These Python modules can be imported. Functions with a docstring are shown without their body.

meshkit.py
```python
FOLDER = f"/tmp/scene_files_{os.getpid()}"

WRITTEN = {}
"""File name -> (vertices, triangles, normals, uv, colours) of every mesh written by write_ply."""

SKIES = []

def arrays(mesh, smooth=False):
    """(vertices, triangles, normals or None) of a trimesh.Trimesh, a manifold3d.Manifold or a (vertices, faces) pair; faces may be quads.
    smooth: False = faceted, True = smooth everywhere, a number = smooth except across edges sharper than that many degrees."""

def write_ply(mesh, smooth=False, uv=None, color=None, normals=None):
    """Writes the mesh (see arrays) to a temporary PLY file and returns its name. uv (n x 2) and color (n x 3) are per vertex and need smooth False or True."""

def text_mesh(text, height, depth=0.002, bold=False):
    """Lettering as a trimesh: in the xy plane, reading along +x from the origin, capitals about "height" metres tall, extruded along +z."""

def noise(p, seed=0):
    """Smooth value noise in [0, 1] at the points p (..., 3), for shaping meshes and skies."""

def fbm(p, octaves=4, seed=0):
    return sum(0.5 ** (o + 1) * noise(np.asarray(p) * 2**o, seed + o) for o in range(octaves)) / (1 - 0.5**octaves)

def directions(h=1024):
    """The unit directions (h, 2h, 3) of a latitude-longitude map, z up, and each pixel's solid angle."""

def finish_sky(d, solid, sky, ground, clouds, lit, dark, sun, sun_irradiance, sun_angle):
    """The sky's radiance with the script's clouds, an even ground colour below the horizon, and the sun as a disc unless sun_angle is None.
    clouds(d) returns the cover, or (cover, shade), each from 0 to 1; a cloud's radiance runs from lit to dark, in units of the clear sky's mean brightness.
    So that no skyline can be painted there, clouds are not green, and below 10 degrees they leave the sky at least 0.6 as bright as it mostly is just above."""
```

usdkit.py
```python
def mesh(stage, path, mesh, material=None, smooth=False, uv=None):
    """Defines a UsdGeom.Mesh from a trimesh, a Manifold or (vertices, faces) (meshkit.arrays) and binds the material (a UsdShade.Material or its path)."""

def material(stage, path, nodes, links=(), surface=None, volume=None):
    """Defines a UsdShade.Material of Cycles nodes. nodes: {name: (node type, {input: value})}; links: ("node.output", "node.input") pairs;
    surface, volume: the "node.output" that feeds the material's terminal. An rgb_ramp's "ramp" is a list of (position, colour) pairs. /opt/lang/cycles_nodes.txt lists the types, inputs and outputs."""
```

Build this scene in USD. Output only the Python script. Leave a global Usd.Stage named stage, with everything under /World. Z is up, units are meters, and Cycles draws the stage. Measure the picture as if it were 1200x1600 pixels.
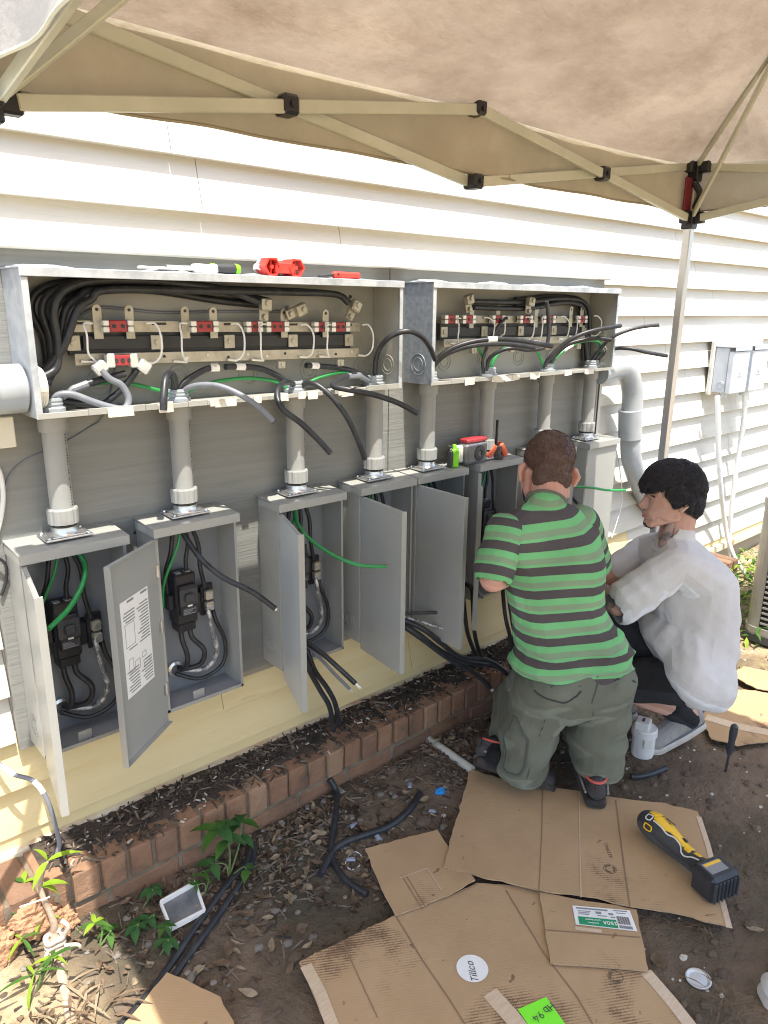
import math, random
import numpy as np, trimesh, manifold3d as m3, shapely, shapely.geometry as sg
from pxr import Usd, UsdGeom, UsdLux, UsdShade, Gf, Sdf
import usdkit, meshkit
from meshkit import fbm, noise

stage = Usd.Stage.CreateInMemory()
UsdGeom.SetStageUpAxis(stage, 'Z'); UsdGeom.SetStageMetersPerUnit(stage, 1.0)
stage.SetDefaultPrim(UsdGeom.Xform.Define(stage, '/World').GetPrim())
rng = random.Random(7); nrg = np.random.default_rng(7)
V = np.array
# ------------------------------------------------------------------ camera, sky, sun, exposure
EXPOSURE, SUN, SKY = 1.72, 0.74, 0.13
pitch, yaw, roll = 0.27228, 0.84563, 0.00954
f_ = V([math.cos(yaw) * math.cos(pitch), math.sin(yaw) * math.cos(pitch), -math.sin(pitch)])
r_ = V([math.sin(yaw), -math.cos(yaw), 0.0]); u_ = np.cross(r_, f_)
r_, u_ = math.cos(roll) * r_ + math.sin(roll) * u_, -math.sin(roll) * r_ + math.cos(roll) * u_
cam = UsdGeom.Camera.Define(stage, '/World/camera')
cam.CreateHorizontalApertureAttr(36.0); cam.CreateFocalLengthAttr(34.57); cam.CreateExposureAttr(EXPOSURE)
cam.AddTransformOp().Set(Gf.Matrix4d(*r_, 0, *u_, 0, *(-f_), 0, 0.0, -1.9, 1.62, 1))
S = V([-0.07, -0.364, 1.0]); S = S / np.linalg.norm(S)          # towards the sun
elev, rot = math.asin(S[2]), math.atan2(S[0], S[1])
sky = UsdLux.DomeLight.Define(stage, '/World/sky')
skm = usdkit.material(stage, '/World/Looks/sky', {'s': ('sky_texture', {'sky_type': 'single_scattering', 'sun_disc': False, 'sun_elevation': elev, 'sun_rotation': rot, 'aerosol_density': 2.6}),
    'b': ('background_shader', {'strength': SKY})}, [('s.color', 'b.color')], surface='b.background')
UsdShade.MaterialBindingAPI.Apply(sky.GetPrim()).Bind(skm)
sky.GetPrim().SetCustomDataByKey('kind', 'structure')
sun = UsdLux.DistantLight.Define(stage, '/World/sun')
sun.CreateIntensityAttr(SUN); sun.CreateAngleAttr(0.5); sun.CreateColorAttr(Gf.Vec3f(1, 0.95, 0.87)); sun.GetPrim().CreateAttribute('inputs:normalize', Sdf.ValueTypeNames.Bool).Set(True)
zx = np.cross([0, 0, 1.0], S); zx /= np.linalg.norm(zx); zy = np.cross(S, zx)
sun.AddTransformOp().Set(Gf.Matrix4d(*zx, 0, *zy, 0, *S, 0, 0, 0, 20, 1))

# ------------------------------------------------------------------ object helpers
counts, locs = {}, {'/World': V([0.0, 0, 0])}
def free_path(parent, name):
    k = counts.get((parent, name), 0); counts[(parent, name)] = k + 1
    return f'{parent}/{name}' + (f'_{k:03d}' if k else '')
def tag(p, label=None, cat=None, group=None, kind=None):
    for k, v in (('label', label), ('category', cat), ('group', group), ('kind', kind)):
        if v: p.SetCustomDataByKey(k, v)
def thing(name, label, cat, loc=(0, 0, 0), group=None):
    path = free_path('/World', name)
    x = UsdGeom.Xform.Define(stage, path); x.AddTranslateOp().Set(Gf.Vec3d(*map(float, loc)))
    locs[path] = V(loc, float); tag(x.GetPrim(), label, cat, group)
    return path
def copy_of(src, label, loc, group=None):
    base = src.split('/')[-1]; cat = stage.GetPrimAtPath(src).GetCustomDataByKey('category')
    path = free_path('/World', base); x = UsdGeom.Xform.Define(stage, path)
    x.GetPrim().GetReferences().AddInternalReference(src); x.GetPrim().SetInstanceable(True)
    x.ClearXformOpOrder(); x.AddTranslateOp().Set(Gf.Vec3d(*map(float, loc)))
    tag(x.GetPrim(), label, cat, group); return path
def arr(m):
    if hasattr(m, 'to_mesh'):
        mm = m.to_mesh(); return V(mm.vert_properties[:, :3], float), V(mm.tri_verts)
    if isinstance(m, trimesh.Trimesh): return V(m.vertices), V(m.faces)
    return np.asarray(m[0], float), np.asarray(m[1], int)
def part(name, m, mat, parent='/World', smooth=False, uv=None, label=None):
    path = free_path(parent, name); v, f = arr(m)
    base = locs[parent]; locs[path] = base
    usdkit.mesh(stage, path, (v - base, f), M[mat], smooth=smooth, uv=uv)
    if label: tag(stage.GetPrimAtPath(path), label)
    return path
def solo(name, m, mat, label, cat, group=None, kind=None, smooth=False, uv=None):
    """a thing that is a single mesh"""
    v, f = arr(m); lo, hi = v.min(0), v.max(0); c = V([(lo[0] + hi[0]) / 2, (lo[1] + hi[1]) / 2, lo[2]])
    path = free_path('/World', name); locs[path] = c
    g = usdkit.mesh(stage, path, (v - c, f), M[mat], smooth=smooth, uv=uv); g.AddTranslateOp().Set(Gf.Vec3d(*c))
    tag(g.GetPrim(), label, cat, group, kind); return path

# ------------------------------------------------------------------ mesh helpers
def merge(ms):
    vs, fs, n = [], [], 0
    for m in ms:
        v, f = arr(m)
        if f.shape[1] == 4: f = np.vstack([f[:, [0, 1, 2]], f[:, [0, 2, 3]]])
        vs.append(v); fs.append(f + n); n += len(v)
    return np.vstack(vs), np.vstack(fs)
CB = {}
def unit_chamfer():
    pts = []
    for sx in (0, 1):
        for sy in (0, 1):
            for sz in (0, 1):
                for a in range(3): pts.append((sx, sy, sz, a))
    return pts
def box(x0, x1, y0, y1, z0, z1, c=0.0015):
    """box with chamfered edges"""
    lo, hi = V([min(x0, x1), min(y0, y1), min(z0, z1)]), V([max(x0, x1), max(y0, y1), max(z0, z1)])
    c = min(c, 0.3 * (hi - lo).min())
    if c <= 0: return arr(trimesh.creation.box(bounds=[lo, hi]))
    P = []
    for sx, sy, sz, a in unit_chamfer():
        s = V([sx, sy, sz]); p = np.where(s > 0, hi, lo).astype(float); ins = np.where(s > 0, -c, c).astype(float); ins[a] = 0; P.append(p + ins)
    if 'f' not in CB:
        Q = []
        for sx, sy, sz, a in unit_chamfer():
            s = V([sx, sy, sz]); p = s.astype(float); ins = np.where(s > 0, -.2, .2); ins[a] = 0; Q.append(p + ins)
        h = trimesh.convex.convex_hull(V(Q)); ix = [int(np.argmin(((V(Q) - v) ** 2).sum(1))) for v in h.vertices]; CB['f'] = V(ix)[h.faces]
    return V(P), CB['f']
def obox(c, ax, ay, az, sx, sy, sz, ch=.0015):
    """oriented box: centre c, axes and full sizes"""
    v, f = box(-sx / 2, sx / 2, -sy / 2, sy / 2, -sz / 2, sz / 2, ch)
    return v @ V([ax, ay, az]) + V(c), f
def unit(v): v = V(v, float); return v / max(np.linalg.norm(v), 1e-12)
def spline(P, k=6):
    P = V(P, float)
    if len(P) < 3 or k < 2: return P
    Q = np.vstack([2 * P[0] - P[1], P, 2 * P[-1] - P[-2]]); out = []
    for i in range(1, len(Q) - 2):
        a, b, c, d = Q[i - 1:i + 3]
        for t in np.arange(k) / k:
            out.append(.5 * (2 * b + (c - a) * t + (2 * a - 5 * b + 4 * c - d) * t * t + (3 * b - a - 3 * c + d) * t ** 3))
    return V(out + [P[-1]])
def tube(P, r, n=9, k=6, cap=True):
    P = spline(P, k); N = len(P); r = np.interp(np.linspace(0, 1, N), np.linspace(0, 1, len(r)), r) if np.ndim(r) else np.full(N, r)
    T = np.gradient(P, axis=0); T /= np.maximum(np.linalg.norm(T, axis=1, keepdims=True), 1e-9)
    a = unit(np.cross(T[0], [0.31, .17, .93])); vs = []
    for i in range(N):
        a = unit(a - T[i] * (a @ T[i])); b = np.cross(T[i], a)
        th = np.arange(n) / n * 2 * math.pi
        vs.append(P[i] + r[i] * (np.cos(th)[:, None] * a + np.sin(th)[:, None] * b))
    v = np.vstack(vs); f = []
    for i in range(N - 1):
        for j in range(n):
            j2 = (j + 1) % n; A, B, C, D = i * n + j, i * n + j2, (i + 1) * n + j2, (i + 1) * n + j
            f += [(A, B, C), (A, C, D)]
    if cap:
        v = np.vstack([v, P[0], P[-1]]); m = N * n
        for j in range(n):
            j2 = (j + 1) % n; f += [(m, j2, j), (m + 1, (N - 1) * n + j, (N - 1) * n + j2)]
    return v, V(f)
def bar(a, b, w, h, up=(0, 0, 1), ch=.002):
    a, b = V(a, float), V(b, float); t = unit(b - a); s = unit(np.cross(t, up)); u = np.cross(s, t)
    return obox((a + b) / 2, t, s, u, np.linalg.norm(b - a), w, h, ch)
def lathe(prof, c, n=20, axis='z'):
    """prof: (radius, height) pairs; closed where the radius is 0"""
    prof = V(prof, float); th = np.arange(n) / n * 2 * math.pi
    v = np.vstack([np.c_[r * np.cos(th), r * np.sin(th), np.full(n, h)] for r, h in prof]); f = []
    for i in range(len(prof) - 1):
        for j in range(n):
            j2 = (j + 1) % n; f += [(i * n + j, i * n + j2, (i + 1) * n + j2), (i * n + j, (i + 1) * n + j2, (i + 1) * n + j)]
    if axis == 'x': v = v[:, [2, 0, 1]]
    if axis == 'y': v = v[:, [1, 2, 0]]
    return v + V(c), V(f)
def disc(c, r, nrm, t=.002, n=16):
    nrm = unit(nrm); return tube([V(c) - nrm * t / 2, V(c) + nrm * t / 2], r, n, 1)
def place(m, c, ax, ay, az):
    v, f = arr(m); return v @ V([ax, ay, az]) + V(c), f

# ------------------------------------------------------------------ materials
M = {}
def mat(name, c1, c2=None, sc=8, det=5, lo=.35, hi=.65, rough=.5, metal=0, bump=None, stretch=(1, 1, 1), c3=None, sc3=3, t3=(.55, .7), world=False, spec=None, extra=None, sheen=0):
    N = {'tc': ('texture_coordinate', {}), 'geo': ('geometry', {}), 'map': ('mapping', {'scale': stretch}), 'p': ('principled_bsdf', {'roughness': rough, 'metallic': metal, 'base_color': c1})}
    L = [(('geo.position' if world else 'tc.object'), 'map.vector')]
    if spec is not None: N['p'][1]['specular_ior_level'] = spec
    if c2 is not None:
        N['n'] = ('noise_texture', {'scale': sc, 'detail': det, 'roughness': .6}); N['r'] = ('rgb_ramp', {'ramp': [(lo, c1), (hi, c2)]})
        L += [('map.vector', 'n.vector'), ('n.fac', 'r.fac')]; out = 'r.color'
        if c3 is not None:
            N['n3'] = ('noise_texture', {'scale': sc3, 'detail': 6, 'roughness': .62}); N['r3'] = ('rgb_ramp', {'ramp': [(t3[0], (0, 0, 0)), (t3[1], (1, 1, 1))]}); N['mx'] = ('mix_color', {'b': c3})
            L += [('map.vector', 'n3.vector'), ('n3.fac', 'r3.fac'), ('r3.color', 'mx.fac'), ('r.color', 'mx.a')]; out = 'mx.result'
        L.append((out, 'p.base_color'))
    if bump:
        N['nb'] = ('noise_texture', {'scale': bump[0], 'detail': 4, 'roughness': .6}); N['bp'] = ('bump', {'strength': bump[1], 'distance': bump[2] if len(bump) > 2 else .004})
        L += [('map.vector', 'nb.vector'), ('nb.fac', 'bp.height'), ('bp.normal', 'p.normal')]
    M[name] = usdkit.material(stage, '/World/Looks/' + name, N, L, surface='p.BSDF'); return M[name]
def thin(name, c1, c2, trans, sc=3, lo=.35, hi=.65, bump=None, c3=None, sc3=9, t3=(.6, .75), stretch=(1, 1, 1)):
    """thin cloth or leaf: diffuse mixed with translucent"""
    N = {'tc': ('texture_coordinate', {}), 'map': ('mapping', {'scale': stretch}), 'n': ('noise_texture', {'scale': sc, 'detail': 6, 'roughness': .62}), 'r': ('rgb_ramp', {'ramp': [(lo, c1), (hi, c2)]}),
         'd': ('principled_bsdf', {'roughness': .7, 'specular_ior_level': .2}), 't': ('translucent_bsdf', {}), 'm': ('mix_closure', {'fac': trans})}
    L = [('tc.object', 'map.vector'), ('map.vector', 'n.vector'), ('n.fac', 'r.fac'), ('d.BSDF', 'm.closure1'), ('t.BSDF', 'm.closure2')]; out = 'r.color'
    if c3 is not None:
        N['n3'] = ('noise_texture', {'scale': sc3, 'detail': 8, 'roughness': .68}); N['r3'] = ('rgb_ramp', {'ramp': [(t3[0], (0, 0, 0)), (t3[1], (1, 1, 1))]}); N['mx'] = ('mix_color', {'b': c3})
        L += [('map.vector', 'n3.vector'), ('n3.fac', 'r3.fac'), ('r3.color', 'mx.fac'), ('r.color', 'mx.a')]; out = 'mx.result'
    L += [(out, 'd.base_color'), (out, 't.color')]
    if bump:
        N['nb'] = ('noise_texture', {'scale': bump[0], 'detail': 5, 'roughness': .6}); N['bp'] = ('bump', {'strength': bump[1], 'distance': bump[2]})
        L += [('map.vector', 'nb.vector'), ('nb.fac', 'bp.height'), ('bp.normal', 'd.normal'), ('bp.normal', 't.normal')]
    M[name] = usdkit.material(stage, '/World/Looks/' + name, N, L, surface='m.closure'); return M[name]

mat('siding', (.54, .525, .46), (.60, .585, .525), 3, stretch=(.5, 6, 6), rough=.55, bump=(26, .35, .003), c3=(.60, .52, .36), sc3=2.2, t3=(.56, .8))
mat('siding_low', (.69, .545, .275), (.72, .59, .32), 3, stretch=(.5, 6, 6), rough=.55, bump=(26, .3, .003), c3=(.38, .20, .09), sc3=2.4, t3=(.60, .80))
mat('sill', (.60, .50, .36), (.70, .62, .46), 6, rough=.6, bump=(30, .3), c3=(.34, .16, .07), sc3=4, t3=(.5, .68))
mat('house_core', (.30, .27, .22))
mat('plywood', (.196, .199, .183), (.226, .228, .208), 5, stretch=(.6, 8, 14), rough=.42, bump=(9, .4, .004), c3=(.26, .262, .245), sc3=1.4, t3=(.55, .75))
mat('plywood_edge', (.55, .42, .28), (.70, .62, .5), 30, stretch=(1, 1, 8), rough=.8)
mat('blue_tape', (.03, .16, .50), (.05, .22, .6), 20, rough=.6)
mat('galv', (.40, .43, .45), (.50, .53, .55), 30, det=8, rough=.42, metal=.35, bump=(60, .12, .001), c3=(.30, .33, .35), sc3=12, t3=(.5, .7))
mat('galv_dark', (.20, .23, .26), (.30, .33, .36), 60, det=8, rough=.42, metal=.4, bump=(60, .1, .001))
mat('trough_in', (.29, .29, .258), (.34, .335, .295), 4, rough=.5, bump=(20, .05), c3=(.225, .22, .18), sc3=3, t3=(.55, .8))
mat('chipped', (.62, .58, .48), (.72, .68, .58), 14, rough=.7, bump=(50, .5))
mat('gray_paint', (.30, .303, .275), (.33, .332, .302), 3, rough=.36, bump=(140, .06, .001), c3=(.235, .236, .212), sc3=2.4, t3=(.50, .82))
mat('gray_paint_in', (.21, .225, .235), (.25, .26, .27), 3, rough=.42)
mat('pvc', (.285, .29, .275), (.33, .335, .315), 6, rough=.35, bump=(40, .05, .001), c3=(.22, .22, .205), sc3=5, t3=(.58, .8))
mat('pvc_blue', (.27, .295, .305), (.33, .355, .365), 6, rough=.32, bump=(20, .1, .002), c3=(.34, .37, .38), sc3=5, t3=(.6, .8))
mat('steel', (.50, .50, .48), (.66, .66, .64), 40, rough=.3, metal=.9, bump=(80, .1, .001))
mat('bus_metal', (.38, .355, .285), (.50, .47, .38), 25, rough=.42, metal=.6, c3=(.3, .27, .2), sc3=14, t3=(.55, .75))
mat('lug_metal', (.62, .61, .57), (.75, .74, .70), 40, rough=.35, metal=.7)
mat('bolt_dark', (.03, .03, .03), rough=.5)
mat('red_plastic', (.30, .028, .035), (.38, .04, .045), 15, rough=.38)
mat('red_bright', (.62, .04, .03), (.7, .06, .04), 10, rough=.35)
mat('cable_black', (.012, .013, .015), (.03, .031, .034), 30, rough=.42, c3=(.10, .10, .10), sc3=60, t3=(.66, .8))
mat('cable_gray', (.15, .16, .18), (.20, .21, .23), 20, rough=.45)
mat('cable_green', (.02, .20, .05), (.03, .27, .07), 10, rough=.38)
mat('cable_white', (.68, .68, .65), (.76, .76, .73), 20, rough=.4)
mat('tape_white', (.72, .70, .64), (.8, .78, .72), 30, rough=.6)
mat('bare_copper', (.75, .70, .60), (.85, .8, .7), 90, rough=.4, metal=.6)
mat('strand', (.16, .17, .18), (.52, .52, .50), 60, det=3, lo=.45, hi=.55, rough=.4, metal=.4)
mat('black_plastic', (.010, .011, .013), (.02, .021, .024), 12, rough=.38)
mat('black_mid', (.03, .032, .036), (.045, .047, .05), 12, rough=.45)
mat('paper', (.74, .73, .68), (.80, .79, .74), 6, rough=.7)
mat('paper_aged', (.60, .58, .50), (.66, .64, .56), 6, rough=.7)
mat('ink', (.06, .06, .065), rough=.7)
mat('ink_gray', (.24, .24, .24), rough=.8)
mat('ink_brown', (.12, .085, .05), rough=.8)
mat('green_print', (.015, .27, .11), rough=.5)
mat('neon_paper', (.20, .82, .03), rough=.6)
mat('lime', (.20, .62, .02), rough=.35)
mat('orange_red', (.52, .09, .035), (.6, .13, .05), 8, rough=.4)
mat('clear_grey', (.10, .105, .11), (.20, .20, .205), 12, rough=.25)
mat('yellow', (.80, .45, .01), (.86, .52, .02), 10, rough=.4)
mat('tent_pole', (.47, .48, .385), (.55, .555, .45), 8, rough=.33, metal=.15, bump=(60, .05, .001))
mat('alu', (.55, .55, .54), (.66, .66, .65), 12, rough=.3, metal=.75, stretch=(8, 8, .4))
mat('maroon', (.16, .012, .02), rough=.6)
for k, (a, b, c) in enumerate([((.225, .125, .072), (.29, .17, .10), (.105, .066, .042)), ((.20, .108, .063), (.255, .145, .085), (.095, .06, .038)), ((.26, .16, .095), (.32, .20, .12), (.13, .085, .055)), ((.16, .092, .058), (.215, .125, .078), (.08, .053, .036))]):
    mat(f'brick_{k}', a, b, 16, det=6, rough=.9, bump=(45, .9, .006), c3=c, sc3=8, t3=(.52, .72))
mat('mortar', (.16, .125, .085), (.23, .185, .13), 20, rough=.95, bump=(60, .9, .005), c3=(.08, .07, .045), sc3=6, t3=(.5, .7))
def dirt_mat():
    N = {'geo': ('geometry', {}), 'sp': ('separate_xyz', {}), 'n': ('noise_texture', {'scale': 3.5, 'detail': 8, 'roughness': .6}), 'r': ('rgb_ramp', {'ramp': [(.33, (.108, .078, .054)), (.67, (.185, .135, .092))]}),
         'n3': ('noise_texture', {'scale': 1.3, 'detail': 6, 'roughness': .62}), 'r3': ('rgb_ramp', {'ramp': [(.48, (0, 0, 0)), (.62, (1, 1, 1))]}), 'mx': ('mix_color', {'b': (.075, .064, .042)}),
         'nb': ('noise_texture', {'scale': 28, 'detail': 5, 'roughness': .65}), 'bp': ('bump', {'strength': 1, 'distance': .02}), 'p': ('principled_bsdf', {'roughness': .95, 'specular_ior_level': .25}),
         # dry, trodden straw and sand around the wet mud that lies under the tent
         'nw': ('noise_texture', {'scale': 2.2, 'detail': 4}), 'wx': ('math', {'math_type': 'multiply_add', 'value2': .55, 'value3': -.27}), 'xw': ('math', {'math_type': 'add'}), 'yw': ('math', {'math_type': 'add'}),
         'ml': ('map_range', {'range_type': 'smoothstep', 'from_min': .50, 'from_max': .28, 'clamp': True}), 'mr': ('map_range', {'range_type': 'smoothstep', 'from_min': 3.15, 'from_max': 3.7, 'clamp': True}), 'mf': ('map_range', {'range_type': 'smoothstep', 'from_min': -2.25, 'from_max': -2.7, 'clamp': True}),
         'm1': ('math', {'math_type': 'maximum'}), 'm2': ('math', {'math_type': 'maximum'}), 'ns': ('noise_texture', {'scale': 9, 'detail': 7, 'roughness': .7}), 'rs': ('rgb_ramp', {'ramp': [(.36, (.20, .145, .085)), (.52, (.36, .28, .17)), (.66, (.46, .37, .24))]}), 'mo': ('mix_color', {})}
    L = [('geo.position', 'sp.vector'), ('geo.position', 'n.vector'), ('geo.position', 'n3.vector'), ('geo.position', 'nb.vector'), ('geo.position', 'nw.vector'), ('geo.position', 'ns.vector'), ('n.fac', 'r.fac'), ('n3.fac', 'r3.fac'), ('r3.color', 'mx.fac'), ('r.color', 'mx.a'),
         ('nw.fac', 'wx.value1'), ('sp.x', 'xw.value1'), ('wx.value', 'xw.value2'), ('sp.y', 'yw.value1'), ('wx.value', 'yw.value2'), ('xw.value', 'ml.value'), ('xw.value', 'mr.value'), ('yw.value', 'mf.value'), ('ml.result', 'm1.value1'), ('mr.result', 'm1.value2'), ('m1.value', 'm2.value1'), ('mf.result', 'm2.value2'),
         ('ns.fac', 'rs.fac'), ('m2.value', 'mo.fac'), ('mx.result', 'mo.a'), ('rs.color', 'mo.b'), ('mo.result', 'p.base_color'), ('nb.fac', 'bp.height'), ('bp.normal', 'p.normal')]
    M['dirt'] = usdkit.material(stage, '/World/Looks/dirt', N, L, surface='p.BSDF')
dirt_mat()
mat('clod', (.075, .055, .038), (.15, .11, .075), 5, rough=.95, bump=(90, .6))
mat('pebble', (.12, .105, .085), (.23, .205, .17), 9, rough=.8)
mat('mulch_a', (.030, .023, .018), (.075, .055, .040), 25, rough=.95)
mat('mulch_b', (.11, .085, .06), (.2, .155, .11), 25, rough=.9)
mat('mulch_c', (.36, .32, .26), (.5, .46, .38), 25, rough=.9)
thin('leaf_dry_a', (.125, .085, .053), (.20, .14, .09), .15, 22)
thin('leaf_dry_b', (.065, .043, .029), (.12, .08, .052), .1, 22)
thin('leaf_dry_c', (.25, .19, .12), (.36, .285, .19), .2, 22)
thin('leaf_green', (.045, .12, .02), (.075, .17, .03), .35, 16)
thin('leaf_dark', (.035, .10, .03), (.055, .14, .04), .3, 16)
thin('leaf_lime', (.20, .34, .025), (.30, .44, .04), .4, 16)
mat('stem', (.10, .16, .05), (.16, .2, .07), 20, rough=.7)
mat('stem_dry', (.30, .22, .15), (.46, .36, .26), 40, rough=.9, bump=(60, .6))
mat('rope', (.44, .35, .27), (.58, .48, .39), 60, rough=.95, bump=(120, .8))
thin('tent_roof', (.35, .29, .232), (.45, .375, .30), .24, 2.2, bump=(13, .5, .025), c3=(.255, .20, .15), sc3=2.4, t3=(.44, .70), stretch=(1, 1.6, 1))
thin('tent_valance', (.33, .295, .215), (.42, .37, .27), .20, 2.5, bump=(8, .4, .02), c3=(.36, .29, .21), sc3=3, t3=(.5, .75))
thin('tent_white', (.46, .455, .44), (.54, .53, .51), .25, 4, bump=(14, .4, .012))
def card_mat(name, c1, c2, wet, sc, t, ang):
    N = {'tc': ('texture_coordinate', {}), 'map': ('mapping', {'rotation': (0, 0, ang)}), 'n': ('noise_texture', {'scale': 4, 'detail': 7, 'roughness': .6}), 'r': ('rgb_ramp', {'ramp': [(.35, c1), (.65, c2)]}),
         'n3': ('noise_texture', {'scale': sc, 'detail': 7, 'roughness': .62}), 'w': ('wave_texture', {'bands_direction': 'y', 'scale': 42.0, 'distortion': 3.0, 'detail': 2.0, 'detail_scale': 6.0}), 'wm': ('math', {'math_type': 'multiply_add', 'value2': .07, 'value3': -.035}), 'ad': ('math', {'math_type': 'add'}),
         'r3': ('rgb_ramp', {'ramp': [(t[0], (0, 0, 0)), (t[1], (1, 1, 1))]}), 'mx': ('mix_color', {'b': wet}), 'n4': ('noise_texture', {'scale': 26, 'detail': 3}), 'r4': ('rgb_ramp', {'ramp': [(.70, (0, 0, 0)), (.74, (.8, .8, .8))]}), 'm4': ('mix_color', {'b': (.12, .075, .045)}),
         'nb': ('noise_texture', {'scale': 14, 'detail': 5}), 'bp': ('bump', {'strength': .35, 'distance': .006}), 'b2': ('bump', {'strength': .12, 'distance': .0015}), 'p': ('principled_bsdf', {'roughness': .85, 'specular_ior_level': .3})}
    L = [('tc.object', 'map.vector')] + [('map.vector', q + '.vector') for q in ('n', 'n3', 'w', 'n4', 'nb')] + [('n.fac', 'r.fac'), ('w.fac', 'wm.value1'), ('wm.value', 'ad.value1'), ('n3.fac', 'ad.value2'), ('ad.value', 'r3.fac'), ('r3.color', 'mx.fac'), ('r.color', 'mx.a'), ('n4.fac', 'r4.fac'), ('r4.color', 'm4.fac'), ('mx.result', 'm4.a'), ('m4.result', 'p.base_color'), ('nb.fac', 'bp.height'), ('w.fac', 'b2.height'), ('bp.normal', 'b2.normal'), ('b2.normal', 'p.normal')]
    M[name] = usdkit.material(stage, '/World/Looks/' + name, N, L, surface='p.BSDF')
card_mat('card', (.385, .255, .135), (.445, .30, .165), (.19, .115, .062), 1.9, (.61, .70), .75)
card_mat('card_b', (.385, .255, .135), (.445, .30, .165), (.155, .092, .052), 2.3, (.56, .63), .55)
mat('card_edge', (.32, .21, .12), (.46, .33, .2), 60, rough=.9)
mat('card_tape', (.52, .39, .26), (.6, .47, .33), 30, rough=.25, stretch=(1, 6, 1))
mat('card_crease', (.24, .155, .09), rough=.9)
mat('skin', (.50, .255, .185), (.56, .30, .22), 14, rough=.5, bump=(160, .12, .002), c3=(.46, .20, .14), sc3=7, t3=(.5, .75))
mat('skin_b', (.44, .245, .18), (.50, .285, .21), 14, rough=.5, bump=(160, .12, .002), c3=(.40, .20, .145), sc3=7, t3=(.5, .75))
mat('lips', (.36, .14, .12), rough=.4)
mat('tattoo', (.10, .085, .085), (.30, .19, .15), 34, det=3, lo=.42, hi=.56, rough=.5)
mat('hair_brown', (.070, .036, .025), (.100, .055, .038), 40, det=6, rough=.55, bump=(260, .5, .002))
mat('hair_black', (.010, .009, .011), (.030, .026, .030), 50, stretch=(1, 1, 3), rough=.36, bump=(90, .9, .006))
mat('beard', (.030, .018, .014), (.06, .035, .026), 120, rough=.8, bump=(220, .8, .003))
mat('eye_white', (.75, .73, .7), rough=.2)
mat('eye_dark', (.015, .012, .01), rough=.15)
mat('tee_white', (.53, .508, .485), (.59, .575, .555), 5, rough=.9, bump=(11, .35, .02), c3=(.46, .40, .34), sc3=2.6, t3=(.52, .8))
mat('shorts_olive', (.115, .120, .086), (.145, .152, .112), 7, rough=.9, bump=(14, .3, .012), c3=(.175, .168, .122), sc3=3.4, t3=(.55, .8))
mat('seam_olive', (.075, .09, .07), rough=.9)
mat('black_cloth', (.008, .008, .009), (.016, .016, .018), 9, rough=.85, bump=(10, .4, .02))
mat('sock_black', (.010, .010, .011), rough=.95, bump=(120, .5))
mat('shoe_dark', (.032, .030, .030), (.06, .056, .054), 18, rough=.75, bump=(60, .4))
mat('shoe_sole_dark', (.025, .022, .02), (.075, .06, .05), 14, rough=.85)
mat('shoe_red', (.55, .10, .07), rough=.7)
mat('shoe_grey', (.24, .222, .20), (.32, .30, .27), 16, rough=.8, bump=(90, .4))
mat('sole_white', (.42, .385, .33), (.52, .48, .42), 14, rough=.7)
mat('shoe_stripe', (.10, .11, .12), rough=.7)
mat('ac_metal', (.31, .30, .265), (.38, .365, .32), 5, rough=.33, metal=.35, c3=(.32, .27, .2), sc3=3, t3=(.55, .75))
mat('ac_dark', (.05, .05, .05), rough=.6)
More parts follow.
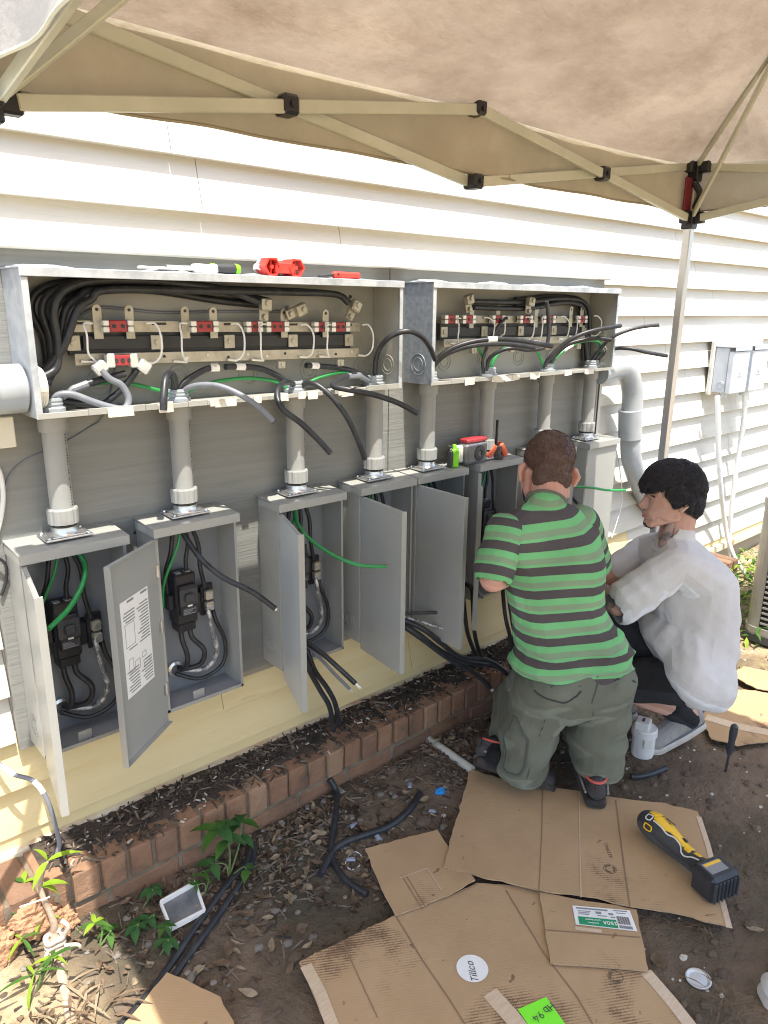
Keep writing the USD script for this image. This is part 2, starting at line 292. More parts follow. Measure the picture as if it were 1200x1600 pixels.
mat('white_plastic', (.66, .645, .60), (.74, .72, .68), 12, rough=.5, c3=(.40, .36, .29), sc3=9, t3=(.6, .75))
mat('cream_plastic', (.58, .54, .40), (.64, .6, .46), 8, rough=.5)
mat('meter_metal', (.42, .46, .50), (.50, .54, .58), 10, rough=.36, metal=.25)
mat('blue_bit', (.02, .22, .55), rough=.4)
mat('grey_bit', (.26, .30, .36), rough=.6)
mat('tin', (.55, .55, .54), (.65, .65, .64), 20, rough=.42, metal=.5)
mat('concrete_orange', (.36, .185, .10), (.46, .26, .145), 6, rough=.95, bump=(18, 1, .02), c3=(.50, .38, .26), sc3=5, t3=(.55, .7))
mat('pale_pipe', (.5, .47, .4), (.62, .59, .5), 14, rough=.6, c3=(.2, .2, .14), sc3=12, t3=(.5, .7))
def stripes_mat():
    bands = [(0, (.092, .079, .079)), (.37, (.18, .49, .20)), (.64, (.23, .325, .195)), (.88, (.18, .475, .20)), (1.0, (.18, .475, .20))]
    N = {'uv': ('uvmap', {'attribute': 'st'}), 's': ('separate_xyz', {}), 'f': ('math', {'math_type': 'fraction'}), 'r': ('rgb_ramp', {'ramp': bands, 'interpolate': False}),
         'tc': ('texture_coordinate', {}), 'n': ('noise_texture', {'scale': 5.0, 'detail': 6}), 'r2': ('rgb_ramp', {'ramp': [(.35, (.82, .82, .82)), (.7, (1.1, 1.1, 1.1))]}), 'mx': ('mix_color', {'blend_type': 'multiply', 'fac': 1.0}),
         'nb': ('noise_texture', {'scale': 12.0, 'detail': 4}), 'bp': ('bump', {'strength': .3, 'distance': .02}), 'p': ('principled_bsdf', {'roughness': .88, 'specular_ior_level': .2})}
    L = [('uv.UV', 's.vector'), ('s.y', 'f.value1'), ('f.value', 'r.fac'), ('tc.object', 'n.vector'), ('n.fac', 'r2.fac'), ('r.color', 'mx.a'), ('r2.color', 'mx.b'), ('mx.result', 'p.base_color'), ('tc.object', 'nb.vector'), ('nb.fac', 'bp.height'), ('bp.normal', 'p.normal')]
    M['tee_striped'] = usdkit.material(stage, '/World/Looks/tee_striped', N, L, surface='p.BSDF')
stripes_mat()

# ================================================================== THE SETTING
def ground_full(x, y):
    x, y = np.asarray(x, float), np.asarray(y, float)
    p = np.stack([x, y, np.zeros_like(x)], -1)
    near = np.clip((y + .55) / .36, 0, 1); near = near * near * (3 - 2 * near)
    rough = np.clip(1.2 - np.abs(y + .45) / .7, .25, 1)
    left = np.clip((.75 - x) / .5, 0, 1)
    return (fbm(p * 2.3, 3, 1) - .5) * .022 + (fbm(p * 9, 3, 5) - .5) * .020 * rough + (fbm(p * 31, 2, 9) - .5) * .009 * rough + .045 * near + .03 * left * near - .004
def axis(lo, hi, step, far_lo, far_hi):
    a = list(np.arange(lo, hi + 1e-9, step)); s = step; x = hi
    while x < far_hi: s *= 1.35; x += s; a.append(x)
    s = step; x = lo
    while x > far_lo: s *= 1.35; x -= s; a.insert(0, x)
    return V(a)
gx, gy = axis(-.2, 4.6, .016, -70, 80), axis(-2.2, -.12, .016, -70, 40)
GX, GY = np.meshgrid(gx, gy, indexing='ij'); GZ = ground_full(GX, GY)
n1, n2 = GX.shape; ii = np.arange(n1 * n2).reshape(n1, n2)
gf = np.stack([ii[:-1, :-1], ii[1:, :-1], ii[1:, 1:], ii[:-1, 1:]], -1).reshape(-1, 4)
import bisect
gxl, gyl = list(gx), list(gy)
def ground_z(x, y):
    if np.ndim(x): return ground_full(x, y)
    i = min(max(bisect.bisect_right(gxl, x) - 1, 0), n1 - 2); j = min(max(bisect.bisect_right(gyl, y) - 1, 0), n2 - 2)
    a = (x - gxl[i]) / (gxl[i + 1] - gxl[i]); b = (y - gyl[j]) / (gyl[j + 1] - gyl[j])
    return (GZ[i, j] * (1 - a) + GZ[i + 1, j] * a) * (1 - b) + (GZ[i, j + 1] * (1 - a) + GZ[i + 1, j + 1] * a) * b
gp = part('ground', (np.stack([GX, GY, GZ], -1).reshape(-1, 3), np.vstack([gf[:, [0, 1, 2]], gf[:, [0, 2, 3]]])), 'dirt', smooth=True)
tag(stage.GetPrimAtPath(gp), kind='structure')

# ------------------------------------------------------------------ the house wall: one board per course and length
house = thing('clapboard_house', 'cream house wall of wide lap siding boards rising behind the gray electrical panels', 'house')
PL = (.412, 2.945, .492, 1.712)                                     # the opening the plywood backboard fills: x0 x1 z0 z1
def board(x0, x1, z0, z1, m):
    t = .033; seg = max(1, int((x1 - x0) / .35)); vs, fs = [], []
    xs = np.linspace(x0 + .0012, x1 - .0012, seg + 1); prof = [(.0, z0), (.0018, z0 - .0012), (.031, z0), (t + .010, z1 + .012), (t - .001, z1 + .012)]
    w = (noise(np.stack([xs * 1.1, np.full(seg + 1, z0 * 31), np.zeros(seg + 1)], -1), 3) - .5) * .004
    for x, d in zip(xs, w): vs += [(x, y + (d if z < z0 + .05 else 0), z + d * .5) for y, z in prof]
    k = len(prof)
    for i in range(seg):
        for j in range(k): j2 = (j + 1) % k; fs += [(i * k + j, i * k + j2, (i + 1) * k + j2, (i + 1) * k + j)]
    v, f = arr(merge([(V(vs), V(fs))])); cap = [(0, 2, 1), (0, 3, 2), (0, 4, 3)]
    return v, np.vstack([f, V(cap), V([(a + seg * k, c + seg * k, b + seg * k) for a, b, c in cap])])
pitch_ = .1345; row = 0
for i in range(-11, 14):
    z0 = 1.990 - pitch_ * i; z1 = z0 + pitch_
    if z0 < .19: break
    cuts = [-2.6, -2.6 + 1.2 + (i * 1.37) % 1.6, .95 + (i * .83) % 1.1 if i != 1 else 1.03, 3.35 + (i * 1.13) % .9, 5.4 + (i * .61) % .7, 7.6]
    if z0 < 1.2: cuts = sorted(cuts + [4.38 + (i * .37) % .25])
    for a, b in zip(cuts[:-1], cuts[1:]):
        segs = [(a, b)]
        if z0 < PL[3] - .02 and z1 > PL[2] + .06:                   # beside the backboard only
            segs = [(a, min(b, PL[0] - .002)), (max(a, PL[1] + .002), b)]
        for c, d in segs:
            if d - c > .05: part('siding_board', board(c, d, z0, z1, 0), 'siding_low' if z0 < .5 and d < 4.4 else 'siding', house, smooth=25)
part('wall_core', box(-2.6, 7.6,   .047, .2, .0, 3.5, 0), 'house_core', house)
part('base_trim', box(-2.6, 7.6, .006, .035, .203, .2412, .001), 'siding_low', house); part('base_sill', box(-2.6, 7.6, -.015, .03, .160, .2035, .005), 'sill', house)
part('top_trim', box(.25, 2.96, -.036, -.001, 1.738, 1.764, .004), 'siding', house)
# ------------------------------------------------------------------ plywood backboard
bb = thing('plywood_backboard', 'gray painted plywood backboard behind the open gutter boxes and breaker enclosures', 'backboard', (.412, 0, .49))
part('plywood_sheet', box(PL[0], 1.688, -.012, .012, PL[2], 1.748, .001), 'plywood', bb)
part('plywood_sheet', box(1.691, PL[1], -.0125, .012, PL[2] + .004, 1.748, .001), 'plywood', bb)
part('bottom_batten', box(.46, 2.9, -.0105, .011, .470, .491, .002), 'house_core', bb)
for (x, y, z) in [(0.796, -0.013, 1.008), (0.766, -0.013, 1.019), (2.231, -0.013, 1.208), (1.084, -0.013, 1.011)]:
    part('screw_hole', disc((x, -.0132, z), .005, (0, 1, 0), .0016, 8), 'bolt_dark', bb)
part('raw_edge', box(.400, .4115, -.010, .012, 1.30, 1.66, .001), 'plywood_edge', bb)
solo('blue_tape_strip', box(.385, .399, -.016, -.002, 1.40, 1.50, .002), 'blue_tape', 'blue tape strip stuck on the raw edge left of the long gutter box', 'tape')

# ------------------------------------------------------------------ brick ledge
ledge = thing('brick_ledge', 'low red brick ledge with a soldier course on top along the wall foot', 'brick ledge')
def brick(x0, x1, y0, y1, z0, z1, k):
    v, f = box(x0, x1, y0, y1, z0, z1, .005)
    v = v + (nrg.random(v.shape) - .5) * .004; return v, f
bk = 0
for i in range(-6, 60):
    x0 = .449 + (i - 0) * .0749
    if x0 < .02 or x0 > 4.3: continue
    dz = rng.uniform(-.003, .003); dy = rng.uniform(-.004, .004)
    if x0 < .40: dz -= rng.choice([.0, .012, .03]); dy += .012
    part('brick', brick(x0 + .0055, x0 + .0749 - .0055, -.192 + dy, -.014, .103 + dz, .193 + dz, 0), f'brick_{rng.choice([0, 0, 1, 2, 3])}', ledge)
for j, (z0, z1, off) in enumerate([(.018, .088, 0), (-.065, .006, .1)]):
    for i in range(-2, 22):
        x0 = .135 + i * .205 + off
        if x0 < -.1 or x0 > 4.2: continue
        part('brick', brick(x0 + .005, x0 + .2, -.186 + rng.uniform(-.003, .003), -.09, z0, z1, 0), f'brick_{rng.choice([0, 1, 1, 3])}', ledge)
part('mortar_joint', box(0.02, 4.3, -.181, -.02, -.06, .100, .002), 'mortar', ledge)
part('mortar_joint', box(0.02, 4.3, -.178, -.016, .099, .186, .002), 'mortar', ledge)
# broken sunlit mortar lump at the left end
LC = {}
def lump(c, r, seed, sub=3, squash=(1, 1, 1), amp=.35, freq=2.2):
    key = (seed, sub, amp, freq)
    if key not in LC:
        s = trimesh.creation.icosphere(subdivisions=sub); v = V(s.vertices); d = 1 + amp * (fbm(v * freq + seed * 7.3, 3, seed) - .5) * 2; LC[key] = (v * d[:, None], V(s.faces))
    v, f = LC[key]; return v * V(squash) * r + V(c), f
for k, (c, r, sq) in enumerate([((.35, -.195, .125), .048, (1.2, .5, 1)), ((.235, -.205, .10), .055, (1.2, .5, 1.05)), ((.41, -.205, .085), .04, (.9, .6, 1.1))]):
    solo('mortar_lump', lump(c, r, k + 3, 4, sq, .5, 3), 'concrete_orange', ['crumbled orange mortar lump on the sunlit end of the brick ledge', 'orange broken brick lump at the left picture edge', 'small orange mortar lump behind the dry tied stem'][k], 'rubble')

# ------------------------------------------------------------------ mulch, clods, litter
def chip(c, L, w, h, yaw_, tilt):
    ax = V([math.cos(yaw_) * math.cos(tilt), math.sin(yaw_) * math.cos(tilt), math.sin(tilt)]); ay = V([-math.sin(yaw_), math.cos(yaw_), 0]); az = np.cross(ax, ay)
    v = V([[-.5, -.4, 0], [.5, -.25, 0], [.45, .35, 0], [-.5, .4, 0], [-.4, -.2, 1], [.42, -.1, 1], [.38, .2, 1], [-.42, .25, 1]]) * [L, w, h]
    return v @ V([ax, ay, az]) + V(c), V([[0, 3, 2, 1], [4, 5, 6, 7], [0, 1, 5, 4], [1, 2, 6, 5], [2, 3, 7, 6], [3, 0, 4, 7]])
def ledge_top(x, y): return .190 + .007 * np.clip((y + .19) / .17, 0, 1) if True else .188 + .008 * np.clip((y + .19) / .17, 0, 1) + .012 * fbm(V([x * 9, y * 9, 0]), 3, 4)
mb = {'mulch_a': [], 'mulch_b': [], 'mulch_c': []}
mx_, my_ = nrg.uniform(.42, 3.6, 4200), nrg.uniform(-.185, -.016, 4200); md_ = fbm(np.stack([mx_ * 3.2, my_ * 3 + 5, 0 * mx_], -1), 3, 12)
mz_ = .188 + .008 * np.clip((my_ + .19) / .17, 0, 1) + .012 * fbm(np.stack([mx_ * 9, my_ * 9, 0 * mx_], -1), 3, 4)
for i in range(4200):
    x, y, dens = mx_[i], my_[i], md_[i]
    edge = (y + .19) / .17
    if rng.random() > .25 + .9 * edge * (.4 + dens): continue
    k = rng.choices(['mulch_a', 'mulch_b', 'mulch_c'], [.68, .24, .08])[0]
    L = rng.uniform(.008, .04) * (.55 if k == 'mulch_c' else 1)
    mb[k].append(chip((x, y, mz_[i] - .004 + rng.uniform(0, .008)), L, rng.uniform(.003, .010), rng.uniform(.002, .005), rng.uniform(0, 6.3), rng.gauss(0, .25)))
nx_, ny_ = 220, 14
bx, by = np.meshgrid(np.linspace(.40, 3.8, nx_), np.linspace(-.172, -.008, ny_), indexing='ij')
bz = .184 + .008 * (by + .172) / .16 + .014 * fbm(np.stack([bx * 8, by * 8, 0 * bx], -1), 3, 4) - .022 * np.clip(1 - (by + .172) / .05, 0, 1); ii = np.arange(nx_ * ny_).reshape(nx_, ny_)
bf = np.stack([ii[:-1, :-1], ii[1:, :-1], ii[1:, 1:], ii[:-1, 1:]], -1).reshape(-1, 4)
mb['mulch_a'].append((np.stack([bx, by, bz], -1).reshape(-1, 3), bf))
mu = thing('mulch', 'dark shredded bark mulch lying along the top of the brick ledge', 'mulch'); tag(stage.GetPrimAtPath(mu), kind='stuff')
for k, ms in mb.items():
    part('bark_chips', merge(ms), k, mu); 
for i in range(7):                                                   # big dark bark pieces on the ledge
    x, y = [(.78, -.05), (.93, -.09), (1.22, -.06), (.86, -.12), (1.62, -.07), (1.02, -.045), (.70, -.10)][i]
    solo('bark_strip', chip((x, y, ledge_top(x, y) + .008), .06 + .012 * (i % 3), .016, .005, .6 * i, .1), 'mulch_a' if i % 2 else 'mulch_b', 'curled dark bark strip lying on the mulch of the brick ledge', 'bark', 'larger bark strips on the mulch')
def leaf(c, L, w, yaw_, tilt, rollv, curl, seed=0):
    """a curled leaf: 2 x 5 quads"""
    t = V([0, .22, .48, .75, 1.0]); hw = V([.18, .85, 1.0, .7, .04]) * w / 2; v = []
    for a, b in zip(t, hw):
        zz = curl * L * (a - .5) ** 2
        v += [(a * L - L / 2, -b, zz + abs(b) * .5), (a * L - L / 2, 0, zz), (a * L - L / 2, b, zz + abs(b) * .45)]
    v = V(v) + (nrg.random((15, 3)) - .5) * V([.16 * L, .22 * w, .22 * w]); f = []
    for i in range(4):
        for j in range(2): q = i * 3 + j; f.append((q, q + 3, q + 4, q + 1))
    cy, sy, ct, st, cr, sr = math.cos(yaw_), math.sin(yaw_), math.cos(tilt), math.sin(tilt), math.cos(rollv), math.sin(rollv)
    Rm = V([[cy, sy, 0], [-sy, cy, 0], [0, 0, 1]]); Rt = V([[ct, 0, st], [0, 1, 0], [-st, 0, ct]]); Rr = V([[1, 0, 0], [0, cr, sr], [0, -sr, cr]])
    return v @ (Rr @ Rt @ Rm) + V(c), V(f)
lit = {'leaf_dry_a': [], 'leaf_dry_b': [], 'leaf_dry_c': [], 'mulch_b': [], 'pebble': [], 'mulch_a': []}
lx_, ly_ = nrg.uniform(.12, 2.7, 5200), -.2 - np.abs(nrg.normal(0, .20, 5200)); ld_ = fbm(np.stack([lx_ * 2.6, ly_ * 2.6, 0 * lx_ + 3], -1), 3, 21)
for i in range(5200):
    x, y = lx_[i], ly_[i]
    if y < -1.1: continue
    dens = ld_[i]
    if rng.random() > 1.9 * (dens - .2) * (1 if y > -.75 else .35) * (1.0 if x < 1.95 else .55) * (1.0 if x > .62 else .5): continue
    z = float(ground_z(x, y)); k = rng.choices(list(lit), [.17, .20, .09, .28, .09, .17])[0]
    if k.startswith('leaf'): lit[k].append(leaf((x, y, z + .004 + rng.random() * .006), rng.uniform(.010, .040), rng.uniform(.006, .021), rng.uniform(0, 6.3), rng.gauss(0, .3), rng.gauss(0, .45), rng.uniform(-.2, .9)))
    elif k == 'pebble': lit[k].append(lump((x, y, z + .002), rng.uniform(.004, .012), i % 50, 1, (1.2, 1, .6)))
    else: lit[k].append(chip((x, y, z + .002), rng.uniform(.015, .075), rng.uniform(.003, .008), rng.uniform(.002, .005), rng.uniform(0, 6.3), rng.gauss(0, .18)))
ll = thing('leaf_litter', 'dead leaves, twigs and small stones scattered on the dirt beside the brick ledge', 'leaf litter'); tag(stage.GetPrimAtPath(ll), kind='stuff')
for k, ms in lit.items(): part({'pebble': 'stones', 'mulch_b': 'twigs', 'mulch_a': 'dark_twigs'}.get(k, 'dead_leaves'), merge(ms), k, ll)
cl = []
kx_, ky_ = nrg.uniform(0, 4.2, 2300), nrg.uniform(-2.0, -.2, 2300); kd_ = noise(np.stack([kx_ * 2, ky_ * 2, 0 * kx_ + 7], -1), 3)
for i in range(2300):
    x, y = kx_[i], ky_[i]
    if rng.random() > .25 + .75 * kd_[i]: continue
    cl.append(lump((x, y, float(ground_z(x, y)) + .001), abs(rng.gauss(0, .006)) + .002, i % 40, 1, (1.3, 1, .55)))
cd = solo('soil_crumbs', merge(cl), 'clod', 'small crumbs of soil strewn over the bare dirt', 'soil', kind='stuff')

# ================================================================== THE CANOPY TENT
TX0, TX1, TY0, TY1, ZE = .390, 2.722, -.485, -2.80, 2.100
tent = thing('canopy_tent', 'dirty tan pop-up canopy tent on a folding metal frame above the workers', 'canopy tent', (1.56, -1.64, 0))
PK = V([1.562, -1.642, 2.67])
def roof_side(a, b, na, nb):
    """one triangular panel of the roof between two eave corners and the peak, sagging and wrinkled"""
    a, b = V(a), V(b); fs = []
    s, t = [q.ravel() for q in np.meshgrid(np.arange(na + 1) / na, np.arange(nb + 1) / nb, indexing='ij')]
    e = a + (b - a) * s[:, None]; p = e + (PK - e) * t[:, None]
    sag = -.05 * np.sin(math.pi * np.minimum(1, t * 1.02)) * np.sin(math.pi * s) * (1 - t * .5) - .010 * np.sin(math.pi * (2 * s % 1)) * (1 - t) ** 3
    wr = (fbm(p * V([6, 7, 9]) + V([1, 0, 0]) * p[:, 1:2] * 3, 4, 17) - .5) * .034 * (.25 + np.sin(math.pi * s)) * (1 - t * .6) * np.minimum(1, t / .08)
    for c in (a, b):                                                 # creases radiating from the corners
        d = p - c; r = np.hypot(d[:, 0], d[:, 1]); th = np.arctan2(d[:, 1], d[:, 0])
        wr += .012 * np.sin(th * 26 + noise(np.stack([th * 3, r * 2, 0 * r + 1], -1), 5) * 4) * np.exp(-r / .35) * np.minimum(1, r / .08) * np.minimum(1, t / .05)
    vs = p + np.stack([0 * s, 0 * s, sag + wr], -1)
    k = nb + 1
    for i in range(na):
        for j in range(nb): fs.append((i * k + j, (i + 1) * k + j, (i + 1) * k + j + 1, i * k + j + 1))
    return V(vs), V(fs)
o = .012
CR = [V([TX0 - o, TY0 + o, ZE + .008]), V([TX1 + o, TY0 + o, ZE + .012]), V([TX1 + o, TY1 - o, ZE + .012]), V([TX0 - o, TY1 - o, ZE + .012])]
for k in range(4): part('roof_panel', roof_side(CR[k], CR[(k + 1) % 4], 90, 46), 'tent_roof', tent, smooth=True)
def valance(a, b, n=140, m=9, drop=.156):
    a, b = V(a), V(b); t = unit(b - a); out = np.cross(t, [0, 0, 1.0]) * -1; fs = []
    s, q = [x.ravel() for x in np.meshgrid(np.arange(n + 1) / n, np.arange(m + 1) / m, indexing='ij')]
    w = (fbm(np.stack([s * 9, q * 1.2, 0 * s + a[0] + a[1]], -1), 3, 31) - .5) * .030 * q + .007 * np.sin(s * 47 + 4 * noise(np.stack([s * 5, q, 0 * s + 2], -1), 8)) * q
    vs = a + (b - a) * s[:, None] + out * (.003 + w + .002 * q)[:, None]
    vs[:, 2] += .003 - .010 * np.sin(math.pi * (2 * s % 1)) * (1 - q) - drop * q
    k = m + 1
    for i in range(n):
        for j in range(m): fs.append((i * k + j, i * k + j + 1, (i + 1) * k + j + 1, (i + 1) * k + j))
    return V(vs), V(fs)
for k in range(4): part('valance', valance(CR[k], CR[(k + 1) % 4]), ['tent_valance', 'tent_valance', 'tent_valance', 'tent_white'][k], tent, smooth=True)
for k in range(4):
    a, b = CR[k], CR[(k + 1) % 4]; v_, _ = valance(a, b); e_ = v_.reshape(141, 10, 3)[:, -1]
    part('hem_seam', tube(e_, .0032, 5, 1), 'tent_pole' if k == 3 else 'tent_valance', tent)
    part('roof_seam', tube([a + [0, 0, .001], a + (PK - a) * .5 + [0, 0, -.004], PK], .0035, 5, 8), 'tent_valance', tent)
ZT, ZL = 2.104, 1.935
def truss(a, b, ax):
    """two scissor pairs from corner a to corner b"""
    a, b = V(a, float), V(b, float); d = (b - a) / 2; n = np.cross(unit(d), [0, 0, 1.0]) * .011
    for h in (0, 1):
        p, q = a + d * h, a + d * (h + 1); t = unit(d) * (.045)
        z0, z1 = (ZL, ZT)
        lowtop = (h == 0)
        # bar one: low at the corner, high at the middle; bar two the other way round
        P0, P1 = p + (t if h == 0 else 0), q - (t if h == 1 else 0)
        za, zb = (ZL, ZT) if h == 0 else (ZT, ZL)
        part('truss_bar', bar(P0 + [0, 0, za] + n, P1 + [0, 0, zb] + n, .013, .026), 'tent_pole', tent)
        part('truss_bar', bar(P0 + [0, 0, zb] - n, P1 + [0, 0, za] - n, .013, .026), 'tent_pole', tent)
        m = (p + q) / 2 + [0, 0, (ZL + ZT) / 2]; s = unit(d)
        part('scissor_joint', merge([obox(m, s, unit(n), (0, 0, 1), .040, .046, .040, .006), tube([m - unit(n) * .028, m + unit(n) * .028], .007, 8, 1)]), 'black_plastic', tent)
    m = a + d; s = unit(d)
    for z, k in ((ZT, 0), (ZL, 1)):
        part('end_joint', merge([obox(m + [0, 0, z + (.004 if k == 0 else 0)], s, unit(n), (0, 0, 1), .036, .05, .036, .006), tube([m + [0, 0, z] - unit(n) * .03, m + [0, 0, z] + unit(n) * .03], .006, 8, 1)]), 'black_plastic', tent)
C4 = [(TX0, TY0, 0), (TX1, TY0, 0), (TX1, TY1, 0), (TX0, TY1, 0)]
for k in range(4): truss(C4[k], C4[(k + 1) % 4], k)
for k, (x, y, _) in enumerate(C4):
    dx, dy = (1 if x < 1.6 else -1), (-1 if y > -1.6 else 1)
    foot = (x - (.42 if x < 1.6 else 0), y, -.003)                   # the left legs lean outwards
    top, sl = V([x, y, ZT + .03]), V([x, y, ZL])
    lp = part('leg', merge([bar(V(foot) + [0, 0, .01], sl + [0, 0, -.02], .030, .030, (0, 1, 0), .003)]), 'alu', tent, label=None)
    part('inner_leg', bar(sl + [0, 0, -.05], top, .022, .022, (0, 1, 0), .003), 'tent_pole', tent)
    part('foot_plate', box(foot[0] - .045, foot[0] + .045, y - .045, y + .045, .004, .010), 'alu', tent)
    for nm, z, hh in (('corner_bracket', ZT, .060), ('slider_bracket', ZL, .048)):
        ms = [box(x - .021, x + .021, y - .021, y + .021, z - hh * .75, z + hh * .5, .003)]
        ms += [box(x + dx * .018, x + dx * .055, y - .014, y + .014, z - .019, z + .019, .004), box(x - .014, x + .014, y + dy * .018, y + dy * .055, z - .019, z + .019, .004)]
        part(nm, merge(ms), 'black_plastic', tent)
    # roof struts from the corner to a hinge and on to the peak
    H_ = V([x, y, 0]) + V([dx * .45, dy * .45, 2.345]); Pk = PK + [0, 0, -.05]
    part('roof_strut', bar(V([x + dx * .02, y + dy * .02, ZT + .012]), H_, .012, .022), 'tent_pole', tent)
    part('roof_strut', bar(V([x + dx * .024, y + dy * .024, ZL + .01]), H_ + [0, 0, -.012], .011, .020), 'tent_pole', tent)
    part('roof_strut', bar(H_, Pk, .012, .022), 'tent_pole', tent)
    part('strut_hinge', obox(H_, unit([dx, dy, .5]), unit([-dy, dx, 0]), unit(np.cross(unit([dx, dy, .5]), unit([-dy, dx, 0]))), .05, .03, .032, .005), 'black_plastic', tent)
    if k == 1:
        part('corner_strap', tube([(x - .018, y - .012, ZT - .05), (x - .004, y - .03, ZT - .09), (x - .012, y - .022, ZT - .13), (x + .01, y - .02, ZL + .03)], .011, 8), 'black_plastic', tent)
        part('corner_flap', merge([box(x - .062, x - .014, y - .006, y + .002, ZL + .025, ZT - .035, .002)]), 'maroon', tent, label='maroon corner reinforcement behind the leg')
part('peak_cap', lathe([(0, .03), (.05, .02), (.06, -.04), (.04, -.09), (0, -.1)], PK, 12), 'black_plastic', tent)

# ================================================================== GUTTER BOXES (long open wire troughs)
def rings(c, nrm, r):
    nrm = unit(nrm); a = unit(np.cross(nrm, [.2, .3, .9])); b = np.cross(nrm, a); th = np.linspace(0, 2 * math.pi, 25); ms = []
    for q in (1.0, .62): ms.append(tube(V(c) + r * q * (np.cos(th)[:, None] * a + np.sin(th)[:, None] * b), .0014, 5, 1, False))
    return merge(ms)
def lug(c, sz=.016, up=1):
    x, y, z = c
    return merge([box(x - sz * .62, x + sz * .62, y - sz * .5, y + sz * .5, z - sz * .75, z + sz * .75, .002), tube([(x, y - sz * .2, z + .002), (x, y - sz * .75, z + .002)], sz * .36, 10, 1)])
def trough(x0, x1, z0, z1, d, label, outer, rails, tabs, reds, jumps, bigs, slope):
    t = thing('gutter_box', label, 'gutter box', ((x0 + x1) / 2, -.013, z0)); w = .003; yb = -.0135
    part('back_panel', box(x0, x1, yb - w, yb, z0, z1, .0008), 'trough_in', t)
    part('side_panel', box(x0, x0 + w, -d, yb - w, z0, z1, .0008), outer, t); part('side_panel', box(x1 - w, x1, -d, yb - w, z0, z1, .0008), 'galv', t)
    part('inner_side', box(x0 + w + .0003, x0 + w + .0012, -d + .012, yb - w - .001, z0 + w, z1 - w, 0), 'trough_in', t); part('inner_side', box(x1 - w - .0012, x1 - w - .0003, -d + .012, yb - w - .001, z0 + w, z1 - w, 0), 'trough_in', t)
    part('top_panel', box(x0 - .003, x1 + .003, -d - .004, -.0128, z1, z1 + w, .0008), 'galv', t)
    part('top_lip', box(x0 - .003, x1 + .003, -d - .0075, -d - .0042, z1 - .017, z1 + w - .0005, .0012), 'galv', t)
    part('bottom_panel', box(x0 + w + .0005, x1 - w - .0005, -d + .001, yb - w - .0005, z0, z0 + w, .0006), 'trough_in', t)
    part('side_lip', box(x0 - .0005, x0 + .014, -d - .0042, -d - .0008, z0 - .001, z1 - .018, .0008), 'galv', t); part('side_lip', box(x1 - .012, x1 + .0005, -d - .0042, -d - .0008, z0 - .001, z1 - .018, .0008), 'galv', t)
    # the bottom lip with torn cream paint
    segs, x = [], x0 + .002; k = 0
    while x < x1 - .01:
        L = min(rng.uniform(.04, .16), x1 - .002 - x); h = rng.uniform(.010, .016)
        segs.append((x, x + L - .0008, h)); x += L
    part('bottom_lip', merge([box(a, b, -d - .0045, -d - .001, z0 - .001, z0 + h, .0008) for a, b, h in segs]), 'trough_in', t)
    ms = []
    for i in range(11):
        a = rng.uniform(x0 + .25, x1 - .12) if i else x0 + .16; L = rng.uniform(.02, .07)
        v, f = box(a, a + L, -d - .0075, -d - .0048, z0 - rng.uniform(.004, .010), z0 + rng.uniform(.010, .017), .001); v = v + (nrg.random(v.shape) - .5) * .003; part('peeling_paint', (v, f), 'chipped', t)
    ms = [lump((a, rng.uniform(-.09, -.05), z1 + .004), .05, 60 + i, 2, (1.5, .9, .16), .3) for i, a in enumerate(np.linspace(x0 + .08, x1 - .15, 4))]
    for m_ in ms: part('sealant_smear', m_, 'galv', t)
    for k in range(5): part('knockout_ring', rings((x0 + .2 + k * (x1 - x0 - .25) / 4, yb - w - .001, z0 + .062), (0, -1, 0), .032), 'trough_in', t)
    part('knockout_ring', rings((x0 - .001, -.09, z0 + .065), (1, 0, 0), .034), outer, t); part('knockout_ring', rings((x1 - w - .002, -.09, z0 + .07), (1, 0, 0), .03), 'trough_in', t)
    part('screw_hole', disc((x1 - .10, yb - w - .001, z1 - .045), .006, (0, 1, 0), .002, 8), 'bolt_dark', t)
    ra, rb, zu, zm, zl = rails; sz = lambda x: (x - ra) * slope
    def rail(a, b, z, h, y, th): return bar((a, y, z + sz(a)), (b, y, z + sz(b)), th, h, (0, 0, 1), .0008)
    part('bus_rail', rail(ra, rb, zu, .028, -.050, .004), 'bus_metal', t)
    part('bus_rail', rail(ra + .01, rb - .01, zl, .028, -.056, .004), 'bus_metal', t)
    part('rail_backing', rail(ra + .005, rb - .03, zm - .001, .056, -.034, .014), 'black_mid', t)
    part('insulated_bar', rail(ra + .035, rb - .05, zm, .032, -.049, .009), 'black_plastic', t)
    for k in range(5):
        a = ra + .008 + k * (rb - ra - .06) / 4
        part('bar_clamp', merge([box(a - .014, a + .018, -.060, -.054, zm - .018 + sz(a), zm + .018 + sz(a), .001), disc((a + .002, -.0615, zm + sz(a)), .0075, (0, 1, 0), .004, 8)]), 'bus_metal', t)
    for k in range(14):
        a = ra + .05 + k * (rb - ra - .09) / 13; z = zl + sz(a)
        part('rail_screw', disc((a, -.0585, z - .003 + .006 * (k % 2)), .0042, (0, 1, 0), .002, 7), 'steel' if k % 3 else 'bolt_dark', t)
    for k in range(9):
        a = ra + .03 + k * (rb - ra - .08) / 8; z = zu + sz(a)
        part('rail_slot', box(a - .022, a + .016, -.0532, -.0521, z + .004, z + .010, 0), 'bolt_dark', t)
    for k in range(4):
        a = ra + .16 + k * (rb - ra - .25) / 3; part('ground_lug', merge([box(a - .012, a + .012, -.070, -.050, zl - .040 + sz(a), zl - .017 + sz(a), .003), disc((a, -.071, zl - .029 + sz(a)), .006, (0, 1, 0), .003, 8)]), 'bus_metal', t)
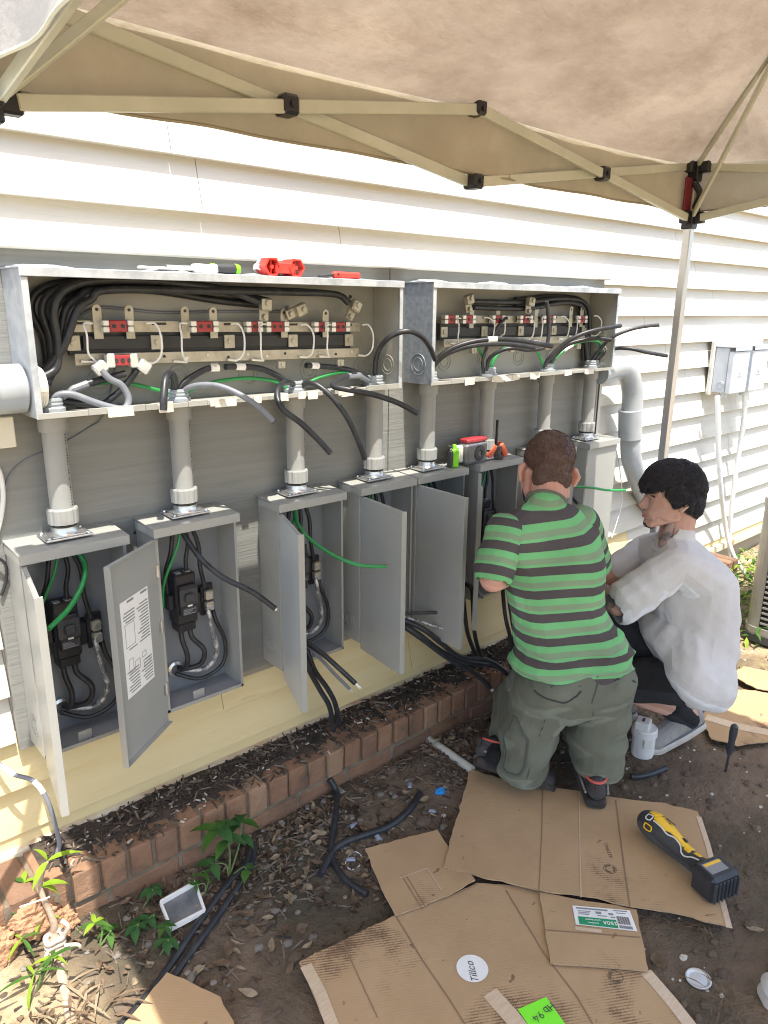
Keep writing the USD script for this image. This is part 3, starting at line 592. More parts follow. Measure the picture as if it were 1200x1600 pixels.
    for a in tabs:
        z = zu + sz(a); q = tube([(a, -.0575, z + .040), (a, -.0615, z + .040)], .0115, 12, 1)
        tb = part('tab_lug', merge([box(a - .0115, a + .0115, -.0612, -.0578, z - .030, z + .040, .0008), q]), 'bus_metal', t)
        part('bolt_hole', disc((a, -.0622, z + .040), .0042, (0, 1, 0), .001, 8), 'bolt_dark', tb)
    for a, b, in reds:
        z = zu + sz(a) + .001
        rp = part('insulator_block', box(a, b, -.076, -.058, z - .014, z + .014, .002), 'red_plastic', t)
        n = max(1, int((b - a) / .018))
        for k in range(n): part('socket_hole', disc((a + (k + .5) * (b - a) / n, -.0765, z), .0052, (0, 1, 0), .002, 9), 'bolt_dark', rp)
        for q in (a - .009, b + .009): part('set_screw_lug', merge([box(q - .008, q + .008, -.080, -.060, z + .0008, z + .015, .002), box(q - .008, q + .008, -.080, -.060, z - .015, z - .0008, .002)]), 'lug_metal', t)
    for (a, zt), (b, zb), s in jumps:
        bow = .009 * s
        part('jumper_wire', tube([(a - .022 * s, -.079, zt + .001), (a, -.083, zt), ((a + b) / 2 + bow, -.092, (zt + zb) / 2 + .02), ((a + b) / 2 + bow, -.09, (zt + zb) / 2 - .02), (b + .004 * s, -.078, zb + .008), (b - .006 * s, -.070, zb)], .0026, 7, 5), 'cable_white', t)
        part('wire_ferrule', tube([(b - .006 * s, -.069, zb), (b - .030, -.066, zb + .003)], .0036, 7, 1), 'bare_copper', t)
    for (a, z, tl) in bigs:                                          # big bolted cable lugs
        ax = unit([math.sin(tl), 0, math.cos(tl)]); bx_ = unit(np.cross([0, 1, 0], ax))
        part('cable_lug', merge([obox(V([a, -.072, z]), bx_, (0, 1, 0), ax, .030, .010, .060, .003), obox(V([a, -.082, z]) + ax * .016, bx_, (0, 1, 0), ax, .034, .022, .034, .004),
                                 tube([V([a, -.090, z]) + ax * .02, V([a, -.098, z]) + ax * .02], .008, 8, 1), tube([V([a, -.078, z]) - ax * .018, V([a, -.085, z]) - ax * .018], .008, 8, 1)]), 'bus_metal', t)
    return t
def PX_(L): return [p[0] for p in L]
j1 = list(zip([(0.657, -0.080, 1.573), (0.835, -0.080, 1.572), (0.902, -0.080, 1.571), (1.075, -0.080, 1.568), (1.142, -0.080, 1.567), (1.305, -0.080, 1.564), (1.371, -0.080, 1.564), (1.539, -0.080, 1.562)], [(0.678, -0.070, 1.482), (0.834, -0.070, 1.474), (0.916, -0.070, 1.473), (1.076, -0.070, 1.471), (1.152, -0.070, 1.468), (1.315, -0.070, 1.471), (1.387, -0.070, 1.469), (1.542, -0.070, 1.467)]))
j1 = [((a[0], a[2]), (b[0], b[2]), -1 if k % 2 == 0 else 1) for k, (a, b) in enumerate(j1)]
r1 = PX_([(0.721, -0.070, 1.566), (0.765, -0.070, 1.566), (0.953, -0.070, 1.562), (1.000, -0.070, 1.562), (1.184, -0.070, 1.560), (1.227, -0.070, 1.559), (1.415, -0.070, 1.557), (1.452, -0.070, 1.557), (1.119, -0.070, 1.560), (1.139, -0.070, 1.560), (1.350, -0.070, 1.558), (1.371, -0.070, 1.558)])
box1 = trough(.508, 1.618, 1.368, 1.692, .150, 'long open gray gutter box with bus bars, left of the two', 'galv', (.627, 1.53, 1.567, 1.528, 1.489), [.699, .779, .929, 1.011, 1.238, 1.388], [(r1[i], r1[i + 1]) for i in range(0, 12, 2)], j1, [(1.163, 1.605, .05), (1.480, 1.605, .5), (1.268, 1.602, 1.2)], -.013)
t2 = PX_([(2.041, -0.070, 1.575), (2.185, -0.070, 1.574), (2.414, -0.070, 1.585), (2.644, -0.070, 1.585), (2.721, -0.070, 1.585)])
j2 = list(zip([(1.943, -0.080, 1.580), (2.108, -0.080, 1.582), (2.206, -0.080, 1.581), (2.346, -0.080, 1.583), (2.422, -0.080, 1.583), (2.572, -0.080, 1.585), (2.652, -0.080, 1.585), (2.804, -0.080, 1.587)], [(1.958, -0.070, 1.494), (2.133, -0.070, 1.504), (2.194, -0.070, 1.512), (2.363, -0.070, 1.499), (2.428, -0.070, 1.493), (2.593, -0.070, 1.497), (2.663, -0.070, 1.505), (2.822, -0.070, 1.505)]))
j2 = [((a[0], a[2]), (b[0], b[2]), -1 if k % 2 == 0 else 1) for k, (a, b) in enumerate(j2)]
r2 = PX_([(1.903, -0.070, 1.576), (1.938, -0.070, 1.575), (1.994, -0.070, 1.575), (2.027, -0.070, 1.575), (2.152, -0.070, 1.577), (2.189, -0.070, 1.577), (2.312, -0.070, 1.578), (2.355, -0.070, 1.578), (2.456, -0.070, 1.580), (2.501, -0.070, 1.580), (2.689, -0.070, 1.582), (2.721, -0.070, 1.582)])
box2 = trough(1.752, 2.845, 1.368, 1.695, .150, 'open gray gutter box with bus bars, right of the longer one', 'galv_dark', (1.895, 2.80, 1.577, 1.535, 1.497), t2, [(r2[i], r2[i + 1]) for i in range(0, 12, 2)], j2, [(2.005, 1.630, -.25), (2.345, 1.625, .1)], -.004)
# the loose red insulator block with two lugs hanging under the lower rail of the left box
lb = thing('insulator_lug_set', 'loose red insulator block with a cable lug at each end under the lower bus rail', 'lug', (.78, -.085, 1.47))
a_, b_ = [(0.714, -0.085, 1.486), (0.764, -0.085, 1.484)]
part('insulator_block', box(a_[0], b_[0], -.094, -.076, a_[2] - .013, a_[2] + .013, .002), 'red_plastic', lb)
for k in range(3): part('socket_hole', disc((a_[0] + (k + .5) * (b_[0] - a_[0]) / 3, -.0945, a_[2]), .0055, (0, 1, 0), .002, 9), 'bolt_dark', lb)
for s, q in ((-1, a_), (1, b_)):
    part('set_screw_lug', box(q[0] + s * .004 - .010, q[0] + s * .004 + .010, -.098, -.074, q[2] - .017, q[2] + .017, .003), 'lug_metal', lb)
    part('cable_lug', obox((q[0] + s * .030, -.088, q[2] - .016), unit([.8, 0, s * -.6]), (0, 1, 0), unit([s * .6, 0, .8]), .034, .024, .030, .005), 'lug_metal', lb)

# ------------------------------------------------------------------ conduits between the gutter boxes and the enclosures
def conduit(x, label, src=None):
    y = -.066
    if src: return copy_of(src, label, (x, y, 1.062))
    t = thing('conduit', label, 'conduit', (x, y, 1.062)); n = 22
    part('pipe', lathe([(.0275, 1.115), (.0275, 1.37)], (x, y, 0), n), 'pvc', t, smooth=40)
    part('coupling', lathe([(.0275, 1.325), (.0325, 1.325), (.0335, 1.33), (.0335, 1.3672), (.0275, 1.3672)], (x, y, 0), n), 'pvc', t, smooth=40)
    part('threaded_end', lathe([(.022, 1.372), (.022, 1.405), (.027, 1.404), (.0285, 1.3985), (.027, 1.395), (.0285, 1.390), (.027, 1.385), (.030, 1.382), (.033, 1.381), (.033, 1.372)], (x, y, 0), n), 'pvc_blue', t)
    prof = []
    v, f = lathe([(.0275, 1.137), (.0345, 1.137), (.0365, 1.133), (.0358, 1.098), (.0275, 1.096)], (x, y, 0), 36)
    r = np.hypot(v[:, 0] - x, v[:, 1] - y); k = np.arange(len(v)) % 36; s = np.where((k % 3 == 0) & (r > .033), .955, 1.0)
    v[:, 0] = x + (v[:, 0] - x) * s; v[:, 1] = y + (v[:, 1] - y) * s
    part('ribbed_adapter', (v, f), 'pvc', t)
    part('gasket_ring', lathe([(.028, 1.096), (.0315, 1.0955), (.0315, 1.0915), (.028, 1.091)], (x, y, 0), n), 'bolt_dark', t)
    part('metal_hub', lathe([(.028, 1.091), (.0305, 1.090), (.032, 1.078), (.036, 1.074), (.036, 1.069)], (x, y, 0), n), 'steel', t, smooth=40)
    hp = part('hub_plate', merge([box(x - .056, x + .056, y - .040, y + .040, 1.0635, 1.0685, .0015), box(x - .04, x + .04, y - .036, y + .036, 1.0688, 1.0725, .0015)]), 'steel', t)
    for sx in (-1, 1):
        for sy in (-1, 1): part('screw', lathe([(0, 1.0745), (.004, 1.0735), (.0052, 1.069)], (x + sx * .047, y + sy * .031, 0), 8), 'steel', hp)
    ms = []                                                          # the printed legend along the pipe
    rr = .0278
    for i in range(30):
        z = 1.355 - i * .0072; w = rng.uniform(.0022, .0045)
        if rng.random() < .15: continue
        a0 = math.radians(-52); a1 = a0 + rng.uniform(.10, .2); ms.append((V([(x + rr * math.cos(a), y + rr * math.sin(a), zz) for a, zz in ((a0, z), (a1, z), (a1, z - w), (a0, z - w))]), V([[0, 1, 2, 3]])))
    part('printed_legend', merge(ms), 'ink', t)
    return t
cx = [.567, .891, 1.264, 1.579, 1.827, 2.139, 2.500, 2.815]
cl_ = ['gray plastic conduit standing on the leftmost breaker enclosure', 'gray plastic conduit standing on the enclosure with the paper label in its door', 'gray plastic conduit above the enclosure with the long green wire', 'gray plastic conduit at the right end of the left gutter box',
       'gray plastic conduit at the left end of the right gutter box', 'gray plastic conduit behind the clear tape measure and red tool', 'gray plastic conduit behind the head of the man in stripes', 'gray plastic conduit standing on the closed breaker enclosure']
c0 = conduit(cx[0], cl_[0])
for k in range(1, 8): conduit(cx[k], cl_[k], c0)

# ------------------------------------------------------------------ breaker enclosures
ED, EZ0, EZ1 = .122, .512, 1.062
def breaker(x, t, wires=True):
    b = part('breaker', merge([box(x, x + .062, -.085, -.032, .745, .895, .004), box(x + .006, x + .056, -.098, -.085, .775, .865, .003), box(x - .018, x + .0, -.07, -.030, .79, .835, .003), box(x + .062, x + .085, -.065, -.030, .76, .82, .003), box(x + .004, x + .058, -.078, -.034, .718, .745, .003)]), 'black_plastic', t)
    part('breaker_handle', merge([box(x + .018, x + .044, -.112, -.098, .818, .842, .003), box(x + .004, x + .058, -.1, -.0982, .806, .855, .001)]), 'black_mid', b)
    part('breaker_label', box(x + .010, x + .054, -.0995, -.0983, .778, .800, 0), 'black_mid', b)
    part('rating_tag', box(x + .026, x + .040, -.0998, -.0984, .8015, .8065, 0), 'tape_white', b)
    part('label_print', merge([box(x + .012, x + .012 + rng.uniform(.02, .038), -.1003, -.0997, .780 + k * .0042, .7818 + k * .0042, 0) for k in range(4)]), 'ink_gray', b)
    for k in range(2): part('terminal_plate', box(x + .008 + k * .028, x + .024 + k * .028, -.076, -.058, .8952, .8975, .0005), 'steel', b)
    l = part('neutral_block', merge([box(x + .088, x + .128, -.058, -.046, .742, .838, .002), box(x + .085, x + .10, -.046, -.02, .76, .82, .002)]), 'black_plastic', t)
    for k in range(2):
        part('neutral_lug', merge([box(x + .096, x + .120, -.078, -.059, .760 + k * .034, .788 + k * .034, .003)]), 'bus_metal', l)
        part('lug_screw', disc((x + .108, -.079, .774 + k * .034), .008, (0, 1, 0), .003, 10), 'steel', l)
def enclosure(x0, x1, free, label, detail=2, closed=False, paper=False):
    d = ED; w = .0022; t = thing('breaker_enclosure', label, 'breaker enclosure', ((x0 + x1) / 2, -.0135, EZ0)); yb = -.0135
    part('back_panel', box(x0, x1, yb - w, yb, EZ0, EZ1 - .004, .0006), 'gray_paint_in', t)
    for a, nm in ((x0, 'left'), (x1 - w, 'right')):
        s = part('side_panel', merge([box(a, a + w, -d, yb - w, EZ0, EZ1 - .006, .0006)]), 'gray_paint', t)
        part('knockout_ring', rings((a - .0006 if nm == 'left' else a + w + .0006, -.066, EZ0 + .07), (1, 0, 0), .028), 'gray_paint', s)
    part('side_return', box(x0, x0 + .012, -d - .002, -d, EZ0, EZ1 - .02, .0006), 'gray_paint', t); part('side_return', box(x1 - .008, x1, -d - .002, -d, EZ0, EZ1 - .02, .0006), 'gray_paint', t)
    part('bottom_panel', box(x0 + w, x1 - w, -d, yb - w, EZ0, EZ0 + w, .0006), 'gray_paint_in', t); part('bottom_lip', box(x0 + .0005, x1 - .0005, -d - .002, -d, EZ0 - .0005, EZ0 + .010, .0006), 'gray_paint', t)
    # rain hood: slopes to the front, with a fascia
    hv = V([(x0 - .004, yb + .001, EZ1 + .001), (x1 + .004, yb + .001, EZ1 + .001), (x1 + .004, -d - .017, EZ1 - .006), (x0 - .004, -d - .017, EZ1 - .006), (x0 - .004, yb + .001, EZ1 - .003), (x1 + .004, yb + .001, EZ1 - .003), (x1 + .004, -d - .017, EZ1 - .030), (x0 - .004, -d - .017, EZ1 - .030), (x1 + .004, -d - .014, EZ1 - .030), (x0 - .004, -d - .014, EZ1 - .030), (x1 + .004, -d - .014, EZ1 - .010), (x0 - .004, -d - .014, EZ1 - .010)])
    hf = V([(0, 3, 2), (0, 2, 1), (3, 7, 6), (3, 6, 2), (7, 9, 8), (7, 8, 6), (9, 11, 10), (9, 10, 8), (11, 4, 5), (11, 5, 10), (4, 0, 1), (4, 1, 5), (0, 4, 11), (0, 11, 3), (3, 11, 9), (3, 9, 7), (1, 2, 10), (1, 10, 5), (2, 6, 8), (2, 8, 10)])
    part('rain_hood', (hv, hf), 'gray_paint', t)
    tz = EZ1 - .034; sk = .0
    for a in (x0 - .004, x1 + .0018): part('hood_side', box(a, a + .0022, -d - .0138, -.02, EZ1 - .030, EZ1 - .009, .0005), 'gray_paint', t)
    part('latch_tab', merge([box(x0 + .09, x0 + .125, -d + .012, -d + .014, EZ0 + w, EZ0 + .032, .0005), disc((x0 + .1, -d + .0115, EZ0 + .02), .0035, (0, 1, 0), .001, 8), disc((x0 + .115, -d + .0115, EZ0 + .02), .0035, (0, 1, 0), .001, 8)]), 'gray_paint', t)
    h = V([x0 + .003, -d - .003, 0]); fr = V([free[0], free[1], 0]); tt = unit(fr - h); nn = V([-tt[1], tt[0], 0]); W_ = .226 if not closed else x1 - x0 - .004; z0, z1 = EZ0 - .020, EZ1 - .034
    def dbox(a, b, n0, n1, c0, c1, ch=.0007): return obox(h + tt * (a + b) / 2 + nn * (n0 + n1) / 2 + [0, 0, (c0 + c1) / 2], tt, nn, (0, 0, 1), b - a, n1 - n0, c1 - c0, ch)
    dr = part('door', merge([dbox(.001, W_, -.0011, .0011, z0, z1), dbox(W_ + .0002, W_ + .0022, -.0011, .0165, z0, z1), dbox(.004, W_, .0013, .016, z0, z0 + .002), dbox(.004, W_, .0013, .010, z1 - .002, z1)]), 'gray_paint', t)
    for z in (z0 + .10, (z0 + z1) / 2 + .02, z1 - .09): part('hinge', merge([tube([h + tt * .0005 + nn * .003 + [0, 0, z - .018], h + tt * .0005 + nn * .003 + [0, 0, z + .018]], .0038, 8, 1), dbox(.002, .016, .0012, .0024, z - .014, z + .014)]), 'steel', dr)
    if paper:
        pa = part('instruction_sheet', dbox(.055, .182, .0013, .0017, z0 + .165, z0 + .425, 0), 'paper', dr); ms = []
        for k in range(30):
            z = z0 + .415 - k * .0083
            if k in (1, 2): continue
            for a, b in ((.060, .115), (.122, .177)):
                if b > .12 and 6 < k < 15: continue
                if 15 < k < 22: continue
                ms.append(dbox(a, a + (b - a) * rng.uniform(.6, 1) if k else a + .03, .0018, .0021, z, z + (.0034 if k else .006), 0))
        part('sheet_print', merge(ms), 'ink_gray', dr)
        for (a, b, q, r) in ((.128, .17, .27, .33), (.07, .10, .185, .205), (.115, .14, .195, .22), (.145, .165, .2, .235), (.085, .105, .215, .228)):
            z = z0 + q + .03; Z = z0 + r + .03
            part('sheet_diagram', merge([dbox(a, b, .0018, .0021, z, z + .0014, 0), dbox(a, b, .0018, .0021, Z, Z + .0014, 0), dbox(a, a + .0014, .0018, .0021, z, Z, 0), dbox(b - .0014, b, .0018, .0021, z, Z, 0)]), 'ink_gray', dr)
    if detail:
        bx0 = x0 + .070; breaker(bx0, t)
        hubc = V([x0 + .075, -.03, EZ0 + .085])
        W = lambda P, r=.0068, m='cable_black', nm='wire': part(nm, tube(P, r, 8, 5), m, t, smooth=True)
        tx = x0 + .12
        W([(tx - .03, -.06, EZ1 - .01), (tx - .045, -.06, .96), (bx0 - .012, -.055, .90), (bx0 - .008, -.05, .82)], .0062)
        W([(tx + .005, -.065, EZ1 - .01), (tx + .035, -.065, .97), (bx0 + .085, -.07, .90), (bx0 + .098, -.068, .83)], .0062)
        W([(tx - .005, -.055, EZ1 - .01), (tx + .006, -.062, .98), (bx0 + .045, -.065, .93), (bx0 + .044, -.066, .893)], .006)
        W([(bx0 + .018, -.06, .725), (bx0 + .018, -.065, .69), (bx0 + .028, -.07, .64), (bx0 + .025, -.06, .60), (x0 + .085, -.035, .592)], .0075)
        W([(bx0 + .046, -.06, .725), (bx0 + .048, -.068, .69), (bx0 + .078, -.078, .645), (bx0 + .066, -.07, .60), (x0 + .088, -.038, .585)], .0075)
        if detail > 1:
            W([(bx0 + .100, -.072, .775), (bx0 + .102, -.078, .74), (bx0 + .112, -.08, .68), (bx0 + .118, -.075, .62), (bx0 + .085, -.06, .575), (x0 + .088, -.035, .585)], .0072, 'strand')
            W([(bx0 + .122, -.06, .755), (bx0 + .126, -.07, .72), (bx0 + .150, -.072, .65), (bx0 + .140, -.068, .575), (bx0 + .07, -.06, .548), (x0 + .075, -.035, .575)], .0062, 'cable_black')
        part('locknut', lathe([(.017, 0), (.023, .001), (.024, .010), (.017, .012)], (0, 0, 0), 14), 'steel', t) if False else part('locknut', place(lathe([(.016, 0), (.024, .001), (.024, .010), (.016, .013)], (0, 0, 0), 14), (x0 + .080, yb - w - .0005, .585), (1, 0, 0), (0, 0, 1), (0, -1, 0)), 'steel', t)
        W([(tx - .012, -.07, EZ1 - .01), (tx - .03, -.075, .98), (x0 + .045, -.07, .88), (x0 + .04, -.06, .80)] if not closed else [(tx, -.07, 1.05), (tx, -.07, 1.0)], .0042, 'cable_green', 'green_wire')
    return t
enclosure(.440, .695, (.409, -.32), 'leftmost gray breaker enclosure with its door swung out into the sun')
enclosure(.768, 1.015, (.595, -.25), 'open gray breaker enclosure with a printed paper sheet inside its door', paper=True)
enclosure(1.155, 1.40, (1.085, -.32), 'open gray breaker enclosure with cut cables hanging out, under the third conduit')
enclosure(1.468, 1.706, (1.450, -.32), 'open gray breaker enclosure sharing its hood line with the one right of it', 1)
enclosure(1.722, 1.968, (1.720, -.325), 'open gray breaker enclosure with the lime bottle on its hood', 1)
enclosure(2.040, 2.282, (1.890, -.258), 'open gray breaker enclosure carrying the tape measure and red tool', 1)
enclosure(2.400, 2.640, (2.330, -.31), 'gray breaker enclosure mostly hidden behind the head of the man in stripes', 1)
enclosure(2.748, 2.978, (2.97, -.125), 'closed gray breaker enclosure at the right end of the row', 0, closed=True)

# ------------------------------------------------------------------ big conduit elbows
le = thing('conduit_fitting', 'large gray plastic conduit fitting entering the left end of the long gutter box', 'conduit', (.40, -.085, 1.43))
part('pipe', place(lathe([(.048, -.12), (.048, .36)], (0, 0, 0), 26), (.07, -.085, 1.432), (0, 0, 1), (0, 1, 0), (1, 0, 0)), 'pvc_blue', le, smooth=40)
part('coupling', place(lathe([(.048, .0), (.055, .0), (.055, .052), (.0555, .054), (.0555, .11), (.048, .112)], (0, 0, 0), 26), (.392, -.085, 1.432), (0, 0, 1), (0, 1, 0), (1, 0, 0)), 'pvc_blue', le, smooth=30)
part('threaded_end', place(lathe([(.030, .002), (.046, .002)] + [(.046 + .0018 * (k % 2), .004 + k * .003) for k in range(10)] + [(.044, .036), (.036, .037), (.034, .01)], (0, 0, 0), 26), (.5115, -.085, 1.432), (0, 0, 1), (0, 1, 0), (1, 0, 0)), 'chipped', le)
re_ = thing('conduit_elbow', 'thick gray plastic conduit elbow bending down from the right gutter box', 'conduit', (3.0, -.1, 1.0))
pe = [(2.918, -0.085, 1.348), (2.996, -0.085, 1.369), (3.077, -0.088, 1.337), (3.128, -0.090, 1.250), (3.143, -0.090, 1.136)]
part('elbow', tube([(2.846, -.085, pe[0][2])] + pe[1:], .048, 22, 8), 'pvc_blue', re_, smooth=50)
pd = [(3.126, -0.090, 1.168), (3.148, -0.090, 1.033)]
part('coupling', tube(pd, .054, 22, 1), 'pvc_blue', re_, smooth=40)
part('pipe', tube([(3.149, -0.090, 1.045), (3.177, -0.088, 0.944), (3.267, -0.070, 0.840), (3.442, -0.030, 0.701), (3.623, 0.020, 0.562)], .047, 22, 8), 'pvc_blue', re_, smooth=50)
so = [(0.459, -0.050, 1.376), (0.479, -0.050, 1.310)]
jb = thing('junction_box', 'cream plastic box on the backboard at the left edge under the conduit fitting', 'junction box', (.39, -.03, 1.3))
part('box_body', box(.33, .474, -.074, -.0125, 1.303, 1.366, .006), 'cream_plastic', jb)
part('box_cover', box(.326, .478, -.082, -.0745, 1.299, 1.370, .004), 'cream_plastic', jb)
# flashing strip and narrow white channel right of the backboard
ch = thing('white_channel', 'narrow cream corner strip beside the closed enclosure at the right end of the backboard', 'trim', (2.96, -.01, .6))
part('strip', box(2.948, 2.985, -.022, .004, .62, 1.36, .003), 'siding', ch); part('strip_groove', box(2.950, 2.958, -.026, -.0222, .95, 1.31, .001), 'bolt_dark', ch)

# ------------------------------------------------------------------ meter boxes on the far siding
mo = thing('mounting_board', 'cream mounting board under the two small gray boxes on the right siding', 'board', (4.3, 0, 1.15))
part('board_face', box(4.045, 4.66, -.022, -.001, 1.165, 1.455, .003), 'siding', mo)
def small_box(x0, x1, d, label):
    t = thing('disconnect_box', label, 'disconnect box', ((x0 + x1) / 2, -.022, 1.18)); z0, z1 = 1.18, 1.425
    part('box_body', box(x0, x1, -d + .03, -.0225, z0, z1 - .004, .003), 'meter_metal', t)
    cv = part('cover', merge([box(x0 - .004, x1 + .004, -d, -d + .0295, z0 - .002, z1 - .022, .004)]), 'meter_metal', t)
    part('cover_emboss', merge([box((x0 + x1) / 2 - .028, (x0 + x1) / 2 + .028, -d - .003, -d - .0004, z0 + .088, z0 + .092, .001), box((x0 + x1) / 2 - .018, (x0 + x1) / 2 + .018, -d - .003, -d - .0004, z0 + .108, z0 + .113, .001), disc(((x0 + x1) / 2, -d - .002, z0 + .1), .006, (0, 1, 0), .003, 10)]), 'meter_metal', cv)
    part('rain_cap', box(x0 - .006, x1 + .006, -d - .006, -.0225, z1 - .003, z1 + .006, .003), 'meter_metal', t)
    part('cap_lip', box(x0 - .006, x1 + .006, -d - .006, -d - .0035, z1 - .020, z1 - .0032, .001), 'meter_metal', t)
    part('knockout_ring', rings((x0 - .001, -.07, z0 + .04), (1, 0, 0), .022), 'meter_metal', t)
    part('bottom_connector', lathe([(.012, -.03), (.018, -.03), (.020, -.012), (.024, -.010), (.024, 0)], ((x0 + x1) / 2 - .05, -.075, z0), 14), 'meter_metal', t)
small_box(4.062, 4.25, .128, 'small gray metal disconnect box, left of the pair on the right siding'); small_box(4.30, 4.49, .128, 'small gray metal disconnect box, right of the pair, with a wire loop at its side')
solo('seal_loop', tube([(4.495, -.07, 1.26), (4.52, -.07, 1.265), (4.53, -.07, 1.25), (4.515, -.07, 1.24), (4.495, -.07, 1.25)], .003, 6, 5), 'cable_white', 'small wire seal loop on the right-hand disconnect box', 'wire')
solo('flexible_conduit', tube([(4.035, -0.075, 1.164), (4.076, -0.075, 1.035), (4.139, -0.070, 0.865), (4.262, -0.060, 0.621), (4.396, -0.060, 0.361), (4.432, -0.120, 0.173), (4.482, -0.200, 0.050), (4.467, -0.300, -0.020)], .0135, 12, 8), 'cable_white', 'white flexible conduit from the left disconnect box curving down to the air conditioner', 'conduit', smooth=True)
solo('flexible_conduit', tube([(4.377, -0.075, 1.166), (4.421, -0.070, 1.040), (4.472, -0.050, 0.862), (4.479, -0.045, 0.625), (4.489, -0.045, 0.422), (4.523, -0.045, 0.251), (4.577, -0.060, -0.013)], .0135, 12, 8), 'cable_white', 'white flexible conduit from the right disconnect box going straight down the siding', 'conduit', smooth=True)

# ================================================================== LOOSE CABLES
def cable(P, label, r=.0075, m='cable_black', group=None, tip=None, bands=(), k=6, name='cable'):
    P = V(P, float); Sp = spline(P, k)
    if not tip and not bands: return solo(name, tube(P, r, 9, k), m, label, 'cable', group, smooth=40)
    t = thing(name, label, 'cable', Sp[-1]); part('jacket', tube(P, r, 9, k), m, t, smooth=40)
    L = np.r_[0, np.cumsum(np.linalg.norm(np.diff(Sp, axis=0), axis=1))]
    at = lambda s: V([np.interp(s, L, Sp[:, i]) for i in range(3)])
    for a, b, mm in bands: part('tape_band', tube([at(a), at((a + b) / 2), at(b)], r * 1.14, 9, 1), mm, t)
    if tip:
        d = unit(Sp[-1] - Sp[-2]); q = Sp[-1]
        ms = [tube([q - d * .004, q + d * tip[0] + V([rng.uniform(-1, 1), rng.uniform(-1, 1), rng.uniform(-1, 1)]) * .35 * r], r * .36, 5, 1) if k else None for k in range(1, 6)] + [tube([q - d * .003, q + d * tip[0] * .9], r * .62, 8, 1)]
        part('stripped_end', merge(ms), tip[1], t)
    return t
# feeders running along the top of the left box: up from the left fitting, round the corner, then right
for k in range(6):
    o = k * .0105; y = -.035 - (k % 3) * .024; zt = 1.672 - (k // 3) * .017 - (k % 2) * .004
    P = [(.548, -.085 + (k - 2.5) * .008, 1.425 + (k % 3) * .014), (.578 + o * .3, y, 1.455 + o), (.578 + o * .7, y, 1.54), (.556 + o * 1.7, y, 1.605), (.585 + o * 1.8, y, zt - .022), (.68 + o * .8, y, zt)]
    P += [(.86, y + .006, zt + .002), (1.04, y + .004, zt - .008 - .004 * k), (1.14 + .05 * (k % 2), y, zt - .032 - .006 * (k % 3))] if k < 4 else [(.95, y, zt + .003), (1.25, y - .006, zt + .004), (1.42, -.07, 1.652), (1.464, -.078, 1.628)]
    solo('feeder_cable', tube(P, .0098, 10, 7), 'cable_black', 'thick black feeder cable in the bundle curving along the top of the left gutter box', 'cable', 'feeder cables bundled in the left gutter box', smooth=40)
for k in range(4):
    y = -.034 - (k % 2) * .022
    P = [(2.80, y, 1.40), (2.808 - k * .013, y, 1.50), (2.79 - k * .016, y, 1.61), (2.73 - k * .02, y, 1.655 - k * .006), (2.55, y, 1.664 - k * .009), (2.36, y, 1.652 - k * .012), (2.30 - .26 * (k % 2), y - .01, 1.648 - .010 * k)]
    solo('feeder_cable', tube(P, .0092, 10, 7), 'cable_black', 'thick black feeder cable in the bundle rounding the right end of the right gutter box', 'cable', 'feeder cables bundled in the right gutter box', smooth=40)
cable([(0.661, -0.022, 1.585), (0.713, -0.022, 1.609), (0.777, -0.022, 1.608), (0.878, -0.022, 1.599), (1.027, -0.022, 1.601), (1.256, -0.022, 1.603), (1.279, -0.022, 1.618)], 'thin dark wire arching over the upper bus rail of the left box', .0035, 'cable_gray', k=7)
# left box: out of conduit one
cable([(0.557, -0.066, 1.389), (0.580, -0.075, 1.409), (0.612, -0.085, 1.411), (0.656, -0.100, 1.391), (0.697, -0.110, 1.375), (0.726, -0.115, 1.372), (0.739, -0.110, 1.395), (0.726, -0.105, 1.427), (0.701, -0.100, 1.443), (0.683, -0.095, 1.465)], 'grey cable looping from the first conduit up to the loose red insulator', .0085, 'cable_gray', k=7)
cable([(0.578, -0.060, 1.379), (0.601, -0.065, 1.410), (0.646, -0.070, 1.429), (0.700, -0.075, 1.442), (0.749, -0.080, 1.453)], 'black cable with a pale scuffed end rising from the first conduit', .0085, k=6, bands=((.03, .10, 'cable_gray'),))
cable([(0.573, -0.050, 1.380), (0.596, -0.055, 1.393), (0.676, -0.060, 1.376), (0.716, -0.065, 1.393), (0.752, -0.075, 1.426), (0.776, -0.088, 1.461)], 'black cable running from the first conduit to the right lug of the loose red insulator', .0085, k=6)
cable([(0.616, -0.045, 1.407), (0.650, -0.050, 1.425), (0.712, -0.055, 1.431), (0.770, -0.060, 1.424), (0.835, -0.065, 1.405), (0.863, -0.066, 1.395), (0.884, -0.066, 1.380)], 'green wire arching along the floor of the left gutter box to the second conduit', .0052, 'cable_green')
cable([(0.764, -0.020, 1.533), (0.738, -0.020, 1.422), (0.704, -0.020, 1.340), (0.671, -0.014, 1.317), (0.592, -0.014, 1.280), (0.511, -0.014, 1.254), (0.469, -0.014, 1.218), (0.444, -0.014, 1.150), (0.429, -0.014, 1.073)], 'thin grey wire drooping from the left gutter box across the backboard', .0022, 'cable_gray')
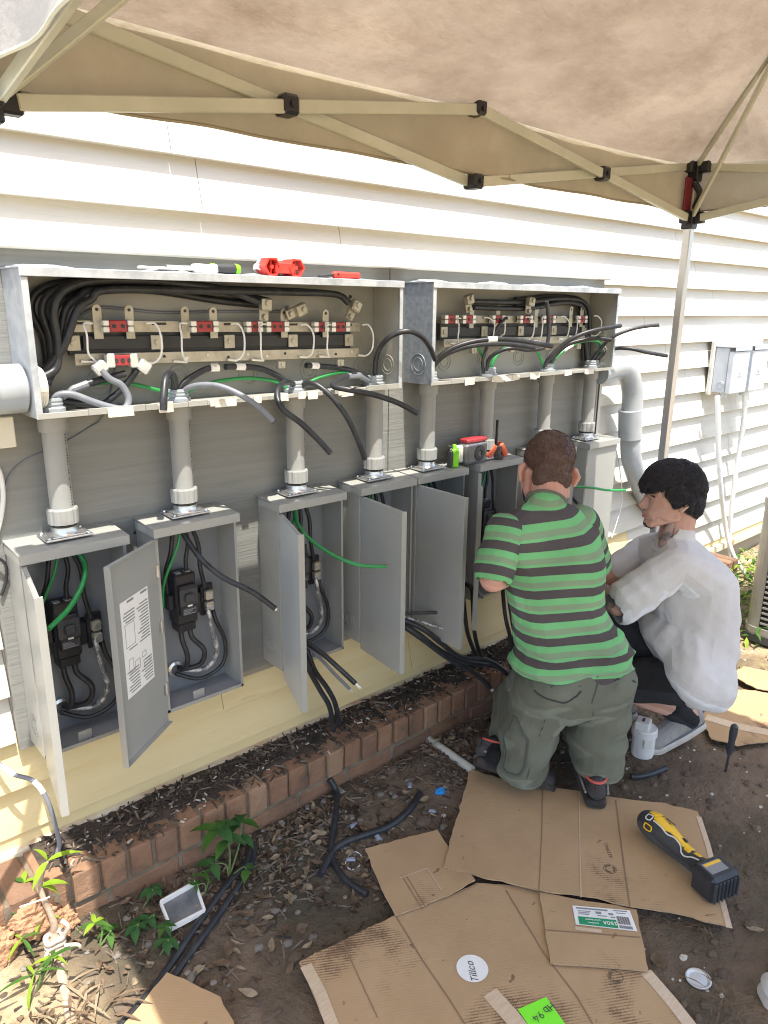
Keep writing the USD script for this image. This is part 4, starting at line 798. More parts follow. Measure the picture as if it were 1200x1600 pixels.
# conduit two
cable([(0.877, -0.066, 1.381), (0.876, -0.085, 1.423), (0.853, -0.115, 1.451), (0.821, -0.150, 1.441), (0.801, -0.175, 1.400), (0.795, -0.180, 1.368)], 'short black cable stub hooked over the lip of the left gutter box', .0095, k=7)
cable([(0.892, -0.060, 1.376), (0.911, -0.060, 1.415), (0.948, -0.060, 1.437), (0.986, -0.062, 1.452), (1.017, -0.066, 1.453)], 'black cable from the second conduit to the lower bus rail', .0085, bands=((.135, .16, 'tape_white'),))
cable([(0.900, -0.070, 1.376), (0.903, -0.090, 1.403), (0.925, -0.120, 1.416), (0.959, -0.160, 1.416), (0.995, -0.200, 1.397), (1.037, -0.230, 1.362), (1.070, -0.250, 1.322)], 'grey cable with a black end bending out of the second conduit', .0078, 'cable_gray', bands=((.30, .46, 'cable_black'),), k=7)
cable([(0.918, -0.050, 1.377), (0.942, -0.050, 1.399), (1.020, -0.050, 1.415), (1.112, -0.050, 1.419), (1.183, -0.055, 1.410), (1.224, -0.060, 1.395), (1.246, -0.066, 1.371)], 'green wire running from the second conduit to the third', .0052, 'cable_green')
cable([(1.037, -0.066, 1.455), (1.081, -0.060, 1.453), (1.149, -0.060, 1.445), (1.207, -0.060, 1.423), (1.249, -0.062, 1.395), (1.269, -0.066, 1.372)], 'black cable with white tape dropping from the lower rail into the third conduit', .0085, bands=((.035, .065, 'tape_white'),))
# conduit three
cable([(1.255, -0.066, 1.369), (1.247, -0.085, 1.397), (1.197, -0.120, 1.408), (1.146, -0.160, 1.399), (1.123, -0.190, 1.372), (1.130, -0.210, 1.343), (1.167, -0.235, 1.308), (1.209, -0.250, 1.263), (1.248, -0.260, 1.218)], 'black cable doubling over the box lip and hanging down past the third conduit', .0085, k=7)
cable([(1.273, -0.060, 1.367), (1.279, -0.085, 1.392), (1.291, -0.120, 1.399), (1.308, -0.150, 1.384), (1.332, -0.180, 1.348), (1.364, -0.200, 1.293), (1.397, -0.205, 1.226), (1.426, -0.200, 1.169)], 'black cable swinging from the third conduit down to the fourth adapter', .0085, k=7)
cable([(1.282, -0.060, 1.370), (1.311, -0.060, 1.391), (1.364, -0.060, 1.408), (1.439, -0.060, 1.419), (1.504, -0.062, 1.414), (1.556, -0.064, 1.393), (1.581, -0.066, 1.363)], 'green wire rising from the third conduit towards the fourth', .0052, 'cable_green')
cable([(1.307, -0.068, 1.447), (1.365, -0.060, 1.442), (1.439, -0.060, 1.433), (1.506, -0.060, 1.416), (1.552, -0.062, 1.389), (1.576, -0.066, 1.364)], 'black cable with white tape entering the fourth conduit from the lower rail', .0085, bands=((.02, .05, 'tape_white'),))
# conduit four
cable([(1.575, -0.060, 1.367), (1.535, -0.075, 1.399), (1.467, -0.095, 1.413), (1.396, -0.120, 1.406), (1.340, -0.155, 1.392), (1.364, -0.200, 1.383), (1.429, -0.240, 1.367), (1.497, -0.270, 1.341), (1.558, -0.290, 1.307)], 'black cable with a grey loop reaching out of the fourth conduit past the box end', .0085, bands=((.03, .16, 'cable_gray'),), k=7)
cable([(1.587, -0.066, 1.367), (1.569, -0.080, 1.418), (1.553, -0.110, 1.477), (1.552, -0.150, 1.519), (1.575, -0.180, 1.541), (1.610, -0.200, 1.545), (1.660, -0.200, 1.527), (1.705, -0.190, 1.494), (1.745, -0.175, 1.453)], 'black cable arching across the gap from the left box to the right box', .0085, k=7)
# right box
cable([(1.821, -0.066, 1.379), (1.830, -0.080, 1.427), (1.860, -0.110, 1.471), (1.924, -0.150, 1.501), (2.010, -0.190, 1.513), (2.112, -0.220, 1.508), (2.267, -0.250, 1.485)], 'upper black cable with a white band sweeping from the first conduit of the right box', .0085, bands=((.27, .305, 'tape_white'),), k=7)
cable([(1.824, -0.050, 1.382), (1.846, -0.070, 1.424), (1.883, -0.100, 1.465), (1.968, -0.140, 1.491), (2.092, -0.180, 1.494), (2.218, -0.210, 1.480)], 'lower black cable sweeping beside the white-banded one from the same conduit', .0085, k=7)
cable([(1.849, -0.050, 1.376), (1.891, -0.050, 1.445), (1.951, -0.050, 1.485), (2.013, -0.050, 1.501), (2.054, -0.050, 1.496), (2.095, -0.052, 1.472), (2.119, -0.058, 1.432)], 'green wire hooping behind the black cables at the left end of the right box', .0052, 'cable_green')
cable([(2.118, -0.066, 1.379), (2.099, -0.070, 1.424), (2.111, -0.075, 1.473), (2.144, -0.080, 1.529), (2.172, -0.085, 1.563), (2.207, -0.085, 1.581)], 'thin black cable rising from the sixth conduit to a bus tab', .006)
cable([(2.124, -0.070, 1.381), (2.111, -0.090, 1.434), (2.124, -0.120, 1.463), (2.166, -0.150, 1.477), (2.238, -0.170, 1.469), (2.310, -0.190, 1.481), (2.326, -0.190, 1.541), (2.311, -0.190, 1.610), (2.300, -0.190, 1.642)], 'black cable turning up to a cut end in the middle of the right box', .0075, k=7)
cable([(2.143, -0.066, 1.380), (2.151, -0.075, 1.423), (2.193, -0.080, 1.468), (2.251, -0.080, 1.481)], 'short wide green wire end at the sixth conduit', .0068, 'cable_green')
cable([(2.386, -0.060, 1.476), (2.426, -0.062, 1.455), (2.456, -0.064, 1.424), (2.478, -0.066, 1.388)], 'green wire dropping into the seventh conduit', .0052, 'cable_green')
cable([(2.478, -0.066, 1.388), (2.475, -0.090, 1.425), (2.505, -0.120, 1.471), (2.545, -0.160, 1.511), (2.614, -0.200, 1.536), (2.731, -0.240, 1.553)], 'black cable leaving the seventh conduit and ending above the right box corner', .0085, k=7)
cable([(2.481, -0.070, 1.386), (2.516, -0.090, 1.436), (2.549, -0.130, 1.482), (2.634, -0.190, 1.503), (2.687, -0.230, 1.498)], 'short black cable under the longer one at the seventh conduit', .0085)
cable([(2.504, -0.066, 1.385), (2.557, -0.085, 1.442), (2.637, -0.100, 1.479), (2.721, -0.110, 1.490), (2.809, -0.100, 1.477), (2.844, -0.085, 1.433), (2.844, -0.075, 1.411)], 'bright green wire curling over the seventh and eighth conduits', .0055, 'cable_green', bands=((.10, .15, 'cable_white'),))
cable([(2.802, -0.066, 1.390), (2.809, -0.100, 1.445), (2.814, -0.150, 1.500), (2.874, -0.200, 1.535), (2.954, -0.240, 1.550), (2.996, -0.260, 1.553)], 'black cable with a stripped pale end pointing right over the siding', .0072, tip=None, bands=((.36, .42, 'strand'),), k=7)
cable([(2.816, -0.070, 1.390), (2.841, -0.100, 1.431), (2.862, -0.140, 1.454), (2.888, -0.200, 1.456), (2.943, -0.250, 1.441), (3.033, -0.290, 1.426)], 'lowest black cable pointing right past the tent leg', .0078, k=7)
# enclosure cables
cable([(0.589, -0.090, 1.019), (0.593, -0.110, 0.988), (0.567, -0.150, 0.955), (0.519, -0.190, 0.922), (0.454, -0.240, 0.905)], 'green wire curling out of the leftmost enclosure', .0062, 'cable_green', k=7)
cable([(0.871, -0.075, 1.021), (0.882, -0.100, 0.984), (0.899, -0.140, 0.940), (0.937, -0.180, 0.894), (0.990, -0.240, 0.857), (1.036, -0.280, 0.808)], 'black cable with a white tape band poking out of the enclosure with the paper sheet', .0078, tip=(.004, 'bare_copper'), bands=((.355, .385, 'tape_white'),), k=7)
cable([(1.249, -0.070, 1.008), (1.244, -0.100, 0.970), (1.260, -0.140, 0.929), (1.295, -0.190, 0.891), (1.342, -0.240, 0.861), (1.385, -0.280, 0.852), (1.422, -0.310, 0.851)], 'long green wire reaching out of the third enclosure', .0058, 'cable_green', k=7)
cable([(1.219, -0.070, 0.589), (1.229, -0.120, 0.569), (1.243, -0.140, 0.498), (1.294, -0.130, 0.400), (1.348, -0.110, 0.306), (1.371, -0.100, 0.201)], 'black cable dropping from the third enclosure to the brick ledge, nearer of the two', .0088, k=7)
cable([(1.230, -0.070, 0.600), (1.252, -0.115, 0.555), (1.275, -0.130, 0.476), (1.333, -0.120, 0.386), (1.380, -0.100, 0.302), (1.404, -0.090, 0.203)], 'black cable dropping from the third enclosure to the brick ledge, right of its twin', .0088, k=7)
cable([(1.234, -0.060, 0.590), (1.249, -0.120, 0.580), (1.272, -0.180, 0.555), (1.302, -0.230, 0.511), (1.338, -0.260, 0.462)], 'black cable with frayed bare strands sticking out of the third enclosure', .0082, tip=(.024, 'bare_copper'), k=7)
cable([(1.229, -0.060, 0.587), (1.251, -0.110, 0.572), (1.279, -0.160, 0.527), (1.315, -0.190, 0.470), (1.362, -0.200, 0.409)], 'thin grey cable under the frayed one at the third enclosure', .0058, 'cable_gray', tip=(.016, 'bare_copper'), k=7)
cable([(1.620, -0.070, 0.587), (1.621, -0.160, 0.594), (1.675, -0.200, 0.590), (1.735, -0.250, 0.592), (1.766, -0.270, 0.587)], 'thin black cable with a bare end in front of the fifth enclosure door', .0055, tip=(.022, 'bare_copper'), k=6)
cable([(1.629, -0.060, 0.576), (1.612, -0.170, 0.588), (1.672, -0.220, 0.563), (1.717, -0.270, 0.543), (1.735, -0.290, 0.535)], 'grey bare wire ending at the lower edge of the fifth door', .0045, 'strand', tip=(.03, 'bare_copper'), k=6)
cable([(1.614, -0.070, 0.578), (1.594, -0.180, 0.587), (1.653, -0.240, 0.552), (1.730, -0.260, 0.480), (1.833, -0.260, 0.394), (1.955, -0.280, 0.347), (2.007, -0.300, 0.310), (2.077, -0.310, 0.242)], 'thick black cable sagging from the fourth enclosure towards the kneeling man', .0098, k=7)
cable([(1.619, -0.065, 0.568), (1.591, -0.190, 0.577), (1.638, -0.240, 0.532), (1.742, -0.250, 0.440), (1.863, -0.250, 0.360), (2.018, -0.260, 0.296), (2.119, -0.270, 0.233)], 'second thick black cable sagging just under the first', .0098, k=7)
cable([(1.623, -0.060, 0.560), (1.588, -0.200, 0.574), (1.649, -0.245, 0.516), (1.776, -0.250, 0.404), (1.907, -0.245, 0.307), (1.990, -0.240, 0.238), (2.034, -0.240, 0.189)], 'thick black cable bending down to a white stripped end over the bricks', .0105, tip=(.026, 'tape_white'), k=7)
cable([(1.999, -0.070, 0.580), (1.982, -0.120, 0.562), (1.968, -0.150, 0.499), (1.980, -0.160, 0.406), (2.015, -0.170, 0.317), (2.046, -0.180, 0.241)], 'black cable hanging from the fifth enclosure, left of two', .0085, k=7)
cable([(2.024, -0.080, 0.582), (2.025, -0.130, 0.570), (2.015, -0.150, 0.499), (2.017, -0.160, 0.408), (2.037, -0.170, 0.324), (2.085, -0.180, 0.243)], 'black cable hanging from the fifth enclosure, right of two', .0085, k=7)
cable([(2.082, -0.070, 0.554), (2.080, -0.120, 0.537), (2.093, -0.130, 0.515)], 'short cut cable end under the sixth enclosure', .0065, 'cable_gray')
cable([(2.263, -0.090, 0.540), (2.207, -0.140, 0.499), (2.181, -0.180, 0.422), (2.191, -0.200, 0.343), (2.188, -0.220, 0.280), (2.156, -0.240, 0.186), (2.159, -0.260, 0.049), (2.207, -0.270, -0.113)], 'black cable hanging beside the kneeling man down past his shorts', .0082, k=7)
cable([(2.293, -0.090, 0.533), (2.232, -0.150, 0.482), (2.210, -0.190, 0.403), (2.206, -0.215, 0.329), (2.180, -0.240, 0.234), (2.106, -0.330, 0.157), (2.147, -0.370, 0.033), (2.220, -0.380, -0.079)], 'second black cable hanging beside the man and trailing over his pocket', .0075, k=7)
cable([(2.592, -0.120, 0.911), (2.660, -0.140, 0.882), (2.721, -0.180, 0.874), (2.817, -0.200, 0.852), (2.926, -0.220, 0.839)], 'green wire pointing right in front of the closed enclosure', .0055, 'cable_green', k=6)
cable([(2.601, -0.140, 0.869), (2.598, -0.170, 0.847), (2.593, -0.200, 0.829)], 'short black cable beside the ear of the man in stripes', .008)
cable([(3.148, -0.020, 0.974), (3.182, -0.030, 0.877), (3.235, -0.030, 0.708), (3.208, -0.030, 0.597), (3.174, -0.030, 0.520)], 'thin pale wire down the edge of the closed enclosure', .0022, 'cable_white')
cable([(0.353, -0.010, 0.485), (0.362, -0.030, 0.476), (0.381, -0.050, 0.455), (0.416, -0.070, 0.433), (0.432, -0.090, 0.405), (0.443, -0.100, 0.354), (0.450, -0.100, 0.291), (0.454, -0.100, 0.237), (0.443, -0.100, 0.203)], 'grey cable drooping in front of the siding at the lower left', .006, 'cable_gray', bands=((.02, .06, 'cable_white'), (.11, .15, 'cable_white')), k=7)
cable([(0.414, -0.030, 1.032), (0.432, -0.030, 1.008), (0.432, -0.020, 0.967), (0.416, -0.020, 0.929)], 'thin dark cord at the left edge beside the leftmost enclosure', .004, k=5)
cable([(0.446, -0.020, 1.245), (0.451, -0.020, 1.221), (0.450, -0.020, 1.175), (0.440, -0.020, 1.129), (0.427, -0.020, 1.091)], 'thin white cord at the left picture edge above the leftmost enclosure', .006, 'cable_white', k=5)
# cables on the ground
def gcable(P, label, r, m='cable_black', **k):
    P = [(x, y, float(ground_z(x, y)) + r + z) for x, y, z in P]; return cable(P, label, r, m, **k)
gcable([(0.943, -0.244, 0.000), (0.905, -0.281, 0.000), (0.831, -0.315, 0.000), (0.750, -0.352, 0.000), (0.670, -0.395, 0.000), (0.578, -0.444, 0.000), (0.500, -0.481, 0.000), (0.415, -0.515, 0.000)], 'upper black hose lying from the weed to the lower left corner', .010)
gcable([(0.961, -0.236, 0.000), (0.923, -0.287, 0.000), (0.842, -0.340, 0.000), (0.765, -0.379, 0.000), (0.685, -0.421, 0.000), (0.602, -0.459, 0.000), (0.515, -0.501, 0.000), (0.446, -0.532, 0.000)], 'lower black hose lying beside the upper one towards the lower left corner', .010)
gcable([(1.285, -0.189, 0.040), (1.290, -0.220, 0.000), (1.223, -0.299, 0.000), (1.152, -0.371, 0.000), (1.119, -0.421, 0.000), (1.106, -0.498, 0.000), (1.120, -0.580, 0.000)], 'black hose coming out at the ledge foot and bending towards the small cardboard', .0105)
gcable([(1.527, -0.375, 0.000), (1.446, -0.410, 0.000), (1.351, -0.421, 0.000), (1.266, -0.410, 0.000), (1.201, -0.395, 0.000), (1.145, -0.394, 0.000), (1.089, -0.423, 0.000), (1.056, -0.441, 0.000)], 'black hose lying crosswise over the other hose by the ledge', .0115)
gcable([(2.179, -0.782, 0.000), (2.205, -0.804, 0.000), (2.260, -0.823, 0.000), (2.324, -0.837, 0.000)], 'short black hose piece on the mud by the white bucket', .011)
gcable([(1.179, -0.423, 0.000), (1.202, -0.429, 0.000), (1.203, -0.458, 0.000), (1.170, -0.479, 0.000), (1.146, -0.472, 0.000), (1.148, -0.446, 0.000), (1.175, -0.427, 0.000)], 'small ring of pale wire on the ground by the crossing hoses', .0018, 'cable_white', k=6)

# ================================================================== TOOLS ON THE BOXES
zt = 1.6955
sd = thing('screwdriver', 'black and green screwdriver lying on the left gutter box', 'screwdriver', (1.02, -.10, zt))
P_ = [(0.977, -0.100, 1.721), (1.074, -0.100, 1.725)]
A_, B_ = V(P_[0]), V(P_[1]); A_[2] = B_[2] = zt + .0145
def along(prof, a, b, n=14):
    d = unit(V(b) - V(a)); s = unit(np.cross(d, [0, 0, 1.0])); return place(lathe(prof, (0, 0, 0), n), a, s, np.cross(d, s), d)
Lh = np.linalg.norm(B_ - A_)
v, f = along([(0, 0), (.009, .002), (.0125, .012), (.011, .035), (.0135, .06), (.0135, Lh - .02), (.011, Lh - .008)], A_, B_, 12); part('handle', (v, f), 'black_mid', sd, smooth=30)
part('handle_band', along([(.0122, .010), (.0132, .012), (.0128, .022), (.012, .023)], A_, B_, 12), 'lime', sd); part('handle_cap', along([(.0137, Lh - .016), (.0142, Lh - .012), (.012, Lh - .002), (0, Lh)], A_, B_, 12), 'lime', sd)
part('shaft', tube([A_ - unit(B_ - A_) * .11, A_], .004, 8, 1), 'steel', sd)
solo('plastic_wedge', merge([obox((.86, -.115, zt + .009), unit([1, .1, 0]), unit([-.1, 1, 0]), (0, 0, 1), .15, .016, .006, .002), obox((.965, -.112, zt + .012), (1, 0, 0), (0, 1, 0), (0, 0, 1), .065, .03, .022, .004)]), 'white_plastic', 'long white plastic piece lying on the left gutter box before the screwdriver', 'plastic piece')
fx = [p[0] for p in [(1.142, -0.090, 1.731), (1.268, -0.060, 1.734), (1.169, -0.110, 1.702), (1.232, -0.110, 1.704)]]
solo('pipe_fitting', merge([place(lathe([(.012, 0), (.019, 0), (.021, .012), (.017, .016), (.017, .045), (.012, .045)], (0, 0, 0), 14), (fx[0], -.09, zt + .012), unit([1, 0, -.5]), (0, 1, 0), unit([.5, 0, .9]))]), 'white_plastic', 'grey white pipe fitting standing left of the red clip on the left gutter box', 'fitting')
solo('pipe_fitting', merge([place(lathe([(.011, 0), (.017, 0), (.020, .010), (.016, .014), (.016, .034), (.010, .034)], (0, 0, 0), 14), (fx[1], -.055, zt + .014), unit([1, .2, .3]), unit([-.2, 1, 0]), unit([-.3, 0, 1]))]), 'white_plastic', 'smaller white pipe fitting behind the red clip on the left gutter box', 'fitting')
rc = thing('red_clip', 'bright red plastic clip with two hollow ends on top of the left gutter box', 'clip', ((fx[2] + fx[3]) / 2, -.115, zt))
def hexring(c, r, th, L):
    outer = sg.Polygon([(r * math.cos(a), r * math.sin(a)) for a in np.arange(6) * math.pi / 3]); inner = outer.buffer(-th)
    m = trimesh.creation.extrude_polygon(outer.difference(inner), L, engine='earcut'); return place(m, c, (1, 0, 0), (0, 0, 1), (0, -1, 0))
for q in (fx[2] - .012, fx[3] + .004): part('hollow_end', merge([hexring((q, -.085, zt + .024), .026, .004, .05), tube([(q, -.09, zt + .024), (q, -.13, zt + .024)], .006, 8, 1), box(q - .002, q + .002, -.125, -.09, zt + .003, zt + .045, 0)]), 'red_bright', rc)
part('bridge', box(fx[2], fx[3], -.132, -.09, zt + .008, zt + .036, .003), 'red_bright', rc)
kn = thing('folding_knife', 'red handled tool with a dark tip on the left gutter box', 'tool', (1.4, -.12, zt))
k0, k1 = [(1.363, -0.130, 1.694), (1.461, -0.130, 1.697)]
part('handle', merge([obox(((k0[0] + k1[0]) / 2, -.13, zt + .010), (1, 0, 0), (0, 1, 0), (0, 0, 1), k1[0] - k0[0], .022, .018, .005)]), 'red_bright', kn)
part('blade', obox((k0[0] - .022, -.13, zt + .008), unit([1, 0, .12]), (0, 1, 0), unit([-.12, 0, 1]), .055, .014, .006, .002), 'black_mid', kn); part('rivet', disc((k0[0] + .012, -.1415, zt + .011), .004, (0, 1, 0), .002, 8), 'bolt_dark', kn)
# on the enclosure hoods
ez = 1.0585
gb = thing('lime_bottle', 'lime green and black marker bottle standing on the fifth enclosure hood', 'bottle', (1.93, -.10, ez))
bx_ = [(1.932, -0.100, 1.067), (1.928, -0.100, 1.152)]; bxx = bx_[0][0]
part('body', lathe([(0, .001), (.016, .002), (.0175, .006), (.0175, .058), (.014, .066), (.010, .069)], (bxx, -.10, ez), 16), 'lime', gb, smooth=40); part('cap', lathe([(.0085, .068), (.0085, .080), (.006, .083), (0, .083)], (bxx, -.10, ez), 12), 'lime', gb, smooth=40)
part('black_side', box(bxx - .027, bxx - .014, -.112, -.088, ez + .004, ez + .064, .005), 'black_mid', gb); part('nozzle', tube([(bxx - .022, -.10, ez + .064), (bxx - .012, -.10, ez + .076), (bxx - .035, -.10, ez + .080)], .004, 6, 3), 'black_mid', gb)
tm = thing('tape_measure', 'clear and black tape measure with a red top on the sixth enclosure hood', 'tape measure', (2.09, -.09, ez))
t0, t1 = [(1.982, -0.100, 1.085), (2.100, -0.100, 1.070)]; a, b = t0[0], t1[0]
tb = part('case', box(a, b, -.118, -.066, ez + .002, ez + .080, .010), 'clear_grey', tm); part('red_top', box(a + .006, b - .002, -.114, -.070, ez + .0805, ez + .096, .004), 'red_plastic', tm)
part('reel_face', place(lathe([(.010, .003), (.014, .004), (.026, .003), (.030, 0), (.030, -.002)], (0, 0, 0), 20), ((a + b) / 2 + .01, -.1185, ez + .040), (1, 0, 0), (0, 0, 1), (0, -1, 0)), 'black_mid', tm); part('grip', box(a - .026, a - .002, -.105, -.075, ez + .012, ez + .074, .006), 'paper_aged', tm)
ot = thing('orange_tool', 'orange red knockout tool with an upright black rod on the sixth enclosure hood', 'tool', (2.17, -.09, ez))
o0, o1 = [(2.121, -0.100, 1.077), (2.231, -0.100, 1.073)]; a, b = o0[0], o1[0]
part('jaw', obox((a + .022, -.09, ez + .030), unit([.6, 0, .8]), (0, 1, 0), unit([-.8, 0, .6]), .062, .030, .028, .006), 'orange_red', ot); part('jaw', obox((b - .018, -.09, ez + .032), unit([-.6, 0, .8]), (0, 1, 0), unit([.8, 0, .6]), .066, .030, .026, .006), 'orange_red', ot)
part('hub', lathe([(0, .002), (.030, .002), (.032, .010), (.020, .016), (.020, .046), (.012, .05), (0, .05)], ((a + b) / 2, -.09, ez), 16), 'black_mid', ot); part('rod', tube([((a + b) / 2, -.09, ez + .05), ((a + b) / 2 + .001, -.09, ez + .148)], .0052, 8, 1), 'black_plastic', ot)

# ================================================================== CARDBOARD AND THINGS ON THE GROUND
def pip(poly, n): return sg.Polygon(poly)
def sheet(name, label, P2, z, m='card', th=.004, amp=.012, seed=1, rag=.004, step=.022, lift=()):
    """a lying cardboard sheet: outline in metres, ragged edges, gentle warps"""
    P2 = [(p[0], p[1]) for p in P2]; ring = []
    for i in range(len(P2)):
        a, b = V(P2[i]), V(P2[(i + 1) % len(P2)]); L = np.linalg.norm(b - a); k = max(1, int(L / step)); nrm = V([-(b - a)[1], (b - a)[0]]) / L
        for t in np.arange(k) / k:
            q = a + (b - a) * t; ring.append(q + nrm * rag * (fbm(V([q[0] * 38, q[1] * 38, seed]), 2, seed) - .5) * 2 * (t > 0))
    poly = sg.Polygon(ring).buffer(0)
    if poly.geom_type != 'Polygon': poly = max(poly.geoms, key=lambda g: g.area)
    x0, y0, x1, y1 = poly.bounds; pts = [p for p in poly.exterior.coords[:-1]]
    inn = poly.buffer(-step * .6)
    for x in np.arange(x0, x1, step):
        yy = np.arange(y0, y1, step); yy = yy + (nrg.random(len(yy)) - .5) * step * .3; xx = x + (nrg.random(len(yy)) - .5) * step * .3
        ok = shapely.contains_xy(inn, xx, yy); pts += list(zip(xx[ok], yy[ok]))
    from scipy.spatial import Delaunay
    pts = V(pts); tri = Delaunay(pts).simplices; cen = pts[tri].mean(1)
    keep = shapely.contains_xy(poly, cen[:, 0], cen[:, 1]); tri = tri[keep]
    d = (pts[tri[:, 1]] - pts[tri[:, 0]]); e = (pts[tri[:, 2]] - pts[tri[:, 0]]); fl = d[:, 0] * e[:, 1] - d[:, 1] * e[:, 0] < 0; tri[fl] = tri[fl][:, ::-1]
    def zz(x, y):
        q = np.stack([np.asarray(x, float), np.asarray(y, float), 0 * np.asarray(x, float) + seed], -1)
        h = z + amp * (fbm(q * 2.6, 3, seed) - .2)
        for cx_, cy_, r, hh in lift: h = h + hh * np.exp(-((q[..., 0] - cx_) ** 2 + (q[..., 1] - cy_) ** 2) / r ** 2)
        return h
    n = len(pts); Z = zz(pts[:, 0], pts[:, 1]); top = np.c_[pts, Z + th]; bot = np.c_[pts, Z]; nb = len(poly.exterior.coords) - 1
    f = [tri, tri[:, ::-1] + n]; s = []
    ccw = poly.exterior.is_ccw
    for i in range(nb):
        j = (i + 1) % nb
        s += [(i, i + n, j + n), (i, j + n, j)] if ccw else [(i, j, j + n), (i, j + n, i + n)]
    t = thing(name, label, 'cardboard', (float(pts[:, 0].mean()), float(pts[:, 1].mean()), z))
    part('cardboard_face', (np.vstack([top, bot]), np.vstack(f)), m, t, smooth=True); part('cut_edge', (np.vstack([top, bot]), V(s)), 'card_edge', t)
    return t, lambda x, y: zz(x, y) + th
def strip(t, zf, pts, w, m, name, off=.0012):
    """a narrow ribbon lying on a sheet"""
    P = [V(p[:2]) for p in pts]; out = []
    for a, b in zip(P[:-1], P[1:]):
        k = max(2, int(np.linalg.norm(b - a) / .02)); out += [a + (b - a) * s for s in np.arange(k) / k]
    out = V(out + [P[-1]]); T = np.gradient(out, axis=0); T /= np.linalg.norm(T, axis=1, keepdims=True); Nn = np.c_[-T[:, 1], T[:, 0]] * w / 2; vs = []
    for q, n in zip(out, Nn):
        for s in (-1, 1): x, y = q + n * s; vs.append((x, y, float(zf(x, y)) + off))
    f = [(2 * i, 2 * i + 2, 2 * i + 3, 2 * i + 1) for i in range(len(out) - 1)]
    v, f = arr(merge([(V(vs), V(f))])); return part(name, (v, f[:, ::-1]), m, t)
def decal(zf, m2, c, ang, off):
    """lays a flat 2-D mesh (x, y, small z) on a sheet at c, turned by ang"""
    v, f = arr(m2); ca, sa = math.cos(ang), math.sin(ang); x = c[0] + v[:, 0] * ca - v[:, 1] * sa; y = c[1] + v[:, 0] * sa + v[:, 1] * ca
    return np.c_[x, y, zf(x, y) + off + v[:, 2]], f
def rect2(x0, x1, y0, y1, n=5):
    X, Y = np.meshgrid(np.linspace(x0, x1, n), np.linspace(y0, y1, n), indexing='ij'); ii = np.arange(n * n).reshape(n, n)
    return np.stack([X, Y, 0 * X], -1).reshape(-1, 3), np.stack([ii[:-1, :-1], ii[1:, :-1], ii[1:, 1:], ii[:-1, 1:]], -1).reshape(-1, 4)
def disc2(r, n=28, rings_=3):
    th = np.arange(n) / n * 2 * math.pi; v = [(0, 0, 0)]; f = []
    for k in range(1, rings_ + 1): v += [(r * k / rings_ * math.cos(a), r * k / rings_ * math.sin(a), 0) for a in th]
    f += [(0, 1 + j, 1 + (j + 1) % n, 0) for j in range(n)]
    for k in range(rings_ - 1):
        for j in range(n): a, b = 1 + k * n + j, 1 + k * n + (j + 1) % n; f.append((a, a + n, b + n, b))
    v = V(v); tri = []
    for q in f: tri += [(q[0], q[1], q[2])] + ([(q[0], q[2], q[3])] if q[3] != 0 else [])
    return v, V(tri)
def tri_fix(m):
    v, f = arr(merge([m])); return v, f
# the large bottom sheet
P4 = [(0.837, -0.648, 0.000), (0.978, -0.672, 0.000), (1.131, -0.698, 0.000), (1.260, -0.739, 0.000), (1.378, -0.765, 0.000), (1.448, -0.838, 0.000), (1.502, -0.911, 0.000), (1.500, -1.030, 0.000), (1.499, -1.139, 0.000), (1.489, -1.228, 0.000), (1.464, -1.311, 0.000), (1.438, -1.380, 0.000), (1.403, -1.443, 0.000), (1.259, -1.353, 0.000), (1.020, -1.186, 0.000), (0.760, -0.977, 0.000), (0.763, -0.887, 0.000), (0.804, -0.767, 0.000)]
s4, z4 = sheet('cardboard_sheet', 'largest muddy cardboard sheet with the round white sticker, at the bottom', P4, .010, 'card_b', seed=4)
strip(s4, z4, [(1.120, -0.700, 0.000), (1.076, -0.850, 0.000), (1.050, -0.965, 0.000), (1.016, -1.088, 0.000)], .004, 'card_crease', 'fold_line'); strip(s4, z4, [(1.419, -0.839, 0.000), (1.326, -1.042, 0.000), (1.287, -1.166, 0.000), (1.254, -1.233, 0.000)], .004, 'card_crease', 'fold_line'); strip(s4, z4, [(0.958, -0.671, 0.000), (0.923, -0.779, 0.000), (0.887, -0.894, 0.000)], .003, 'card_crease', 'fold_line')
strip(s4, z4, [(0.843, -0.668, 0.000), (0.825, -0.752, 0.000), (0.781, -0.883, 0.000)], .03, 'card_tape', 'packing_tape'); strip(s4, z4, [(1.476, -1.241, 0.000), (1.447, -1.325, 0.000), (1.416, -1.399, 0.000)], .032, 'card_tape', 'packing_tape'); strip(s4, z4, [(1.136, -1.022, 0.000), (1.125, -1.100, 0.000), (1.109, -1.169, 0.000)], .042, 'card_tape', 'packing_tape')
c = [(1.154, -0.949, 0.020)][0]; g = [(1.204, -0.904, 0.020), (1.106, -0.992, 0.020)]
part('round_sticker', decal(z4, disc2(.040), c, 0, .0016), 'paper', s4)
camdir = math.atan2(c[1] + 1.9, c[0])                                # writing reads from the far side of the sheet
tx_ = meshkit.text_mesh('Tillco', .017, .0004); v = V(tx_.vertices); v[:, 0] -= v[:, 0].mean(); v[:, 1] -= v[:, 1].mean(); v[:, 0] += v[:, 1] * .35
part('sticker_writing', decal(z4, (v, V(tx_.faces)), c, camdir + .30, .0019), 'ink', s4)
npos = [(1.150, -1.096, 0.020), (1.225, -1.122, 0.020), (1.206, -1.192, 0.020), (1.129, -1.167, 0.020)]
q0, q1, q2, q3 = [V(p[:2]) for p in npos]; u1, u2 = (q1 - q0), (q3 - q0); U, W2 = np.meshgrid(np.linspace(0, 1, 6), np.linspace(0, 1, 6), indexing='ij'); XY = q0 + U[..., None] * u1 + W2[..., None] * u2; ii = np.arange(36).reshape(6, 6)
